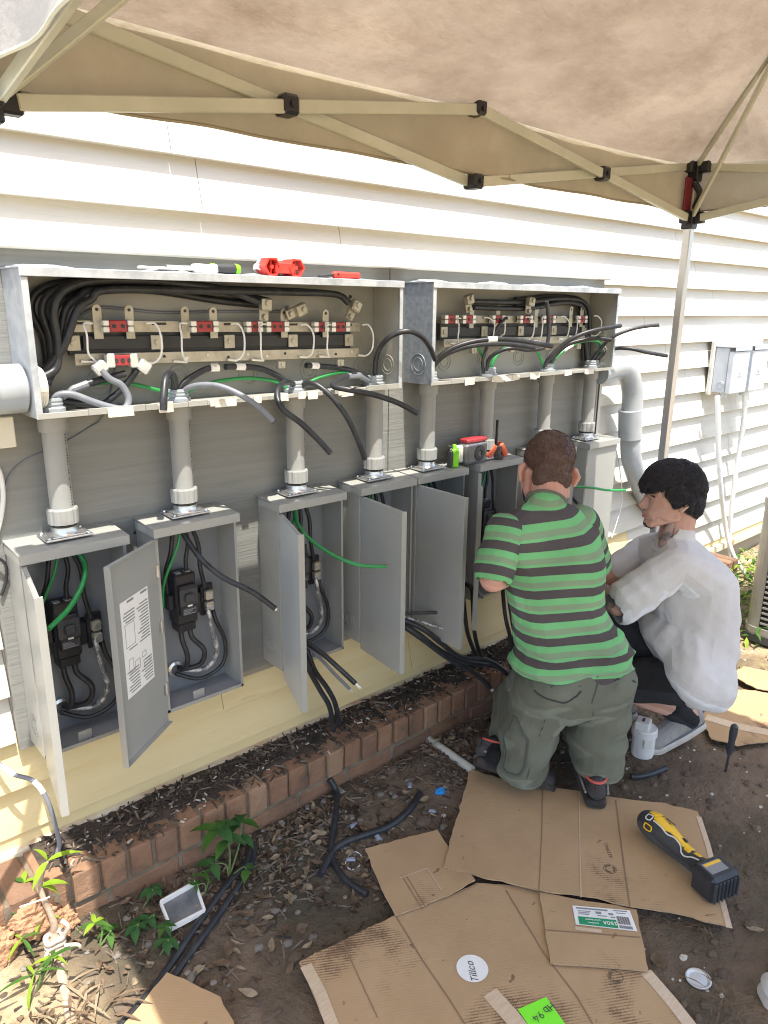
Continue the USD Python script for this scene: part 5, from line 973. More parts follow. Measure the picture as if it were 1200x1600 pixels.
nv = np.concatenate([XY, (z4(XY[..., 0], XY[..., 1]) + .0025 + .004 * (1 - W2) * U)[..., None]], -1).reshape(-1, 3); nf = np.stack([ii[:-1, :-1], ii[:-1, 1:], ii[1:, 1:], ii[1:, :-1]], -1).reshape(-1, 4)
nt = thing('green_note', 'fluorescent green paper note with handwriting at the bottom edge', 'paper note', nv.mean(0))
part('paper_sheet', (nv, nf[:, ::-1]), 'neon_paper', nt)
tn = meshkit.text_mesh('Hb 94', .017, .0004); v = V(tn.vertices); v[:, 0] -= v[:, 0].mean(); v[:, 1] -= v[:, 1].mean(); cc = q0 + u1 * .56 + u2 * .45
part('handwriting', decal(lambda x, y: z4(x, y) + .006, (v, V(tn.faces)), cc, math.atan2(-u1[1], -u1[0]) + .25, .0), 'ink', nt)
# small left sheet
s2, z2 = sheet('cardboard_sheet', 'small cardboard flap lying left of the large sheets', [(1.217, -0.454, 0.010), (1.336, -0.497, 0.010), (1.445, -0.538, 0.010), (1.416, -0.614, 0.010), (1.385, -0.700, 0.010), (1.365, -0.769, 0.010), (1.274, -0.750, 0.010), (1.194, -0.729, 0.010), (1.116, -0.704, 0.010), (1.161, -0.583, 0.010)], .0195, seed=8, lift=(([(1.353, -0.770, 0.010)][0][0], [(1.353, -0.770, 0.010)][0][1], .05, .012),))
strip(s2, z2, [(1.216, -0.613, 0.020), (1.303, -0.638, 0.020), (1.273, -0.725, 0.020)], .003, 'card_tape', 'packing_tape'); strip(s2, z2, [(1.226, -0.611, 0.020), (1.184, -0.739, 0.020)], .0025, 'card_crease', 'print_line'); strip(s2, z2, [(1.238, -0.614, 0.020), (1.197, -0.736, 0.020)], .0025, 'card_crease', 'print_line')
# labelled sheet
s3, z3 = sheet('cardboard_sheet', 'cardboard flap with the white and green breaker label', [(1.480, -0.910, 0.020), (1.536, -0.993, 0.020), (1.588, -1.062, 0.020), (1.631, -1.123, 0.020), (1.566, -1.174, 0.020), (1.477, -1.247, 0.020), (1.392, -1.158, 0.020), (1.310, -1.072, 0.020), (1.386, -1.000, 0.020)], .0215, 'card', seed=11, amp=.004)
strip(s3, z3, [(1.382, -1.000, 0.025), (1.467, -1.090, 0.025), (1.552, -1.180, 0.025)], .003, 'card_crease', 'fold_line'); strip(s3, z3, [(1.448, -1.051, 0.025), (1.492, -1.103, 0.025)], .012, 'card_tape', 'packing_tape')
l0, l1, l2, l3 = [V(p[:2]) for p in [(1.507, -1.000, 0.026), (1.612, -1.114, 0.026), (1.563, -1.166, 0.026), (1.459, -1.045, 0.026)]]
def quad(zf, a, b, c_, d, off, n=8):
    U, W_ = np.meshgrid(np.linspace(0, 1, n), np.linspace(0, 1, n), indexing='ij'); U = U[..., None]; W_ = W_[..., None]
    XY = (a * (1 - U) + b * U) * (1 - W_) + (d * (1 - U) + c_ * U) * W_; ii = np.arange(n * n).reshape(n, n)
    return np.concatenate([XY, (zf(XY[..., 0], XY[..., 1]) + off)[..., None]], -1).reshape(-1, 3), np.stack([ii[:-1, :-1], ii[:-1, 1:], ii[1:, 1:], ii[1:, :-1]], -1).reshape(-1, 4)[:, ::-1]
lab = part('box_label', quad(z3, l0, l1, l2, l3, .0016), 'paper', s3)
def lq(u0, u1_, w0, w1, off=.0021):                                  # a patch of the label in its own 0..1 frame
    B = lambda u, w: (l0 * (1 - u) + l1 * u) * (1 - w) + (l3 * (1 - u) + l2 * u) * w
    return quad(z3, B(u0, w0), B(u1_, w0), B(u1_, w1), B(u0, w1), off, 3)
part('label_band', lq(.06, .70, .56, .96), 'green_print', lab)
part('barcode', merge([lq(.72 + k * .0135, .72 + k * .0135 + (.009 if k % 3 else .005), .36, .74) for k in range(16)]), 'ink', lab)
part('label_print', merge([lq(a, b, w, w + h) for a, b, w, h in [(.06, .6, .08, .08), (.08, .3, .24, .04), (.08, .28, .32, .04), (.08, .26, .40, .04), (.38, .48, .22, .12), (.40, .56, .40, .05), (.60, .68, .24, .10), (.70, .94, .06, .05), (.72, .94, .80, .14), (.74, .9, .18, .04), (.62, .7, .42, .05)]]), 'ink_gray', lab)
lang = math.atan2((l1 - l0)[1], (l1 - l0)[0]) + math.pi; lw = np.linalg.norm(l1 - l0)
for txt, h, u, w in (('150A', .0105, .58, .76), ('Circuit Breaker', .0042, .30, .68), ('Enclosure', .0042, .30, .84)):
    tt_ = meshkit.text_mesh(txt, h, .0003, bold=True); v = V(tt_.vertices); v[:, 0] -= (v[:, 0].min() + v[:, 0].max()) / 2; v[:, 1] -= (v[:, 1].min() + v[:, 1].max()) / 2
    part('label_text', decal(z3, (v, V(tt_.faces)), (l0 * (1 - u) + l1 * u) * (1 - w) + (l3 * (1 - u) + l2 * u) * w, lang, .0026), 'paper', lab)
# the sheet the striped man kneels on
s1, z1 = sheet('cardboard_sheet', 'wide cardboard sheet under the shoes and the cordless tool', [(1.753, -0.399, 0.025), (1.800, -0.522, 0.025), (1.898, -0.666, 0.025), (2.003, -0.824, 0.025), (2.109, -0.951, 0.025), (2.147, -1.042, 0.025), (2.056, -1.116, 0.025), (1.899, -1.226, 0.025), (1.761, -1.325, 0.025), (1.725, -1.269, 0.025), (1.697, -1.210, 0.025), (1.622, -1.110, 0.025), (1.564, -1.015, 0.025), (1.482, -0.913, 0.025), (1.410, -0.797, 0.025), (1.340, -0.667, 0.025), (1.515, -0.552, 0.025)], .0285, seed=15, rag=.006, amp=.006)
strip(s1, z1, [(1.878, -0.621, 0.035), (1.654, -0.785, 0.035), (1.470, -0.914, 0.035)], .003, 'card_crease', 'fold_line'); strip(s1, z1, [(1.929, -0.734, 0.035), (1.720, -0.879, 0.035), (1.544, -1.003, 0.035)], .003, 'card_tape', 'packing_tape'); strip(s1, z1, [(1.993, -0.834, 0.035), (1.794, -0.979, 0.035), (1.615, -1.112, 0.035)], .004, 'card_crease', 'fold_line')
strip(s1, z1, [(2.124, -1.056, 0.035), (2.019, -1.137, 0.035), (1.753, -1.323, 0.035)], .016, 'card_tape', 'packing_tape')
c = [(1.702, -0.995, 0.035)][0]; ms = []
for k in range(3):
    a0 = k * 2.094; th = np.linspace(a0, a0 + 1.6, 10); ms.append(merge([(V([(r * math.cos(t), r * math.sin(t), 0) for t in th for r in (.0105, .0150)]), V([(2 * i, 2 * i + 1, 2 * i + 3, 2 * i + 2) for i in range(9)]))]))
ms.append(merge([(V([(r * math.cos(t), r * math.sin(t), 0) for t in np.linspace(0, 2 * math.pi, 25) for r in (.0175, .0188)]), V([(2 * i, 2 * i + 1, 2 * i + 3, 2 * i + 2) for i in range(24)]))]))
part('recycling_mark', decal(z1, merge(ms), c, .4, .0014), 'ink_brown', s1)
tp = meshkit.text_mesh('A110961', .010, .0003); v = V(tp.vertices); v[:, 0] -= v[:, 0].mean(); v[:, 1] -= v[:, 1].mean(); c = [(1.766, -0.948, 0.035)][0]
part('printed_number', decal(z1, (v, V(tp.faces)), c, math.atan2(.721, .639), .0014), 'ink_brown', s1)
c = [(1.405, -1.199, 0.020)][0]; part('printed_mark', decal(z4, merge([ms[-1]] + ms[:2]), c, 1.1, .0016), 'ink_brown', s4)
s5, z5 = sheet('cardboard_sheet', 'small cardboard corner at the bottom left between the hoses and the big sheet', [(0.435, -0.522, 0.000), (0.570, -0.461, 0.000), (0.602, -0.527, 0.000), (0.637, -0.607, 0.000), (0.629, -0.680, 0.000), (0.612, -0.736, 0.000), (0.482, -0.700, 0.000), (0.415, -0.604, 0.000)], .012, 'card', seed=21)
s6, z6 = sheet('cardboard_sheet', 'torn cardboard with a pale tape strip behind the man in white', [(2.741, -0.765, 0.000), (2.833, -0.740, 0.000), (3.049, -0.715, 0.000), (3.134, -0.817, 0.000), (3.173, -0.921, 0.000), (2.922, -1.054, 0.000), (2.771, -1.017, 0.000), (2.651, -0.948, 0.000), (2.627, -0.860, 0.000)], .012, 'card_b', seed=27, rag=.010)
strip(s6, z6, [(2.761, -0.774, 0.020), (2.787, -0.885, 0.020), (2.857, -1.040, 0.020)], .05, 'card_tape', 'packing_tape')
s7, z7 = sheet('cardboard_sheet', 'sunlit cardboard piece beside the air conditioner base', [(3.187, -0.681, 0.000), (3.306, -0.687, 0.000), (3.346, -0.786, 0.000), (3.307, -0.884, 0.000), (3.196, -0.913, 0.000), (3.146, -0.812, 0.000)], .02, 'card', seed=31, rag=.008)

# ------------------------------------------------------------------ cordless oscillating tool
st = [(1.918, -1.001, 0.075), (1.844, -1.238, 0.075)]; A_, B_ = V(st[0]), V(st[1]); A_[2] = B_[2] = .0
dx = unit(B_ - A_); dy = V([-dx[1], dx[0], 0]); zb = float(z1(*((A_ + B_) / 2)[:2])) + .001
L_ = np.linalg.norm(B_ - A_)
tool = thing('cordless_tool', 'yellow and black cordless power tool lying on the wide cardboard sheet', 'power tool', ((A_ + B_) / 2 + [0, 0, zb]))
def hullP(spheres, seg=14):
    ms = [m3.Manifold.sphere(r, seg).translate(tuple(map(float, p))) for p, r in spheres]; return m3.Manifold.batch_hull(ms)
def T_(a, b, h): return A_ + dx * a * L_ + dy * b + [0, 0, zb + h]
hb = []
prf = [(-.04, .037, .044), (.04, .041, .046), (.18, .041, .046), (.36, .035, .041), (.50, .029, .038), (.66, .027, .038), (.80, .029, .042), (.86, .033, .043)]
for (a, r, h), (a2, r2, h2) in zip(prf[:-1], prf[1:]): hb.append(hullP([(T_(a, 0, h), r), (T_(a2, 0, h2), r2)], 20))
bm = m3.Manifold.batch_boolean(hb, m3.OpType.Add); part('tool_body', bm, 'black_mid', tool, smooth=50)
Zt = V([0, 0, 1.0]); oy = unit(dy * .42 + Zt * .90)                    # the yellow cover faces up and away from the camera
def C_(a, k, r=0): return T_(a, 0, np.interp(a, [q[0] for q in prf], [q[2] for q in prf])) + (oy * math.cos(k) + np.cross(dx, oy) * math.sin(k)) * (np.interp(a, [q[0] for q in prf], [q[1] for q in prf]) - r)
def patch(rows, th=.0045):
    ms = []
    for (a, k0, k1), (a2, k2, k3) in zip(rows[:-1], rows[1:]): ms.append(hullP([(C_(a, k, th * .35), th) for k in np.linspace(k0, k1, 4)] + [(C_(a2, k, th * .35), th) for k in np.linspace(k2, k3, 4)], 8))
    return m3.Manifold.batch_boolean(ms, m3.OpType.Add)
part('yellow_cover', patch([(-.03, -.50, .50), (.06, -.55, .55)]), 'yellow', tool, smooth=50)
part('yellow_cover', patch([(.085, -.75, .72), (.14, -.82, .82), (.26, -.80, .84), (.33, -.70, .55), (.42, -.60, .48), (.52, -.70, .60), (.60, -.35, .32)]), 'yellow', tool, smooth=50)
part('yellow_inlay', patch([(.665, -.10, .35), (.74, -.05, .30)], .003), 'yellow', tool, smooth=50); part('yellow_inlay', patch([(.56, .55, .75), (.62, .5, .72)], .003), 'yellow', tool, smooth=50)
part('grip_piping', tube([C_(a, k, -.0012) for a, k in ((.10, .95), (.22, .92), (.32, .98), (.40, .72), (.50, .80), (.56, 1.25), (.62, 1.35), (.70, .95), (.78, .80))], .0022, 6, 5), 'paper_aged', tool)
part('grip_piping', tube([C_(a, k, -.0012) for a, k in ((-.02, .75), (.05, .70), (.06, 1.1), (-.01, 1.15), (-.02, .75))], .0020, 6, 3), 'paper_aged', tool); part('grip_piping', tube([C_(a, k, -.0012) for a, k in ((.03, 1.45), (.13, 1.42), (.14, 1.75), (.04, 1.8), (.03, 1.45))], .0020, 6, 2), 'yellow', tool)
part('yellow_collar', merge([obox(T_(.875, 0, .040), dx, dy, (0, 0, 1), .022, .070, .072, .008)]), 'yellow', tool)
bt = part('battery', merge([obox(T_(.985, 0, .043), dx, dy, (0, 0, 1), .080, .104, .084, .010), obox(T_(1.09, 0, .040), dx, dy, (0, 0, 1), .030, .098, .074, .010)]), 'black_plastic', tool)
part('battery_rib', merge([obox(T_(1.150, -.042 + k * .014, .040), dx, dy, (0, 0, 1), .008, .006, .062, .001) for k in range(7)]), 'black_mid', bt)
part('battery_label', obox(T_(.98, -.005, .0855), dx, dy, (0, 0, 1), .04, .062, .0012, .0003), 'ink_gray', bt)
part('battery_stripe', obox(T_(.93, -.002, .0855), dx, dy, (0, 0, 1), .010, .06, .0014, .0003), 'yellow', bt)
part('tool_head', merge([obox(T_(-.06, .005, .038), dx, dy, (0, 0, 1), .045, .052, .05, .012), tube([T_(-.05, .03, .03), T_(-.10, .045, .02)], .014, 12, 1)]), 'black_plastic', tool); part('blade_clamp', merge([obox(T_(.0, .045, .035), dx, dy, (0, 0, 1), .05, .012, .016, .003), obox(T_(.05, .05, .05), dx, dy, (0, 0, 1), .04, .008, .01, .002)]), 'steel', tool)
part('speed_dial', obox(C_(.47, -.05, -.004), dx, np.cross(oy, dx), oy, .016, .012, .006, .002), 'black_plastic', tool)
tw = meshkit.text_mesh('DEWALT', .013, .0008, bold=True); v = V(tw.vertices); v[:, 0] -= v[:, 0].mean(); v[:, 1] -= v[:, 1].mean(); v[:, 0] *= .62
c_ = C_(.20, 0, -.0042); ex = np.cross(oy, dx); part('brand_lettering', (c_ - v[:, :1] * dx - v[:, 1:2] * ex + v[:, 2:] * oy, V(tw.faces)), 'bolt_dark', tool)
# ------------------------------------------------------------------ other small things
def at_g(px): return px[0]
q = [(1.570, -1.332, 0.000)][0]; q = V([q[0], q[1], float(ground_z(q[0], q[1]))])
can = thing('can_lid', 'round silver can lid lying on the dirt near the bottom right corner', 'can lid', q)
part('lid_disc', lathe([(0, .006), (.017, .0058), (.019, .0048), (.022, .0052), (.024, .0075), (.0285, .009), (.031, .008), (.031, .006), (.028, .004)], q, 28), 'tin', can, smooth=40)
q = [(2.357, -0.724, 0.000)][0]; q = V([q[0], q[1], float(ground_z(q[0], q[1]))])
wb = thing('white_cup', 'white plastic cap with a square block on top on the mud beside the shorts', 'plastic cap', q)
part('cup_body', lathe([(0, .001), (.040, .002), (.042, .012), (.042, .085), (.047, .088), (.047, .112), (.043, .117), (0, .118)], q, 26), 'white_plastic', wb, smooth=35)
part('square_block', merge([obox(q + V([-.008, .004, .132]), unit([.9, .3, 0]), unit([-.3, .9, 0]), (0, 0, 1), .058, .052, .030, .004)]), 'white_plastic', wb)
part('label_panel', obox(q + V([-.029, -.033, .070]), unit([.75, -.66, 0]), unit([.66, .75, 0]), (0, 0, 1), .03, .006, .034, .002), 'paper_aged', wb)
part('block_mark', obox(q + V([-.008, .004, .1472]), unit([.9, .3, 0]), unit([-.3, .9, 0]), (0, 0, 1), .026, .010, .001, 0), 'ink', wb)
q0_ = [(2.495, -0.979, 0.000)][0]; q0_ = V([q0_[0], q0_[1], float(ground_z(q0_[0], q0_[1])) - .02])
dr_ = thing('screwdriver', 'black screwdriver stuck upright in the mud at the right', 'screwdriver', q0_)
dv = unit([.022, -.0, .2]); part('shaft', tube([q0_, q0_ + dv * .10], .0045, 8, 1), 'bolt_dark', dr_)
part('handle', along([(.006, .085), (.010, .092), (.0135, .11), (.0115, .14), (.0145, .175), (.013, .20), (.006, .208), (0, .209)], q0_, q0_ + dv, 12), 'black_mid', dr_, smooth=30)
# buried white pipe, blue scrap, plastic cover, shoe at the corner
pp = [(1.759, -0.177, 0.030), (1.759, -0.404, 0.030)]
solo('pale_pipe', tube([V(pp[0]) + [0, 0, .015], V(pp[1]) + [0, 0, .0]], .0155, 12, 1), 'pale_pipe', 'short dirty white pipe lying on the ground at the ledge foot', 'pipe')
q = [(1.594, -0.406, 0.020)][0]
solo('blue_scrap', lump((q[0], q[1], .022), .017, 4, 2, (1.1, .9, .6), .6, 3), 'blue_bit', 'crumpled bright blue scrap in the leaf litter', 'scrap')
cq = [V(p) for p in [(0.640, -0.282, 0.030), (0.746, -0.275, 0.030), (0.726, -0.365, 0.030), (0.629, -0.365, 0.030)]]
tr_ = thing('plastic_tray', 'small white rimmed plastic cover lying in the leaves below the ledge', 'plastic cover', sum(cq) / 4)
for p in cq: p[2] = float(ground_z(p[0], p[1])) + .022
for k in range(4): part('rim', bar(cq[k], cq[(k + 1) % 4], .006, .016, (0, 0, 1), .001), 'white_plastic', tr_)
mid = sum(cq) / 4; part('base', (V([mid + (p - mid) * .95 - [0, 0, .006] for p in cq]), V([(0, 1, 2, 3)])), 'clear_grey', tr_)
for k, (pts, m, lbl, cat) in enumerate([((700, 1197), 'leaf_dry_c', 'x', 'leaf')][:0]): pass
for k, (a, b, m, sz) in enumerate([(552, 1294, 'grey_bit', .013), (590, 1305, 'grey_bit', .015), (548, 1338, 'grey_bit', .013), (640, 1232, 'grey_bit', .014), (676, 1266, 'grey_bit', .012), (648, 1255, 'grey_bit', .014), (532, 1248, 'pebble', .016), (522, 1235, 'pebble', .014), (480, 1272, 'pebble', .013), (280, 1455, 'tin', .016), (300, 1522, 'pebble', .018), (386, 1536, 'pebble', .013)]):
    q = [(1.253, -0.353, 0.020), (1.290, -0.428, 0.020), (1.168, -0.445, 0.020), (1.526, -0.324, 0.020), (1.506, -0.457, 0.020), (1.486, -0.392, 0.020), (1.312, -0.212, 0.020), (1.323, -0.163, 0.020), (1.182, -0.203, 0.020), (0.619, -0.392, 0.020), (0.614, -0.499, 0.020), (0.705, -0.616, 0.020)][k]
    zz_ = float(ground_z(q[0], q[1]))
    solo('debris_flake', chip((q[0], q[1], zz_ + .006), sz * 2.2, sz * 1.6, .005, k * 1.3, .12), m, 'small flat grey flake of plastic or stone lying in the litter', 'debris', 'flat grey flakes in the litter by the ledge')
for k, q in enumerate([(1.603, -0.236, 0.020), (1.401, -0.349, 0.020), (1.218, -0.467, 0.020), (1.363, -0.265, 0.020), (1.146, -0.245, 0.020), (1.109, -0.253, 0.020), (1.002, -0.199, 0.020), (0.819, -0.424, 0.020), (0.820, -0.550, 0.020), (0.913, -0.548, 0.020), (0.703, -0.624, 0.020), (0.721, -0.491, 0.020), (0.861, -0.151, 0.020), (0.689, -0.515, 0.020), (0.944, -0.457, 0.020), (1.441, -0.288, 0.020), (1.145, -0.322, 0.020), (1.273, -0.273, 0.020), (0.986, -0.312, 0.020), (0.883, -0.404, 0.020), (0.826, -0.348, 0.020), (0.846, -0.334, 0.020), (1.829, -1.360, 0.020), (1.533, -1.245, 0.020), (0.639, -0.491, 0.020), (0.806, -0.478, 0.020)]):
    zz_ = float(ground_z(q[0], q[1])) + (.006 if k != 0 else .01)
    mm = ['leaf_dry_c', 'leaf_dry_a', 'leaf_dry_c', 'leaf_dry_a'][k % 4]
    solo('dry_leaf', leaf((q[0], q[1], zz_ + .004), .036 + .018 * (k % 3) / 2, .018 + .010 * (k % 2), k * 2.1, .1 * ((k % 3) - 1), .25 * ((k % 5) - 2), .5), mm, 'curled pale dead leaf lying on the dirt', 'leaf', 'pale dead leaves on the dirt')
sh = [(1.646, -1.464, 0.000)][0]
shoe_c = thing('sneaker', 'cream white sneaker toe at the bottom right picture edge', 'shoe', (sh[0] + .03, sh[1] - .02, 0))
def shoe_mesh(c, d, L=.28, up=0.0):
    """a low shoe pointing along d: upper, sole"""
    c, d = V(c, float), unit([d[0], d[1], 0]); s = V([-d[1], d[0], 0]); Z = V([0, 0, 1.0]); q = lambda a, b, h: c + d * a * L + s * b + Z * h
    up_ = m3.Manifold.batch_boolean([hullP([(q(.40, 0, .040), .030), (q(.40, .018, .034), .024), (q(.40, -.018, .034), .024), (q(.12, 0, .050), .038), (q(.12, .014, .036), .030), (q(.12, -.014, .036), .030)]),
        hullP([(q(.12, .006, .05), .036), (q(.12, -.006, .05), .036), (q(-.22, 0, .058), .032), (q(-.42, 0, .056), .030)]), hullP([(q(.06, 0, .072), .030), (q(-.20, 0, .085), .028), (q(-.40, 0, .082), .024)])], m3.OpType.Add)
    so_ = hullP([(q(.43, .012, .012), .024), (q(.43, -.012, .012), .024), (q(.22, .026, .012), .022), (q(.22, -.026, .012), .022), (q(-.1, .020, .014), .018), (q(-.1, -.020, .014), .018), (q(-.42, .012, .014), .024), (q(-.42, -.012, .014), .024)])
    so_ = so_.trim_by_plane((0, 0, 1), float(c[2]) + .001).trim_by_plane((0, 0, -1), -float(c[2]) - .030)
    return up_, so_
u1_, so1 = shoe_mesh((sh[0] + .088, sh[1] - .092, float(ground_z(sh[0], sh[1])) + .002), (-.72, .69))
part('upper', u1_, 'tee_white', shoe_c, smooth=60); part('sole', so1, 'sole_white', shoe_c, smooth=40)

# ================================================================== THE TWO WORKERS
def sph(p, r, seg=16): return m3.Manifold.sphere(float(r), seg).translate(tuple(map(float, p)))
def hull(*S_): return m3.Manifold.batch_hull([sph(p, r) for p, r in S_])
def chain(*S_): return [hull(a, b) for a, b in zip(S_[:-1], S_[1:])]
def union(ms): return m3.Manifold.batch_boolean(ms, m3.OpType.Add)
def soften(man, res, it=8, wr=0, ws=9, seed=0, wfun=None):
    mm = man.refine_to_length(res).to_mesh(); t = trimesh.Trimesh(V(mm.vert_properties[:, :3], float), V(mm.tri_verts), process=True, merge_tex=True, merge_norm=True)
    trimesh.smoothing.filter_taubin(t, lamb=.5, nu=.52, iterations=it)
    if wr:
        n = V(t.vertex_normals); v = V(t.vertices); w = wfun(v) if wfun else 1.0
        a = fbm(v * ws, 3, seed) - .5; b = np.abs(fbm(v * V([ws * .6, ws * .6, ws * 1.5]) + 11, 2, seed + 3) - .5)
        t.vertices = v + n * ((wr * (1.3 * a - 1.6 * (b - .12))) * w)[:, None]
    return t
def frame(fwd, up):
    f = unit(fwd); r = unit(np.cross(f, up)); return f, r, np.cross(r, f)
def head_parts(c, fwd, up, sc=1.0):
    """c: point between chin bottom and skull base; returns a placing function in head axes (forward, right, up)"""
    f, r, u = frame(fwd, up); return lambda a, b, h: V(c) + (f * a + r * b + u * h) * sc, f, r, u
def head_solids(q, nose=1.0):
    ms = []
    ms.append(union([hull((q(-.020, 0, .150), .074), (q(.028, 0, .150), .068), (q(-.052, 0, .138), .048), (q(.0, 0, .168), .058), (q(.052, 0, .135), .048))]))
    for s in (-1, 1):
        ms.append(hull((q(.052, s * .034, .128), .030), (q(.040, s * .044, .085), .026), (q(.072, s * .020, .062), .022), (q(.030, s * .046, .052), .020), (q(.0, s * .052, .10), .022)))
        ms.append(hull((q(.0, s * .052, .048), .015), (q(.070, s * .014, .018), .017), (q(.046, s * .030, .050), .022), (q(.010, s * .05, .085), .018)))
        ms.append(hull((q(.080, s * .022, .121), .010), (q(.071, s * .044, .117), .010), (q(.085, s * .008, .117), .009)))          # brow
    ms.append(hull((q(.080, .0, .018), .016), (q(.072, .012, .014), .014), (q(.072, -.012, .014), .014), (q(.060, 0, .034), .026)))
    ms.append(hull((q(.070, 0, .050), .028), (q(.066, .020, .050), .022), (q(.066, -.020, .050), .022), (q(.060, 0, .085), .034)))
    ms.append(union([hull((q(.090, 0, .112), .0075), (q(.109, 0, .080), .0085), (q(.088, .012, .075), .0085), (q(.088, -.012, .075), .0085), (q(.084, 0, .10), .013)), hull((q(.106, 0, .079), .0090), (q(.097, .011, .076), .0068), (q(.097, -.011, .076), .0068))]))
    ms.append(hull((q(.096, 0, .053), .0070), (q(.084, .020, .052), .006), (q(.084, -.020, .052), .006))); ms.append(hull((q(.094, 0, .041), .0075), (q(.083, .017, .042), .006), (q(.083, -.017, .042), .006)))
    return ms
def ear(q, s):
    a = hull((q(-.014, s * .074, .118), .009), (q(-.010, s * .080, .118), .008), (q(-.020, s * .085, .096), .010), (q(-.006, s * .078, .074), .007), (q(.002, s * .072, .098), .006))
    a = hull((q(-.014, s * .070, .116), .0085), (q(-.010, s * .076, .116), .0075), (q(-.018, s * .080, .096), .009), (q(-.006, s * .074, .076), .0065), (q(.002, s * .069, .098), .006)); return a - hull((q(-.006, s * .087, .104), .009), (q(-.004, s * .085, .090), .006))
def hand(wrist, d, palm_n, grip=.6, s=1):
    """palm, four unequal fingers and a thumb; d: forearm direction, palm_n: direction the palm faces, s: thumb side"""
    d = unit(d); n = unit(V(palm_n) - d * (V(palm_n) @ d)); r = np.cross(d, n) * s; w = V(wrist); ms = []
    ms.append(union([hull((w, .023), (w + d * .03 + r * .018, .017), (w + d * .03 - r * .018, .017)), hull((w + d * .03 + r * .022, .016), (w + d * .03 - r * .022, .016), (w + d * .085 + r * .032, .0125), (w + d * .080 - r * .032, .0115))]))
    for k, (off, L) in enumerate([(.031, .070), (.0105, .080), (-.0105, .074), (-.031, .058)]):
        p = w + d * .080 + r * off; a = grip * .5; js = [(p, .0098)]; seg = [.45, .32, .23]
        for q, (sg_, aa) in enumerate(zip(seg, (grip * .55, grip * 1.25, grip * 1.7))):
            p = p + (d * math.cos(aa) + n * math.sin(aa)) * L * sg_; js.append((p, .0090 - .0009 * q))
        ms += chain(*js)
    t0 = w + d * .028 + r * .026; t1 = t0 + unit(d * .55 + r * .75 + n * .25) * .040; t2 = t1 + unit(d * .85 + r * .25 + n * .45) * .030; t3 = t2 + unit(d * .8 + n * .6) * .022
    ms += chain((t0, .0145), (t1, .0115), (t2, .0100), (t3, .0085)); return ms
def uv_stripes(v, spine, arms, per):
    """cloth stripe coordinate: along the spine on the trunk, along the arm on the sleeves"""
    def along_(P):
        P = V(P, float); L = np.r_[0, np.cumsum(np.linalg.norm(np.diff(P, axis=0), axis=1))]; best = np.full(len(v), 1e9); out = np.zeros(len(v))
        for i in range(len(P) - 1):
            d = P[i + 1] - P[i]; l2 = d @ d; t = ((v - P[i]) @ d) / l2; t = np.clip(t, 0 if i else -1, 1 if i < len(P) - 2 else 2); dist = np.linalg.norm(v - P[i] - t[:, None] * d, axis=1); m = dist < best
            best[m] = dist[m]; out[m] = L[i] + t[m] * math.sqrt(l2)
        return out, best
    s, _ = along_(spine); s = s.copy()
    for A in arms:
        a, d = along_(A); m = (a > .055) & (d < .11); s[m] = a[m] + .035
    return np.c_[np.zeros(len(v)), s / per]

def unit_rows(a): return a / np.maximum(np.linalg.norm(a, axis=1, keepdims=True), 1e-9)
def strands(tm_, parent, mat_, n, L, flow, lift, w, keep=None, name='hair_strands', seed=3, steps=4):
    """short hairs lying on a hair cap, combed along flow(p)"""
    from scipy.spatial import cKDTree
    r_ = np.random.default_rng(seed); v, f, nv = V(tm_.vertices), V(tm_.faces), V(tm_.vertex_normals); ar = np.linalg.norm(np.cross(v[f[:, 1]] - v[f[:, 0]], v[f[:, 2]] - v[f[:, 0]]), axis=1)
    k = r_.choice(len(f), n, p=ar / ar.sum()); a = r_.random((n, 2)); m = a.sum(1) > 1; a[m] = 1 - a[m]; p = v[f[k, 0]] + (v[f[k, 1]] - v[f[k, 0]]) * a[:, :1] + (v[f[k, 2]] - v[f[k, 0]]) * a[:, 1:]
    if keep is not None: p = p[keep(p)]
    T = cKDTree(v); n = len(p); P = [p]; ls = L * r_.uniform(.6, 1.25, n)[:, None]; jit = r_.normal(0, .10, (n, 3))
    for s_ in range(steps):
        d = flow(P[-1]) + jit; nn = nv[T.query(P[-1])[1]]; d -= nn * (d * nn).sum(1, keepdims=True); d /= np.maximum(np.linalg.norm(d, axis=1, keepdims=True), 1e-9); P.append(P[-1] + (d + nn * lift) * ls / steps)
    P = np.stack(P, 1); path = free_path(parent, name); locs[path] = locs[parent]; c = UsdGeom.BasisCurves.Define(stage, path); c.CreateTypeAttr('linear'); c.CreateCurveVertexCountsAttr([steps + 1] * n)
    c.CreatePointsAttr([Gf.Vec3f(*map(float, q_)) for q_ in (P.reshape(-1, 3) - locs[parent])]); c.CreateWidthsAttr([w] * (n * (steps + 1))); c.SetWidthsInterpolation('vertex'); UsdShade.MaterialBindingAPI.Apply(c.GetPrim()).Bind(M[mat_])
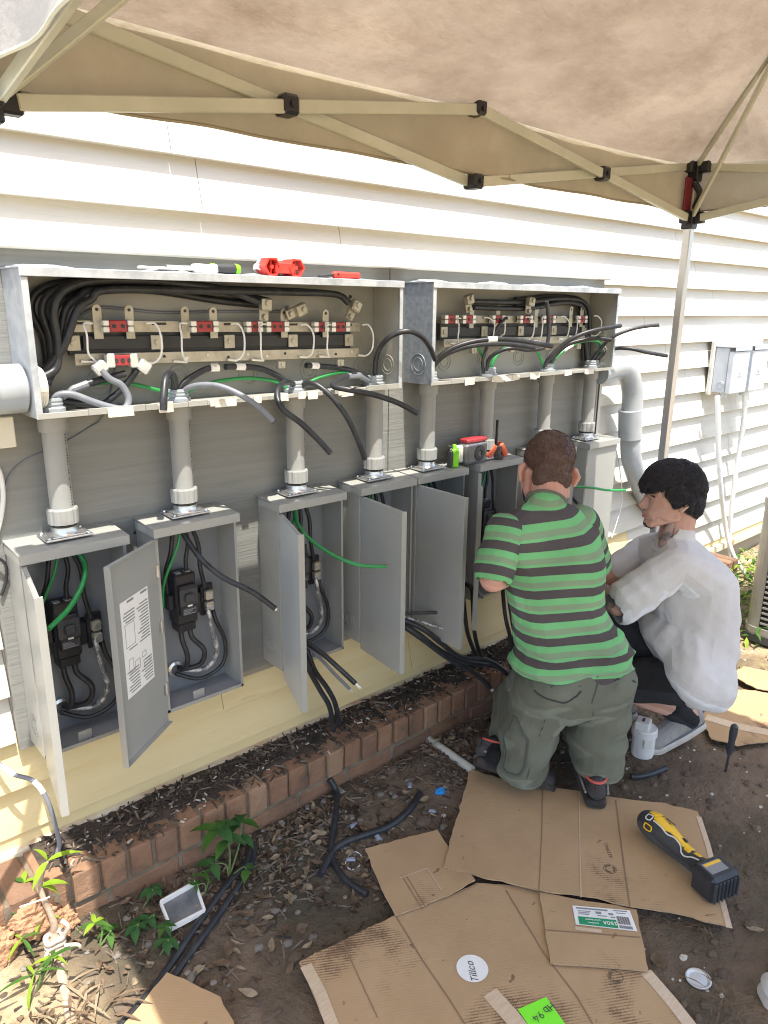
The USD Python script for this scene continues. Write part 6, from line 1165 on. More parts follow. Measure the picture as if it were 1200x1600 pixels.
def shoe_at(heel, toe, up, parent, mats, collar=None, L=.285):
    d = unit(V(toe) - V(heel)); up = unit(V(up) - d * (V(up) @ d)); s_ = np.cross(up, d); u_, so_ = shoe_mesh((0, 0, 0), (1, 0), L); c = V(heel) + d * L * .47
    def pl(m_, it, res=.008):
        t_ = soften(m_, res, it); t_.vertices = V(t_.vertices) @ V([d, s_, up]) + c; return t_
    mm_ = u_ - hull(((-.27 * L, 0, .145), .030), ((-.36 * L, 0, .145), .028), ((-.2 * L, 0, .165), .03))
    part('shoe', pl(mm_, 3), mats[0], parent, smooth=True); so_p = part('sole', pl(so_, 2), mats[1], parent, smooth=True)
    Q = lambda a, b, h: c + d * a * L + s_ * b + up * h
    if collar:
        part('shoe_accent', tube([Q(-.12, .034, .098), Q(-.25, .036, .094), Q(-.40, .026, .092), Q(-.47, 0, .094), Q(-.40, -.026, .092), Q(-.25, -.036, .094), Q(-.12, -.034, .098)], .0042, 7, 5), collar, parent); part('heel_tab', obox(Q(-.50, 0, .066), d, s_, up, .010, .022, .05, .003), 'shoe_sole_dark', parent)
        part('side_panel', tube([Q(-.44, .036, .05), Q(-.2, .043, .055), Q(.05, .046, .045), Q(.25, .043, .04)], .004, 6, 5), 'shoe_grey', parent); part('side_panel', tube([Q(-.44, -.036, .05), Q(-.2, -.043, .055), Q(.05, -.046, .045), Q(.25, -.043, .04)], .004, 6, 5), 'shoe_grey', parent)
    return Q
# ---------------------------------------------------------------- the man in green stripes, kneeling with his back to us
FA = unit([.62, .78, 0]); RA = V([FA[1], -FA[0], 0]); Zu = V([0, 0, 1.0])
hipc = V([1.945, -.660, .425]); 
shL, shR = [(1.723, -0.502, 0.946), (2.036, -0.601, 0.939)]
neckb = [(1.896, -0.538, 1.000)][0]; headc = [(1.936, -0.510, 0.983)][0]
shL, shR, neckb, headc = V(shL), V(shR), V(neckb), V(headc)
hipL, hipR = hipc - RA * .085, hipc + RA * .085
toeL, toeR = [(1.782, -0.581, 0.030), (1.906, -0.793, 0.030)]
toeL, toeR = V(toeL), V(toeR)
ankL, ankR = V([(1.750, -0.501, 0.118)][0]), toeR + V([.045, .060, .085])
FK = unit([.74, .67, 0]); kneeL, kneeR = V([1.86, -.50, 0]) + FK * .33, V([2.235, -.44, .30])
kneeL[2] = .085; ankR = V([1.945, -.770, .0]) + FK * .075 + V([0, 0, float(z1(1.945, -.77)) + .105]); ankL = V([1.765, -.505, .135])
elbL = [(1.659, -0.534, 0.817)][0]; elbL = V(elbL); wrL = [(2.116, -0.370, 0.707)][0]; wrL = V(wrL)
elbR = V([2.215, -.545, .715]); wrR = V([2.185, -.280, .800])
manA = thing('person', 'man in a green and charcoal striped shirt and olive shorts kneeling before the enclosures', 'person', (hipc[0], hipc[1], .03))
hup = unit(Zu * .95 + FA * .30 + RA * .10); hf = unit(V([.62, .78, 0]) - Zu * .42)
q, hF, hR, hU = head_parts(headc, hf, hup, 1.19)
body = head_solids(q) + [ear(q, 1), ear(q, -1)]
body += chain((neckb + V([0, 0, -.03]), .066), (q(-.030, 0, .045), .057), (q(-.024, 0, .10), .058))
m1_, m2_ = hipc + (neckb - hipc) * .42 - FA * .015, hipc + (neckb - hipc) * .70 - FA * .02; chest = (shL + shR) / 2 + V([0, 0, -.12]); body += [hull((shL - Zu * .01, .038), (shR - Zu * .01, .038), (neckb - Zu * .04, .05)), hull((shL - Zu * .01, .038), (shR - Zu * .01, .038), (m2_ - RA * .06, .065), (m2_ + RA * .06, .065)), hull((m2_ - RA * .06, .065), (m2_ + RA * .06, .065), (m1_ - RA * .05, .07), (m1_ + RA * .05, .07)), hull((m1_ - RA * .05, .07), (m1_ + RA * .05, .07), (hipL, .085), (hipR, .085))]
body += chain((shL, .043), (elbL, .041), (wrL, .028)) + chain((shR, .043), (elbR, .041), (wrR, .028))
body += hand(wrL, wrL - elbL, V([0, 0, -1.0]) + RA * .5, .55, 1) + hand(wrR, wrR - elbR, V([0, 0, -1.0]) - RA * .5, .5, -1)
body += chain((hipL, .095), (kneeL, .062), (kneeL + unit(ankL - kneeL) * .12, .050), (ankL, .030)) + chain((hipR, .095), (kneeR, .062), (kneeR + unit(ankR - kneeR) * .12, .050), (ankR, .032))
bA = soften(union(body), .011, 4)
part('body', bA, 'skin', manA, smooth=True)
def cap_hair(q, out, back_low, m, parent, name='hair', res=.008, extra=(), wr=.0015):
    base = union([hull((q(-.022, 0, .151), .074 + out), (q(.026, 0, .154), .066 + out), (q(-.054, 0, .138), .050 + out), (q(.0, 0, .172), .056 + out)), hull((q(-.050, 0, .130), .046 + out), (q(-.046, .022, back_low), .030 + out), (q(-.046, -.022, back_low), .030 + out))] + list(extra))
    return base
hA = cap_hair(q, .008, .080, None, None)
cutf = hull((q(.15, 0, .10), .085), (q(.15, 0, .02), .12)); 
hA = hA - hull((q(.112, .06, .105), .050), (q(.112, -.06, .105), .050), (q(.10, .06, .0), .075), (q(.10, -.06, .0), .075))
for s in (-1, 1): hA = hA - hull((q(.01, s * .088, .085), .022), (q(-.012, s * .090, .075), .022), (q(.0, s * .09, .04), .03))
tHA = soften(hA, .007, 3, .0006, 70, 4); part('hair', tHA, 'hair_brown', manA, smooth=True); strands(tHA, manA, 'hair_brown', 7000, .007, lambda p: -hU + .25 * (p - q(-.03, 0, .235)), .22, .00055, seed=5, steps=2)
part('beard', soften(union([hull((q(.070, s * .014, .016), .019), (q(.012, s * .051, .050), .0165), (q(.050, s * .034, .040), .022)) for s in (-1, 1)] + [hull((q(.083, .0, .014), .019), (q(.066, 0, .004), .016), (q(.080, 0, .030), .017)), hull((q(.098, .014, .062), .0065), (q(.098, -.014, .062), .0065))]), .007, 3, .002, 90, 8), 'beard', manA, smooth=True)
for s in (-1, 1):
    e = part('eye', soften(sph(q(.0760, s * .031, .104), .0115), .005, 0), 'eye_white', manA, smooth=True); part('iris', soften(sph(q(.0835, s * .031, .104), .0055), .004, 0), 'eye_dark', e, smooth=True)
# shirt
up1 = unit(neckb - hipc); mid1 = hipc + (neckb - hipc) * .42 - FA * .025; mid2 = hipc + (neckb - hipc) * .70 - FA * .035
sp_top = neckb - FA * .02
S_ = []
S_.append(hull((shL - Zu * .010 + RA * .012, .055), (shR - Zu * .010 - RA * .012, .053), (neckb - Zu * .030 - FA * .01 - RA * .02, .068), (neckb - Zu * .030 - FA * .01 + RA * .02, .066), (mid2 - RA * .095, .092), (mid2 + RA * .070, .087)))
S_.append(hull((mid2 - RA * .095, .092), (mid2 + RA * .070, .087), (mid1 - RA * .080, .091), (mid1 + RA * .045, .088)))
S_.append(hull((mid1 - RA * .080, .091), (mid1 + RA * .045, .088), (hipc - RA * .094 + Zu * .125, .104), (hipc + RA * .048 + Zu * .125, .100)))
S_.append(hull((hipc - RA * .094 + Zu * .125, .106), (hipc + RA * .052 + Zu * .125, .102), (hipc - RA * .096 + Zu * .075, .117), (hipc + RA * .080 + Zu * .08, .117)))
S_.append(hull((hipc + RA * .092 + Zu * .11 - FA * .01, .085), (hipc + RA * .095 + Zu * .07, .087)))
slL = shL + (elbL - shL) * .80; slR = shR + (elbR - shR) * .80
SL_ = [union([hull((shL + RA * .012 + Zu * .002, .063), (slL, .067), (slL + FA * .022, .060))]), union([hull((shR - RA * .012 + Zu * .002, .060), (slR, .062))])]
S_.append(hull((neckb + Zu * .004 - FA * .006, .064), (neckb - Zu * .05, .07)))
shirt = union(S_)
cutz = float(hipc[2]) + .055
shirt = shirt.trim_by_plane(tuple(unit(Zu + RA * .10 + FA * .10)), float(unit(Zu + RA * .10 + FA * .10) @ (hipc + Zu * .022)))
for k_, (s_, e_) in enumerate(((shL, elbL), (shR, elbR))):            # sleeve mouths
    d = unit(e_ - s_); p = s_ + (e_ - s_) * .86; SL_[k_] = SL_[k_] - hull((p + d * .02, .052), (p + d * .20, .060))
    tsl = soften(SL_[k_], .011, 6, .007, 13, 31 + k_); us = uv_stripes(V(tsl.vertices), [s_, e_], [], .0760)
    part('sleeve', tsl, 'tee_striped', manA, smooth=True, uv=us + [0, .52])
nk = unit(q(-.02, 0, .06) - neckb); shirt = shirt - hull((neckb + nk * .066, .062), (neckb + nk * .2, .075))
def wA(v):
    h = np.clip(1 - (v[:, 2] - cutz) / .34, 0, 1); return .35 + 1.5 * h ** 1.6
tA = soften(shirt, .010, 9, .011, 8, 5, wA)
va = V(tA.vertices); low = np.clip(1 - (va[:, 2] - cutz) / .16, 0, 1); fold = (1 - np.abs(np.sin((va[:, 2] + .16 * ((va - hipc) @ RA)) * 52 + 4.5 * noise(va * 6, 3))) ** .7 * 1.6) * .013 * low; fold = np.maximum(fold, -.003)
tA.vertices = va + V(tA.vertex_normals) * fold[:, None]
spine = [neckb + Zu * .045, neckb - Zu * .03 - FA * .05, mid2 - FA * .06, mid1 - FA * .07, hipc + Zu * .08 - FA * .10]
va = V(tA.vertices); ax_ = unit(Zu * .97 - FA * .12 - RA * .03); uva = np.c_[np.zeros(len(va)), (float(ax_ @ neckb) - va @ ax_ + .012 * noise(va * 5, 12)) / .0745]
part('shirt', tA, 'tee_striped', manA, smooth=True, uv=uva + [0, .22])
th = np.linspace(0, 2 * math.pi, 20); nA, nB = unit(np.cross(nk, FA)), None; nB = np.cross(nk, nA)
part('collar', tube([neckb + nk * .028 + (nA * math.cos(t) + nB * math.sin(t)) * .0605 for t in th], .0075, 7, 2, False), 'shorts_olive', manA, smooth=True, label='grey brown ribbed shirt collar')
# shorts
S_ = [hull((hipL + Zu * .06, .097), (hipR + Zu * .06, .097), (hipL - FA * .030 - Zu * .02, .110), (hipR - FA * .030 - Zu * .02, .110))]
hemL = V([(1.809, -0.590, 0.133)][0]); hemR = V([(1.997, -0.751, 0.148)][0])
for h_, k_, hem, si in ((hipL, kneeL, hemL, -1), (hipR, kneeR, hemR, 1)):
    S_.append(hull((h_ - FA * .02 + RA * si * (.010 if si > 0 else -.006), .112 if si > 0 else .104), (h_ + (hem - h_) * .55 + RA * si * .006, .093), (h_ + (k_ - h_) * .45, .095)))
    k_ = V([k_[0], k_[1], max(k_[2] - .06, .085)]); S_.append(hull((h_ + (hem - h_) * .55 + RA * si * (.012 if si < 0 else .006), .093), (hem + RA * (si * .006 if si < 0 else 0), .088), (hem + FK * .06, .088), (k_ + Zu * .01, .080), (h_ + (k_ - h_) * .45, .095)))
sh_ = union(S_)
g_ = [V(x) for x in [(1.830, -0.725, 0.340), (1.811, -0.745, 0.241), (1.810, -0.750, 0.077), (2.023, -0.605, 0.155), (2.006, -0.637, -0.083)]]; sh_ = sh_ - hull((g_[0], .004), (g_[1], .010), (g_[2], .020), (g_[3], .004), (g_[4], .016))
sh_ = sh_.trim_by_plane(tuple(unit(Zu - FK * .25)), float(unit(Zu - FK * .25) @ (hemL - Zu * .040)))
tS = soften(sh_, .012, 8, .024, 7, 21); vS = V(tS.vertices); fS = np.sin((vS @ unit(Zu - RA * .5)) * 60 + 6 * noise(vS * 6, 8)) * .005; tS.vertices = vS + V(tS.vertex_normals) * fS[:, None]
part('shorts', tS, 'shorts_olive', manA, smooth=True)
from scipy.spatial import cKDTree
def on_surface(tm_, P, out=.003):
    """moves points onto the nearest cloth vertex, just proud of it"""
    k = cKDTree(V(tm_.vertices)); n = V(tm_.vertex_normals); d, i = k.query(V(P, float), 4); vv = V(tm_.vertices)[i].mean(1); nn = n[i].mean(1); nn /= np.linalg.norm(nn, axis=1, keepdims=True)
    P = V(P, float); off = ((vv - P) * nn).sum(1); return P + nn * (off + out)[:, None]
def seam(P, r=.0022, m='seam_olive', name='seam', k=6, out=.0012): part(name, tube(on_surface(tS, spline(P, k), out), r, 6, 1), m, manA)
seam([(1.833, -0.666, 0.505), (1.821, -0.668, 0.474), (1.813, -0.672, 0.442)], .002); seam([(1.957, -0.723, 0.499), (1.948, -0.730, 0.459), (1.914, -0.746, 0.409), (1.903, -0.735, 0.339)], .002)
seam([(1.773, -0.637, 0.441), (1.792, -0.659, 0.428), (1.821, -0.687, 0.422), (1.850, -0.710, 0.427), (1.873, -0.727, 0.439)], .0028, 'bolt_dark', 'pocket_slit'); seam([(1.768, -0.629, 0.451), (1.876, -0.723, 0.455)], .0018)
seam([(1.997, -0.779, 0.444), (2.033, -0.785, 0.438), (2.070, -0.791, 0.437)], .0028, 'bolt_dark', 'pocket_slit')
for a in ([(1.766, -0.593, 0.544), (1.762, -0.601, 0.512)], [(1.938, -0.729, 0.513), (1.935, -0.736, 0.485)]): part('belt_loop', tube(on_surface(tS, a, .003), .005, 6, 1), 'shorts_olive', manA)
cp = on_surface(tS, spline([(1.712, -0.549, 0.309), (1.716, -0.570, 0.336), (1.711, -0.635, 0.299), (1.727, -0.660, 0.270), (1.712, -0.665, 0.220), (1.702, -0.651, 0.161), (1.693, -0.607, 0.146), (1.701, -0.567, 0.160), (1.708, -0.546, 0.233), (1.712, -0.549, 0.309)], 4), .004)
part('cargo_pocket', tube(cp, .0032, 6, 1, False), 'seam_olive', manA)
# shoes: the right one flat with its heel to us, the left one up on its toes
for a_, k_ in ((ankL, kneeL), (ankR, kneeR)): part('sock', soften(union(chain((a_ - unit(k_ - a_) * .02, .038), (a_ + unit(k_ - a_) * .12, .044))), .010, 3), 'sock_black', manA, smooth=True)
hR_ = V([1.905, -.815, 0]); hR_[2] = float(z1(hR_[0], hR_[1])) + .002
shoe_at(hR_, hR_ + FK * .28, Zu, manA, ('shoe_dark', 'shoe_sole_dark'), 'shoe_red')
shoe_at(V([1.715, -.455, .095]), V([1.858, -.628, .030]), Zu + unit(V([.3, .35, 0])) * .75, manA, ('shoe_dark', 'shoe_sole_dark'), 'shoe_red')
# ---------------------------------------------------------------- the man in white, squatting in profile
FB = unit([-.80, .60, 0]); RB = V([FB[1], -FB[0], 0]); LB = -RB
nB0, hB0 = [(2.467, -0.691, 0.830), (2.467, -0.672, 0.864)]
neckB, headB = V(nB0), V(hB0)
sBL = V([(2.392, -0.763, 0.755)][0]); sBR = V([(2.568, -0.547, 0.712)][0])
pel = V([2.436, -.828, .365]); pL, pR = pel + LB * .085, pel + RB * .085
kL, aL = V([2.245, -.640, .315]), V([2.552, -.792, .125])
kR, aR = V([2.300, -.500, .455]), V([2.440, -.560, .115])
eL = V([(2.225, -0.639, 0.615)][0]); wL = V([2.225, -.300, .700]); eR = V([(2.359, -0.501, 0.636)][0]); wR = V([2.300, -.235, .720])
cb1 = V([(2.600, -0.814, 0.668)][0]) + FB * .085; cb2 = V([(2.576, -0.835, 0.479)][0]) + FB * .10
manB = thing('person', 'dark haired man in a white tee shirt and black shorts squatting in profile', 'person', (pel[0], pel[1], .02))
hfB = unit(V([-.765, .640, 0]) - Zu * .03); q, hF, hR, hU = head_parts(headB, hfB, unit(Zu + FB * .04), 1.01)
body = head_solids(q) + [ear(q, 1), ear(q, -1)] + chain((neckB - Zu * .05 - FB * .01, .060), (q(-.030, 0, .040), .060), (q(-.026, 0, .10), .060))
body += [hull((sBL, .05), (sBR, .05), (neckB - Zu * .04, .06)), hull((sBL, .045), (sBR, .045), (cb1 + LB * .07, .07), (cb1 + RB * .07, .07)), hull((cb1 + LB * .07, .07), (cb1 + RB * .07, .07), (cb2 + LB * .07, .085), (cb2 + RB * .07, .085)), hull((cb2 + LB * .07, .085), (cb2 + RB * .07, .085), (pL, .095), (pR, .095))]
body += chain((sBL, .055), (eL, .043), (wL, .029)) + chain((sBR, .055), (eR, .043), (wR, .029))
body += hand(wL, wL - eL, V([0, 0, -1.0]) + RB * .3, .6, -1) + hand(wR, wR - eR, V([0, 0, -1.0]) - RB * .3, .6, 1)
body += chain((pL, .075), (kL, .058), (kL + unit(aL - kL) * .14, .056), (aL, .038)) + chain((pR, .075), (kR, .058), (kR + unit(aR - kR) * .14, .056), (aR, .038))
part('body', soften(union(body), .0095, 4), 'skin_b', manB, smooth=True)
for s in (-1, 1):
    e = part('eye', soften(sph(q(.0735, s * .033, .104), .0105), .005, 0), 'eye_white', manB, smooth=True); part('iris', soften(sph(q(.0785, s * .0332, .1035), .0064), .004, 0), 'eye_dark', e, smooth=True)
    part('eyebrow', soften(hull((q(.0885, s * .016, .1215), .0035), (q(.0795, s * .044, .1215), .0032)), .004, 1), 'hair_black', manB, smooth=True)
part('lips', soften(union([hull((q(.0990, 0, .0530), .0045), (q(.090, .017, .0515), .003), (q(.090, -.017, .0515), .003)), hull((q(.0980, 0, .0425), .0052), (q(.089, .015, .0430), .0032), (q(.089, -.015, .0430), .0032))]), .004, 2), 'lips', manB, smooth=True)
hB = union([hull((q(-.024, 0, .160), .084), (q(.034, 0, .168), .070), (q(-.064, 0, .142), .056), (q(.0, 0, .184), .062)), hull((q(-.062, 0, .132), .054), (q(-.066, .024, .072), .036), (q(-.066, -.024, .072), .036), (q(-.050, .030, .09), .044), (q(-.050, -.030, .09), .044)),
            hull((q(.060, .0, .168), .046), (q(.088, .022, .158), .022), (q(.088, -.022, .158), .022), (q(.098, .0, .146), .014)), hull((q(.090, .0, .150), .017), (q(.076, .036, .150), .017), (q(.076, -.036, .150), .017), (q(.06, 0, .170), .04))] + [hull((q(.000, s * .066, .150), .026), (q(.030, s * .062, .140), .024), (q(.016, s * .070, .106), .012), (q(-.03, s * .072, .12), .020)) for s in (-1, 1)])
hB = hB - hull((q(.112, .05, .080), .046), (q(.112, -.05, .080), .046), (q(.10, .05, .0), .07), (q(.10, -.05, .0), .07), (q(.075, .07, .09), .03), (q(.075, -.07, .09), .03))
for s in (-1, 1): hB = hB - hull((q(-.004, s * .096, .086), .020), (q(-.006, s * .09, .062), .024), (q(.02, s * .095, .06), .030))
tH = soften(hB, .007, 3); vh = V(tH.vertices); nh = V(tH.vertex_normals); loc = (vh - headB) @ np.stack([hF, hR, hU], 1)
an = np.arctan2(loc[:, 1], loc[:, 2] - .13) + loc[:, 0] * 3; tuft = np.sin(an * 15 + 6 * noise(loc * 16, 2)) * .0012 + np.sin(an * 41 + 9 * noise(loc * 22, 4)) * .0008; tH.vertices = vh + nh * tuft[:, None]
part('hair', tH, 'hair_black', manB, smooth=True)
wh = headB + (hF * -.055 + hU * .235) * 1.01
strands(tH, manB, 'hair_black', 5500, .036, lambda p: unit_rows(p - wh) * .8 - hU * .45 - hF * .12, .07, .0011, seed=9, steps=5)
part('chin_stubble', soften(union([hull((q(.0795, 0, .015), .0170), (q(.066, 0, .006), .0145), (q(.072, 0, .026), .016))]), .006, 3, .001, 90, 3), 'beard', manB, smooth=True)
part('neck_tattoo', soften(union([hull((q(.012, -.036, .018), .020), (neckB + FB * .045 + LB * .028 - Zu * .02, .022))]), .008, 2), 'tattoo', manB, smooth=True)
for e_, w_, r0, r1 in ((eL, wL, .0445, .037), (eR, wR, .0445, .037)): part('arm_tattoo', soften(union(chain((e_ + (w_ - e_) * .02, r0), (e_ + (w_ - e_) * .5, r1))), .010, 2), 'tattoo', manB, smooth=True)
bk1, bk2 = V([(2.600, -0.814, 0.668)][0]), V([(2.576, -0.835, 0.479)][0])
inn = lambda p, d: p + FB * d
c1, c2 = bk1 + FB * .075, bk2 + FB * .085
S_ = [hull((sBL, .070), (sBR, .070), (neckB - Zu * .045 - FB * .015, .070), (c1 + LB * .085, .095), (c1 + RB * .085, .095)),
      hull((c1 + LB * .085, .095), (c1 + RB * .085, .095), (c2 + LB * .095, .112), (c2 + RB * .095, .112), (c1 + FB * .12, .07)),
      hull((c2 + LB * .095, .112), (c2 + RB * .095, .112), (pel + LB * .10 + FB * .01 + Zu * .02, .110), (pel + RB * .10 + FB * .01 + Zu * .02, .110), (c2 + FB * .11 + LB * .06, .075), (c2 + FB * .11 + RB * .05, .075)),
      hull((pel + LB * .10 + FB * .01 + Zu * .02, .108), (pel + RB * .10 + FB * .01, .106), (pel + LB * .105 + Zu * .01, .102)),
      hull((pel + LB * .12 + FB * .06 + Zu * .04, .09), (c2 + FB * .06 + LB * .10, .09), (pel + LB * .13, .085))]
slL, slR = sBL + (eL - sBL) * .88, sBR + (eR - sBR) * .72
S_.append(hull((neckB - Zu * .004 - FB * .01, .068), (neckB - Zu * .06, .07)))
shirt = union(S_)
for k_, (s_, e_, sl_, r0, r1) in enumerate(((sBL, eL, slL, .070, .071), (sBR, eR, slR, .066, .064))):
    d = unit(e_ - s_); p = s_ + (e_ - s_) * .98; sv = union([hull((s_ + FB * .01, r0), (sl_, r1), (sl_ - Zu * .030, r1 - .010)), hull((s_ + (sl_ - s_) * .6 - Zu * .02, .064), (sl_ - Zu * .04 - d * .01, .052), (sl_, r1))]) - hull((p + d * .03, .058), (p + d * .2, .072))
    tv = soften(sv, .009, 6); vv = V(tv.vertices); al = (vv - s_) @ d; fd = (1 - np.abs(np.sin(al * 46 + 5 * noise(vv * 8, 4) + (vv @ Zu) * 14)) ** .7 * 1.5) * .0035 * np.clip(al / .06, 0, 1); tv.vertices = vv + V(tv.vertex_normals) * fd[:, None]
    trimesh.smoothing.filter_taubin(tv, lamb=.5, nu=.52, iterations=8); part('sleeve', tv, 'tee_white', manB, smooth=True)
    hm = s_ + d * (np.linalg.norm(sl_ - s_) + .028); n1_ = unit(np.cross(d, Zu)); n2_ = np.cross(d, n1_)
nk = unit(Zu * .83 + FB * .56); shirt = shirt - hull((neckB + nk * .058 + FB * .014, .064), (neckB + nk * .2, .09))
nn_ = unit(Zu * .75 - FB * .62); shirt = shirt.trim_by_plane(tuple(nn_), float(nn_ @ (pel - Zu * .125 + FB * .085)))
tB = soften(shirt, .010, 12)
va = V(tB.vertices); axB = unit(neckB - FB * .06 - pel); rel = va - pel; la = rel @ axB; rad = rel - la[:, None] * axB; an = np.arctan2(rad @ RB, rad @ FB) * .17
dr1 = fbm(np.stack([an * 15 + la * 3, la * 3.2, 0 * la], -1), 2, 14) - .5; dr2 = fbm(np.stack([an * 5 + 3, la * 17 - an * 9, 0 * la + 2], -1), 2, 23) - .5
tB.vertices = va + V(tB.vertex_normals) * (dr1 * .024 * np.clip(.42 - la, 0, .3) / .3 + dr2 * .026 * np.exp(-((la - .06) / .14) ** 2))[:, None]
trimesh.smoothing.filter_taubin(tB, lamb=.5, nu=.52, iterations=14); part('shirt', tB, 'tee_white', manB, smooth=True)
nA = unit(np.cross(nk, FB)); nB = np.cross(nk, nA)
part('collar', tube([neckB - Zu * .012 + FB * .014 + (nA * math.cos(t) + nB * math.sin(t)) * .0625 for t in th], .0065, 7, 2, False), 'tee_white', manB, smooth=True)
for s_, e_, w_ in ((sBL, eL, .0), (sBR, eR, 0)): pass
S_ = [hull((pL, .100), (pR, .100), (pel + FB * .03, .10))]
for p_, k_, f_n in ((pL, kL, .86), (pR, kR, .98)): S_.append(hull((p_, .092), (p_ + (k_ - p_) * .55, .082), (p_ + FB * .04 - Zu * .0, .09))); S_.append(hull((p_ + (k_ - p_) * .55, .082), (p_ + (k_ - p_) * f_n, .076), (p_ + (k_ - p_) * (f_n - .1) - Zu * .012, .074)))
part('shorts', soften(union(S_), .014, 8, .012, 9, 61), 'black_cloth', manB, smooth=True)
def flat_shoe(a_, heel_up, ang_dir, parent):
    d = unit(ang_dir); s = V([-d[1], d[0], 0]); toe = a_ + d * .170; toe[2] = 0; gz = float(ground_z(toe[0], toe[1])); tl = math.asin(min(.9, heel_up / .19)); dd = unit(d * math.cos(tl) - Zu * math.sin(tl)); nn = np.cross(dd, s); nn = nn if nn[2] > 0 else -nn
    heel = V([a_[0], a_[1], 0]) - d * .050 + Zu * (gz + heel_up); ball = heel + dd * .195; tip = V([ball[0], ball[1], gz + .028]) + d * .070
    Q = lambda p, b, h: p + s * b + nn * h
    up_ = union([hull((Q(heel, 0, .060), .034), (Q(heel, 0, .085), .030), (Q(heel + dd * .07, 0, .075), .036), (Q(heel + dd * .10, 0, .058), .038)), hull((Q(heel + dd * .07, 0, .070), .036), (Q(ball, .012, .045), .034), (Q(ball, -.012, .045), .034), (Q(heel, 0, .05), .034)), hull((Q(ball, .012, .042), .034), (Q(ball, -.012, .042), .034), (tip + Zu * .012, .030))])
    up_ = up_ - hull((Q(heel + dd * .045, 0, .135), .034), (Q(heel + dd * .055, 0, .20), .05))
    part('shoe', soften(up_, .009, 4), 'shoe_grey', parent, smooth=True)
    def pad(r, h, m, nm, g):
        so_ = union([hull((Q(heel - dd * .012, .014, h), r), (Q(heel - dd * .012, -.014, h), r), (Q(ball, .026, h), r), (Q(ball, -.026, h), r), (Q(heel + dd * .08, .024, h), r), (Q(heel + dd * .08, -.018, h), r)), hull((Q(ball, .026, h), r), (Q(ball, -.026, h), r), (tip + s * .014 - Zu * .010, r), (tip - s * .014 - Zu * .010, r))])
        part(nm, soften(so_, .011, 3), m, parent, smooth=True)
    pad(.021, .016, 'sole_white', 'sole', 0); pad(.0165, .0335, 'shoe_stripe', 'sole_stripe', 0)
    part('lace', tube([Q(heel + dd * (.11 + .012 * k), .018 * (-1) ** k, .094 - .006 * k) for k in range(5)], .0026, 6, 3), 'sole_white', parent)
for a_, hu, dr__ in ((aL, .055, kL - aL + V([-.05, .0, 0])), (aR, .035, FB)):
    dd_ = V([dr__[0], dr__[1], 0.0]); flat_shoe(a_, hu, dd_, manB)
    up3 = (kL if a_ is aL else kR) - a_; part('sock', soften(union(chain((a_ - Zu * .02, .046), (a_ + unit(up3) * .09, .053))), .010, 3), 'sock_black', manB, smooth=True)

# ================================================================== PLANTS, AIR CONDITIONER
def big_leaf(base, d, up, L, w, droop=.35, fold=.25, m=7):
    """a pointed leaf blade bending down along its length"""
    d, up = unit(d), unit(up); s = unit(np.cross(d, up)); up = np.cross(s, d); vs, fs = [], []; p = V(base, float); a = 0
    for i in range(m + 1):
        t = i / m; hw = w / 2 * (math.sin(math.pi * min(1, t * 1.0) ** .8) * (1 - .35 * t)) if 0 < t < 1 else .0006
        dirn = d * math.cos(a) - up * math.sin(a) * 1.0; n = np.cross(s, dirn); n = n if n @ up > 0 else -n
        vs += [p - s * hw + n * hw * fold, p, p + s * hw + n * hw * fold]; p = p + dirn * L / m; a += droop / m * 2
    for i in range(m):
        for j in range(2): q = i * 3 + j; fs.append((q, q + 3, q + 4, q + 1))
    return V(vs), V(fs)
def weed(name, label, base, stems, mats, cat='weed'):
    """stems: (end offset, list of (t, direction, length, width)); every leaf a part"""
    base = V(base, float); base[2] = float(ground_z(base[0], base[1])); t = thing(name, label, cat, base)
    for k, (end, leaves, r) in enumerate(stems):
        P = spline([base, base + V(end) * .5 + V([.012, -.008, .02]), base + V(end)], 6); part('stem', tube(P, [r, r * .5], 6, 1), 'stem', t)
        for (s, d, L, w) in leaves:
            p = P[int(s * (len(P) - 1))]; part('leaf', big_leaf(p, V(d), (0, 0, 1), L, w, rng.uniform(.3, .9)), rng.choice(mats), t, smooth=True)
    return t
b = [(0.841, -0.294, 0.030)][0]
def fan(n, r0, L, w, up=.1, a0=0): return [(1.0, (math.cos(a0 + k * 2.399), math.sin(a0 + k * 2.399), up * rng.uniform(-1, 1.5)), L * rng.uniform(.75, 1.1), w * rng.uniform(.8, 1.1)) for k in range(n)]
weed('weed', 'dark green broad leaved weed growing against the brick ledge', b, [((-.005, .03, .15), fan(5, 0, .085, .046, .2) + [(.7, (-.8, -.5, .1), .07, .036), (.75, (.7, -.6, 0), .07, .038)], .004), ((.07, .045, .125), fan(4, 0, .072, .040, .2, 1) + [(.7, (.3, -.9, 0), .06, .03)], .003), ((-.055, -.01, .085), fan(3, 0, .068, .036, .1, 2.2), .003), ((.03, -.05, .045), fan(2, 0, .05, .034, .1, 4), .0025)], ['leaf_dark', 'leaf_dark', 'leaf_green'])
b = [(0.757, -0.304, 0.000)][0]; weed('small_weed', 'small seedling growing over the white plastic cover', b, [((0, 0, .07), fan(4, 0, .04, .018, .3), .002), ((-.02, .01, .04), fan(3, 0, .035, .015, .2, 2), .002)], ['leaf_green'])
b = [(0.611, -0.376, 0.000)][0]; weed('small_weed', 'small seedling in the leaves left of the two black hoses', b, [((0, 0, .05), fan(5, 0, .042, .018, .3), .002)], ['leaf_green', 'leaf_dark'])
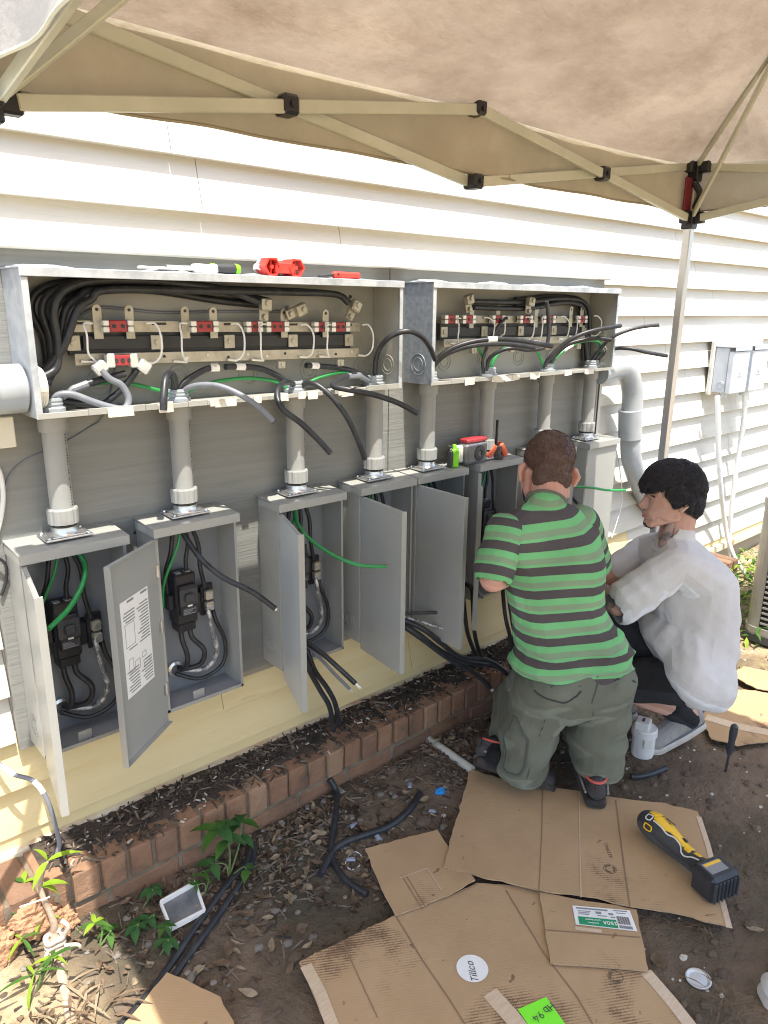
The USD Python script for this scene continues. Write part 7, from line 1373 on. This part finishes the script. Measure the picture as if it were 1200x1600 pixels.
for k, (q, lb_) in enumerate(zip([(0.595, -0.308, 0.000), (0.545, -0.313, 0.000), (0.581, -0.396, 0.000), (0.602, -0.252, 0.000)], ['low dull green ivy leaves on the litter below the ledge', 'dull green seedling at the ledge foot by the sunlit patch', 'flat green leaves beside the hoses near the lower left', 'dim green sprout against the lowest bricks'])):
    weed('ground_ivy', lb_, q, [((.01 * k, 0, .02 + .008 * k), fan(5, 0, .045, .028, .15, k), .002)], ['leaf_dark'])
b = [(0.467, -0.297, 0.000)][0]; weed('tall_weed', 'bright sunlit weed with long pointed leaves right of the tied dry stem', b, [((0, .02, .06), fan(5, 0, .058, .017, .5, .4), .003), ((.03, .0, .03), fan(4, 0, .045, .020, .2, 2), .003)], ['leaf_lime', 'leaf_lime', 'leaf_green'])
b = [(0.321, -0.171, 0.000)][0]; weed('tall_weed', 'bright sunlit weed clump at the lower left picture edge', b, [((-.02, .02, .10), fan(6, 0, .058, .015, .4, .2), .003), ((.03, .04, .13), fan(5, 0, .05, .015, .4, 1.2), .003), ((.05, -.03, .07), fan(5, 0, .055, .014, .3, 3), .003), ((-.01, -.05, .05), fan(5, 0, .055, .013, .3, 5), .003)], ['leaf_lime', 'leaf_green', 'leaf_lime'])
b = [(0.306, -0.324, 0.000)][0]; weed('tall_weed', 'bright sunlit blades of grass weed at the bottom left corner', b, [((.0, .0, .05), fan(7, 0, .095, .010, .6, .7), .003), ((.05, .03, .04), fan(6, 0, .065, .011, .5, 2.7), .002)], ['leaf_lime', 'leaf_green'])
q = [(0.348, -0.426, 0.000)][0]; q = V([q[0], q[1], float(ground_z(q[0], q[1]))])
pts = [(0.379, -0.240, 0.066), (0.386, -0.225, 0.119), (0.371, -0.215, 0.200), (0.375, -0.205, 0.239), (0.396, -0.200, 0.280)]
ds = thing('dry_plant', 'thick dry stem tied with a pale knotted cord in front of the sunlit bricks', 'plant', q)
part('stem', tube([q] + [V(p) for p in pts], [.0135, .011, .0075, .006, .0045], 9, 6), 'stem_dry', ds, smooth=True)
kc = V(pts[0])
part('knot', merge([tube([kc + V([.020 * math.cos(a) , .018 * math.sin(a), .004 * math.sin(3 * a) + h]) for a in np.linspace(0, 6.28, 14)], .0072, 7, 3, False) for h in (-.008, .006, .02)] + [tube([kc + V([.02, -.01, .02]), kc + V([.03, -.02, .05]), kc + V([.018, -.012, .07])], .006, 7, 4), tube([kc + V([-.02, -.01, 0]), kc + V([-.05, -.03, -.03]), kc + V([-.06, -.03, -.05])], .005, 7, 4), tube([kc + V([.015, -.02, 0]), kc + V([.045, -.03, -.01]), kc + V([.05, -.03, -.035])], .005, 7, 4)]), 'rope', ds, smooth=True)
tip = V(pts[-1])
for d, L in (((.9, -.2, .25), .085), ((-.75, -.6, -.1), .075), ((-.2, .1, .9), .05)): part('leaf', big_leaf(tip, d, (0, 0, 1), L, .022, .4), 'leaf_lime', ds, smooth=True)
md = V(pts[2])
for d, L in (((.9, -.3, .15), .07), ((.7, -.2, -.35), .06)): part('leaf', big_leaf(md + V([0, 0, .03]), d, (0, 0, 1), L, .022, .5), 'leaf_lime', ds, smooth=True)
part('twig', tube([md + V([-.055, -.01, .008]), md + V([.012, -.015, .0])], .002, 5, 1), 'cable_white', ds)
for k, q in enumerate([(0.439, -0.138, 0.020), (0.374, -0.110, 0.020), (0.397, -0.370, 0.020), (0.325, -0.406, 0.020), (0.258, -0.348, 0.020), (0.398, -0.449, 0.020)]):
    solo('straw_tuft', merge([big_leaf(V(q) + V([rng.uniform(-.05, .05), rng.uniform(-.05, .05), .01]), (rng.uniform(-1, 1), rng.uniform(-1, 1), rng.uniform(.0, .3)), (0, 0, 1), rng.uniform(.05, .11), .009, .5, .1, 3) for _ in range(11)]), ['leaf_dry_c', 'leaf_dry_a'][k % 2], 'dry straw tuft in the sunlit lower left patch', 'straw', 'straw tufts in the sun', kind=None)
for k, q in enumerate([(1.555, -1.385, 0.010), (1.546, -1.429, 0.010), (1.729, -1.269, 0.010)]):
    solo('grass_tuft', merge([big_leaf(V(q) + V([rng.uniform(-.03, .03), rng.uniform(-.03, .03), .004]), (rng.uniform(-1, 1), rng.uniform(-1, 1), rng.uniform(.1, .5)), (0, 0, 1), rng.uniform(.03, .07), .004, .5, .1, 3) for _ in range(16)]), 'leaf_dry_a', ['thin dry grass tuft right of the silver can lid', 'thin dry grass tuft beside the cream sneaker toe', 'thin dry grass tuft by the torn edge of the wide cardboard'][k], 'grass tuft')
sp = []
for i in range(420):
    x, y = rng.uniform(1.4, 4.0), rng.uniform(-1.9, -.35); sp.append(lump((x, y, float(ground_z(x, y)) + .001), abs(rng.gauss(0, .0025)) + .0015, i % 30, 1, (1.3, 1, .5)))
solo('pale_grit', merge(sp), 'mulch_c', 'pale specks of grit scattered over the dark mud', 'grit', kind='stuff')
# sunlit ground cover by the far siding
gc = []
for i in range(1500):
    x, y = rng.uniform(3.35, 6.4), rng.uniform(-.62, -.08)
    if y < -.5 + .1 * math.sin(x * 5) and x < 3.6: continue
    z = float(ground_z(x, y)) + rng.uniform(0, .13) * (1 if x > 3.5 else .6); gc.append(big_leaf((x, y, z), (rng.uniform(-1, 1), rng.uniform(-1, 1), rng.uniform(-.2, .8)), (0, 0, 1), rng.uniform(.05, .10), rng.uniform(.014, .026), .7, .2, 3))
solo('ground_cover', merge(gc[:1000]), 'leaf_green', 'dense sunlit green ground cover along the foot of the far siding', 'ground cover', kind='stuff', smooth=True)
solo('ground_cover', merge(gc[1000:]), 'leaf_lime', 'lighter yellow green shoots among the ground cover by the far siding', 'ground cover', kind='stuff', smooth=True)
gr = []
hx_, hy_ = nrg.uniform(3.1, 7.5, 2600), nrg.uniform(-2.2, -.45, 2600); hd_ = noise(np.stack([hx_ * 2.2, hy_ * 2.2, 0 * hx_ + 1], -1), 9)
for i in range(2600):
    x, y = hx_[i], hy_[i]
    if hd_[i] < .46 or (x < 3.75 and y < -1.0): continue
    gr.append(big_leaf((x, y, float(ground_z(x, y)) - .002), (rng.uniform(-1, 1), rng.uniform(-1, 1), rng.uniform(.2, 1.4)), (0, 0, 1), rng.uniform(.025, .06), .005, .6, .1, 2))
solo('grass', merge(gr), 'leaf_lime', 'thin sunlit grass on the ground beyond the air conditioner', 'grass', kind='stuff')
# the air conditioner at the right edge
ac = thing('air_conditioner', 'beige metal air conditioner unit standing at the right picture edge', 'air conditioner', (4.06, -.89, 0))
ax0, ax1, ay0, ay1, az0, az1 = 3.67, 4.39, -1.26, -.52, .05, .70
def rbox2(x0, x1, y0, y1, z0, z1, r, n=7):
    P = sg.box(x0 + r, y0 + r, x1 - r, y1 - r).buffer(r, quad_segs=n); m = trimesh.creation.extrude_polygon(P, z1 - z0, engine='earcut'); m.apply_translation([0, 0, z0]); return m
part('base_pan', rbox2(ax0 - .02, ax1 + .02, ay0 - .02, ay1 + .02, .012, .05, .10), 'ac_dark', ac, smooth=30); part('base_ring', rbox2(ax0 - .012, ax1 + .012, ay0 - .012, ay1 + .012, .0505, .085, .09), 'ac_metal', ac, smooth=30)
part('coil_core', rbox2(ax0 + .03, ax1 - .03, ay0 + .03, ay1 - .03, .086, az1 - .005, .06), 'ac_dark', ac, smooth=30)
part('top_panel', rbox2(ax0 - .008, ax1 + .008, ay0 - .008, ay1 + .008, az1, az1 + .045, .085), 'ac_metal', ac, smooth=30)
for (cx_, cy_) in ((ax0, ay0), (ax0, ay1), (ax1, ay0), (ax1, ay1)):
    sx, sy = (1 if cx_ == ax0 else -1), (1 if cy_ == ay0 else -1); Lc = .078 if (cx_ == ax0 and cy_ == ay1) else .09; pts = [(cx_ + sx * Lc, cy_), (cx_ + sx * .07, cy_)] + [(cx_ + sx * (.07 - .07 * math.sin(a)), cy_ + sy * (.07 - .07 * math.cos(a))) for a in np.linspace(0, math.pi / 2, 7)] + [(cx_, cy_ + sy * Lc)]
    ms = []
    for a, b_ in zip(pts[:-1], pts[1:]): ms.append(bar((a[0], a[1], (.086 + az1) / 2), (b_[0], b_[1], (.086 + az1) / 2), .003, az1 - .088, (0, 0, 1), 0)) if math.hypot(a[0] - b_[0], a[1] - b_[1]) > 1e-4 else None
    part('corner_post', merge(ms), 'ac_metal', ac, smooth=40)
for k in range(22):
    z = .105 + k * .0275
    part('louver', box(ax0 - .004, ax0 + .016, ay0 + .09, ay1 - .080, z, z + .012, .002), 'ac_metal', ac); part('louver', box(ax0 + .09, ax1 - .09, ay0 - .004, ay0 + .016, z, z + .012, .002), 'ac_metal', ac)
pl_ = part('rating_plate', box(ax0 - .0022, ax0 - .0017, ay1 - .195, ay1 - .075, .53, .68, 0), 'paper', ac)
part('plate_print', merge([box(ax0 - .0027, ax0 - .0022, ay1 - .183, ay1 - .183 + rng.uniform(.05, .10), .54 + k * .011, .544 + k * .011, 0) for k in range(12)]), 'ink', pl_)
part('hazard_sticker', box(ax0 - .0022, ax0 - .0017, ay1 - .17, ay1 - .10, .38, .42, 0), 'orange_red', ac)
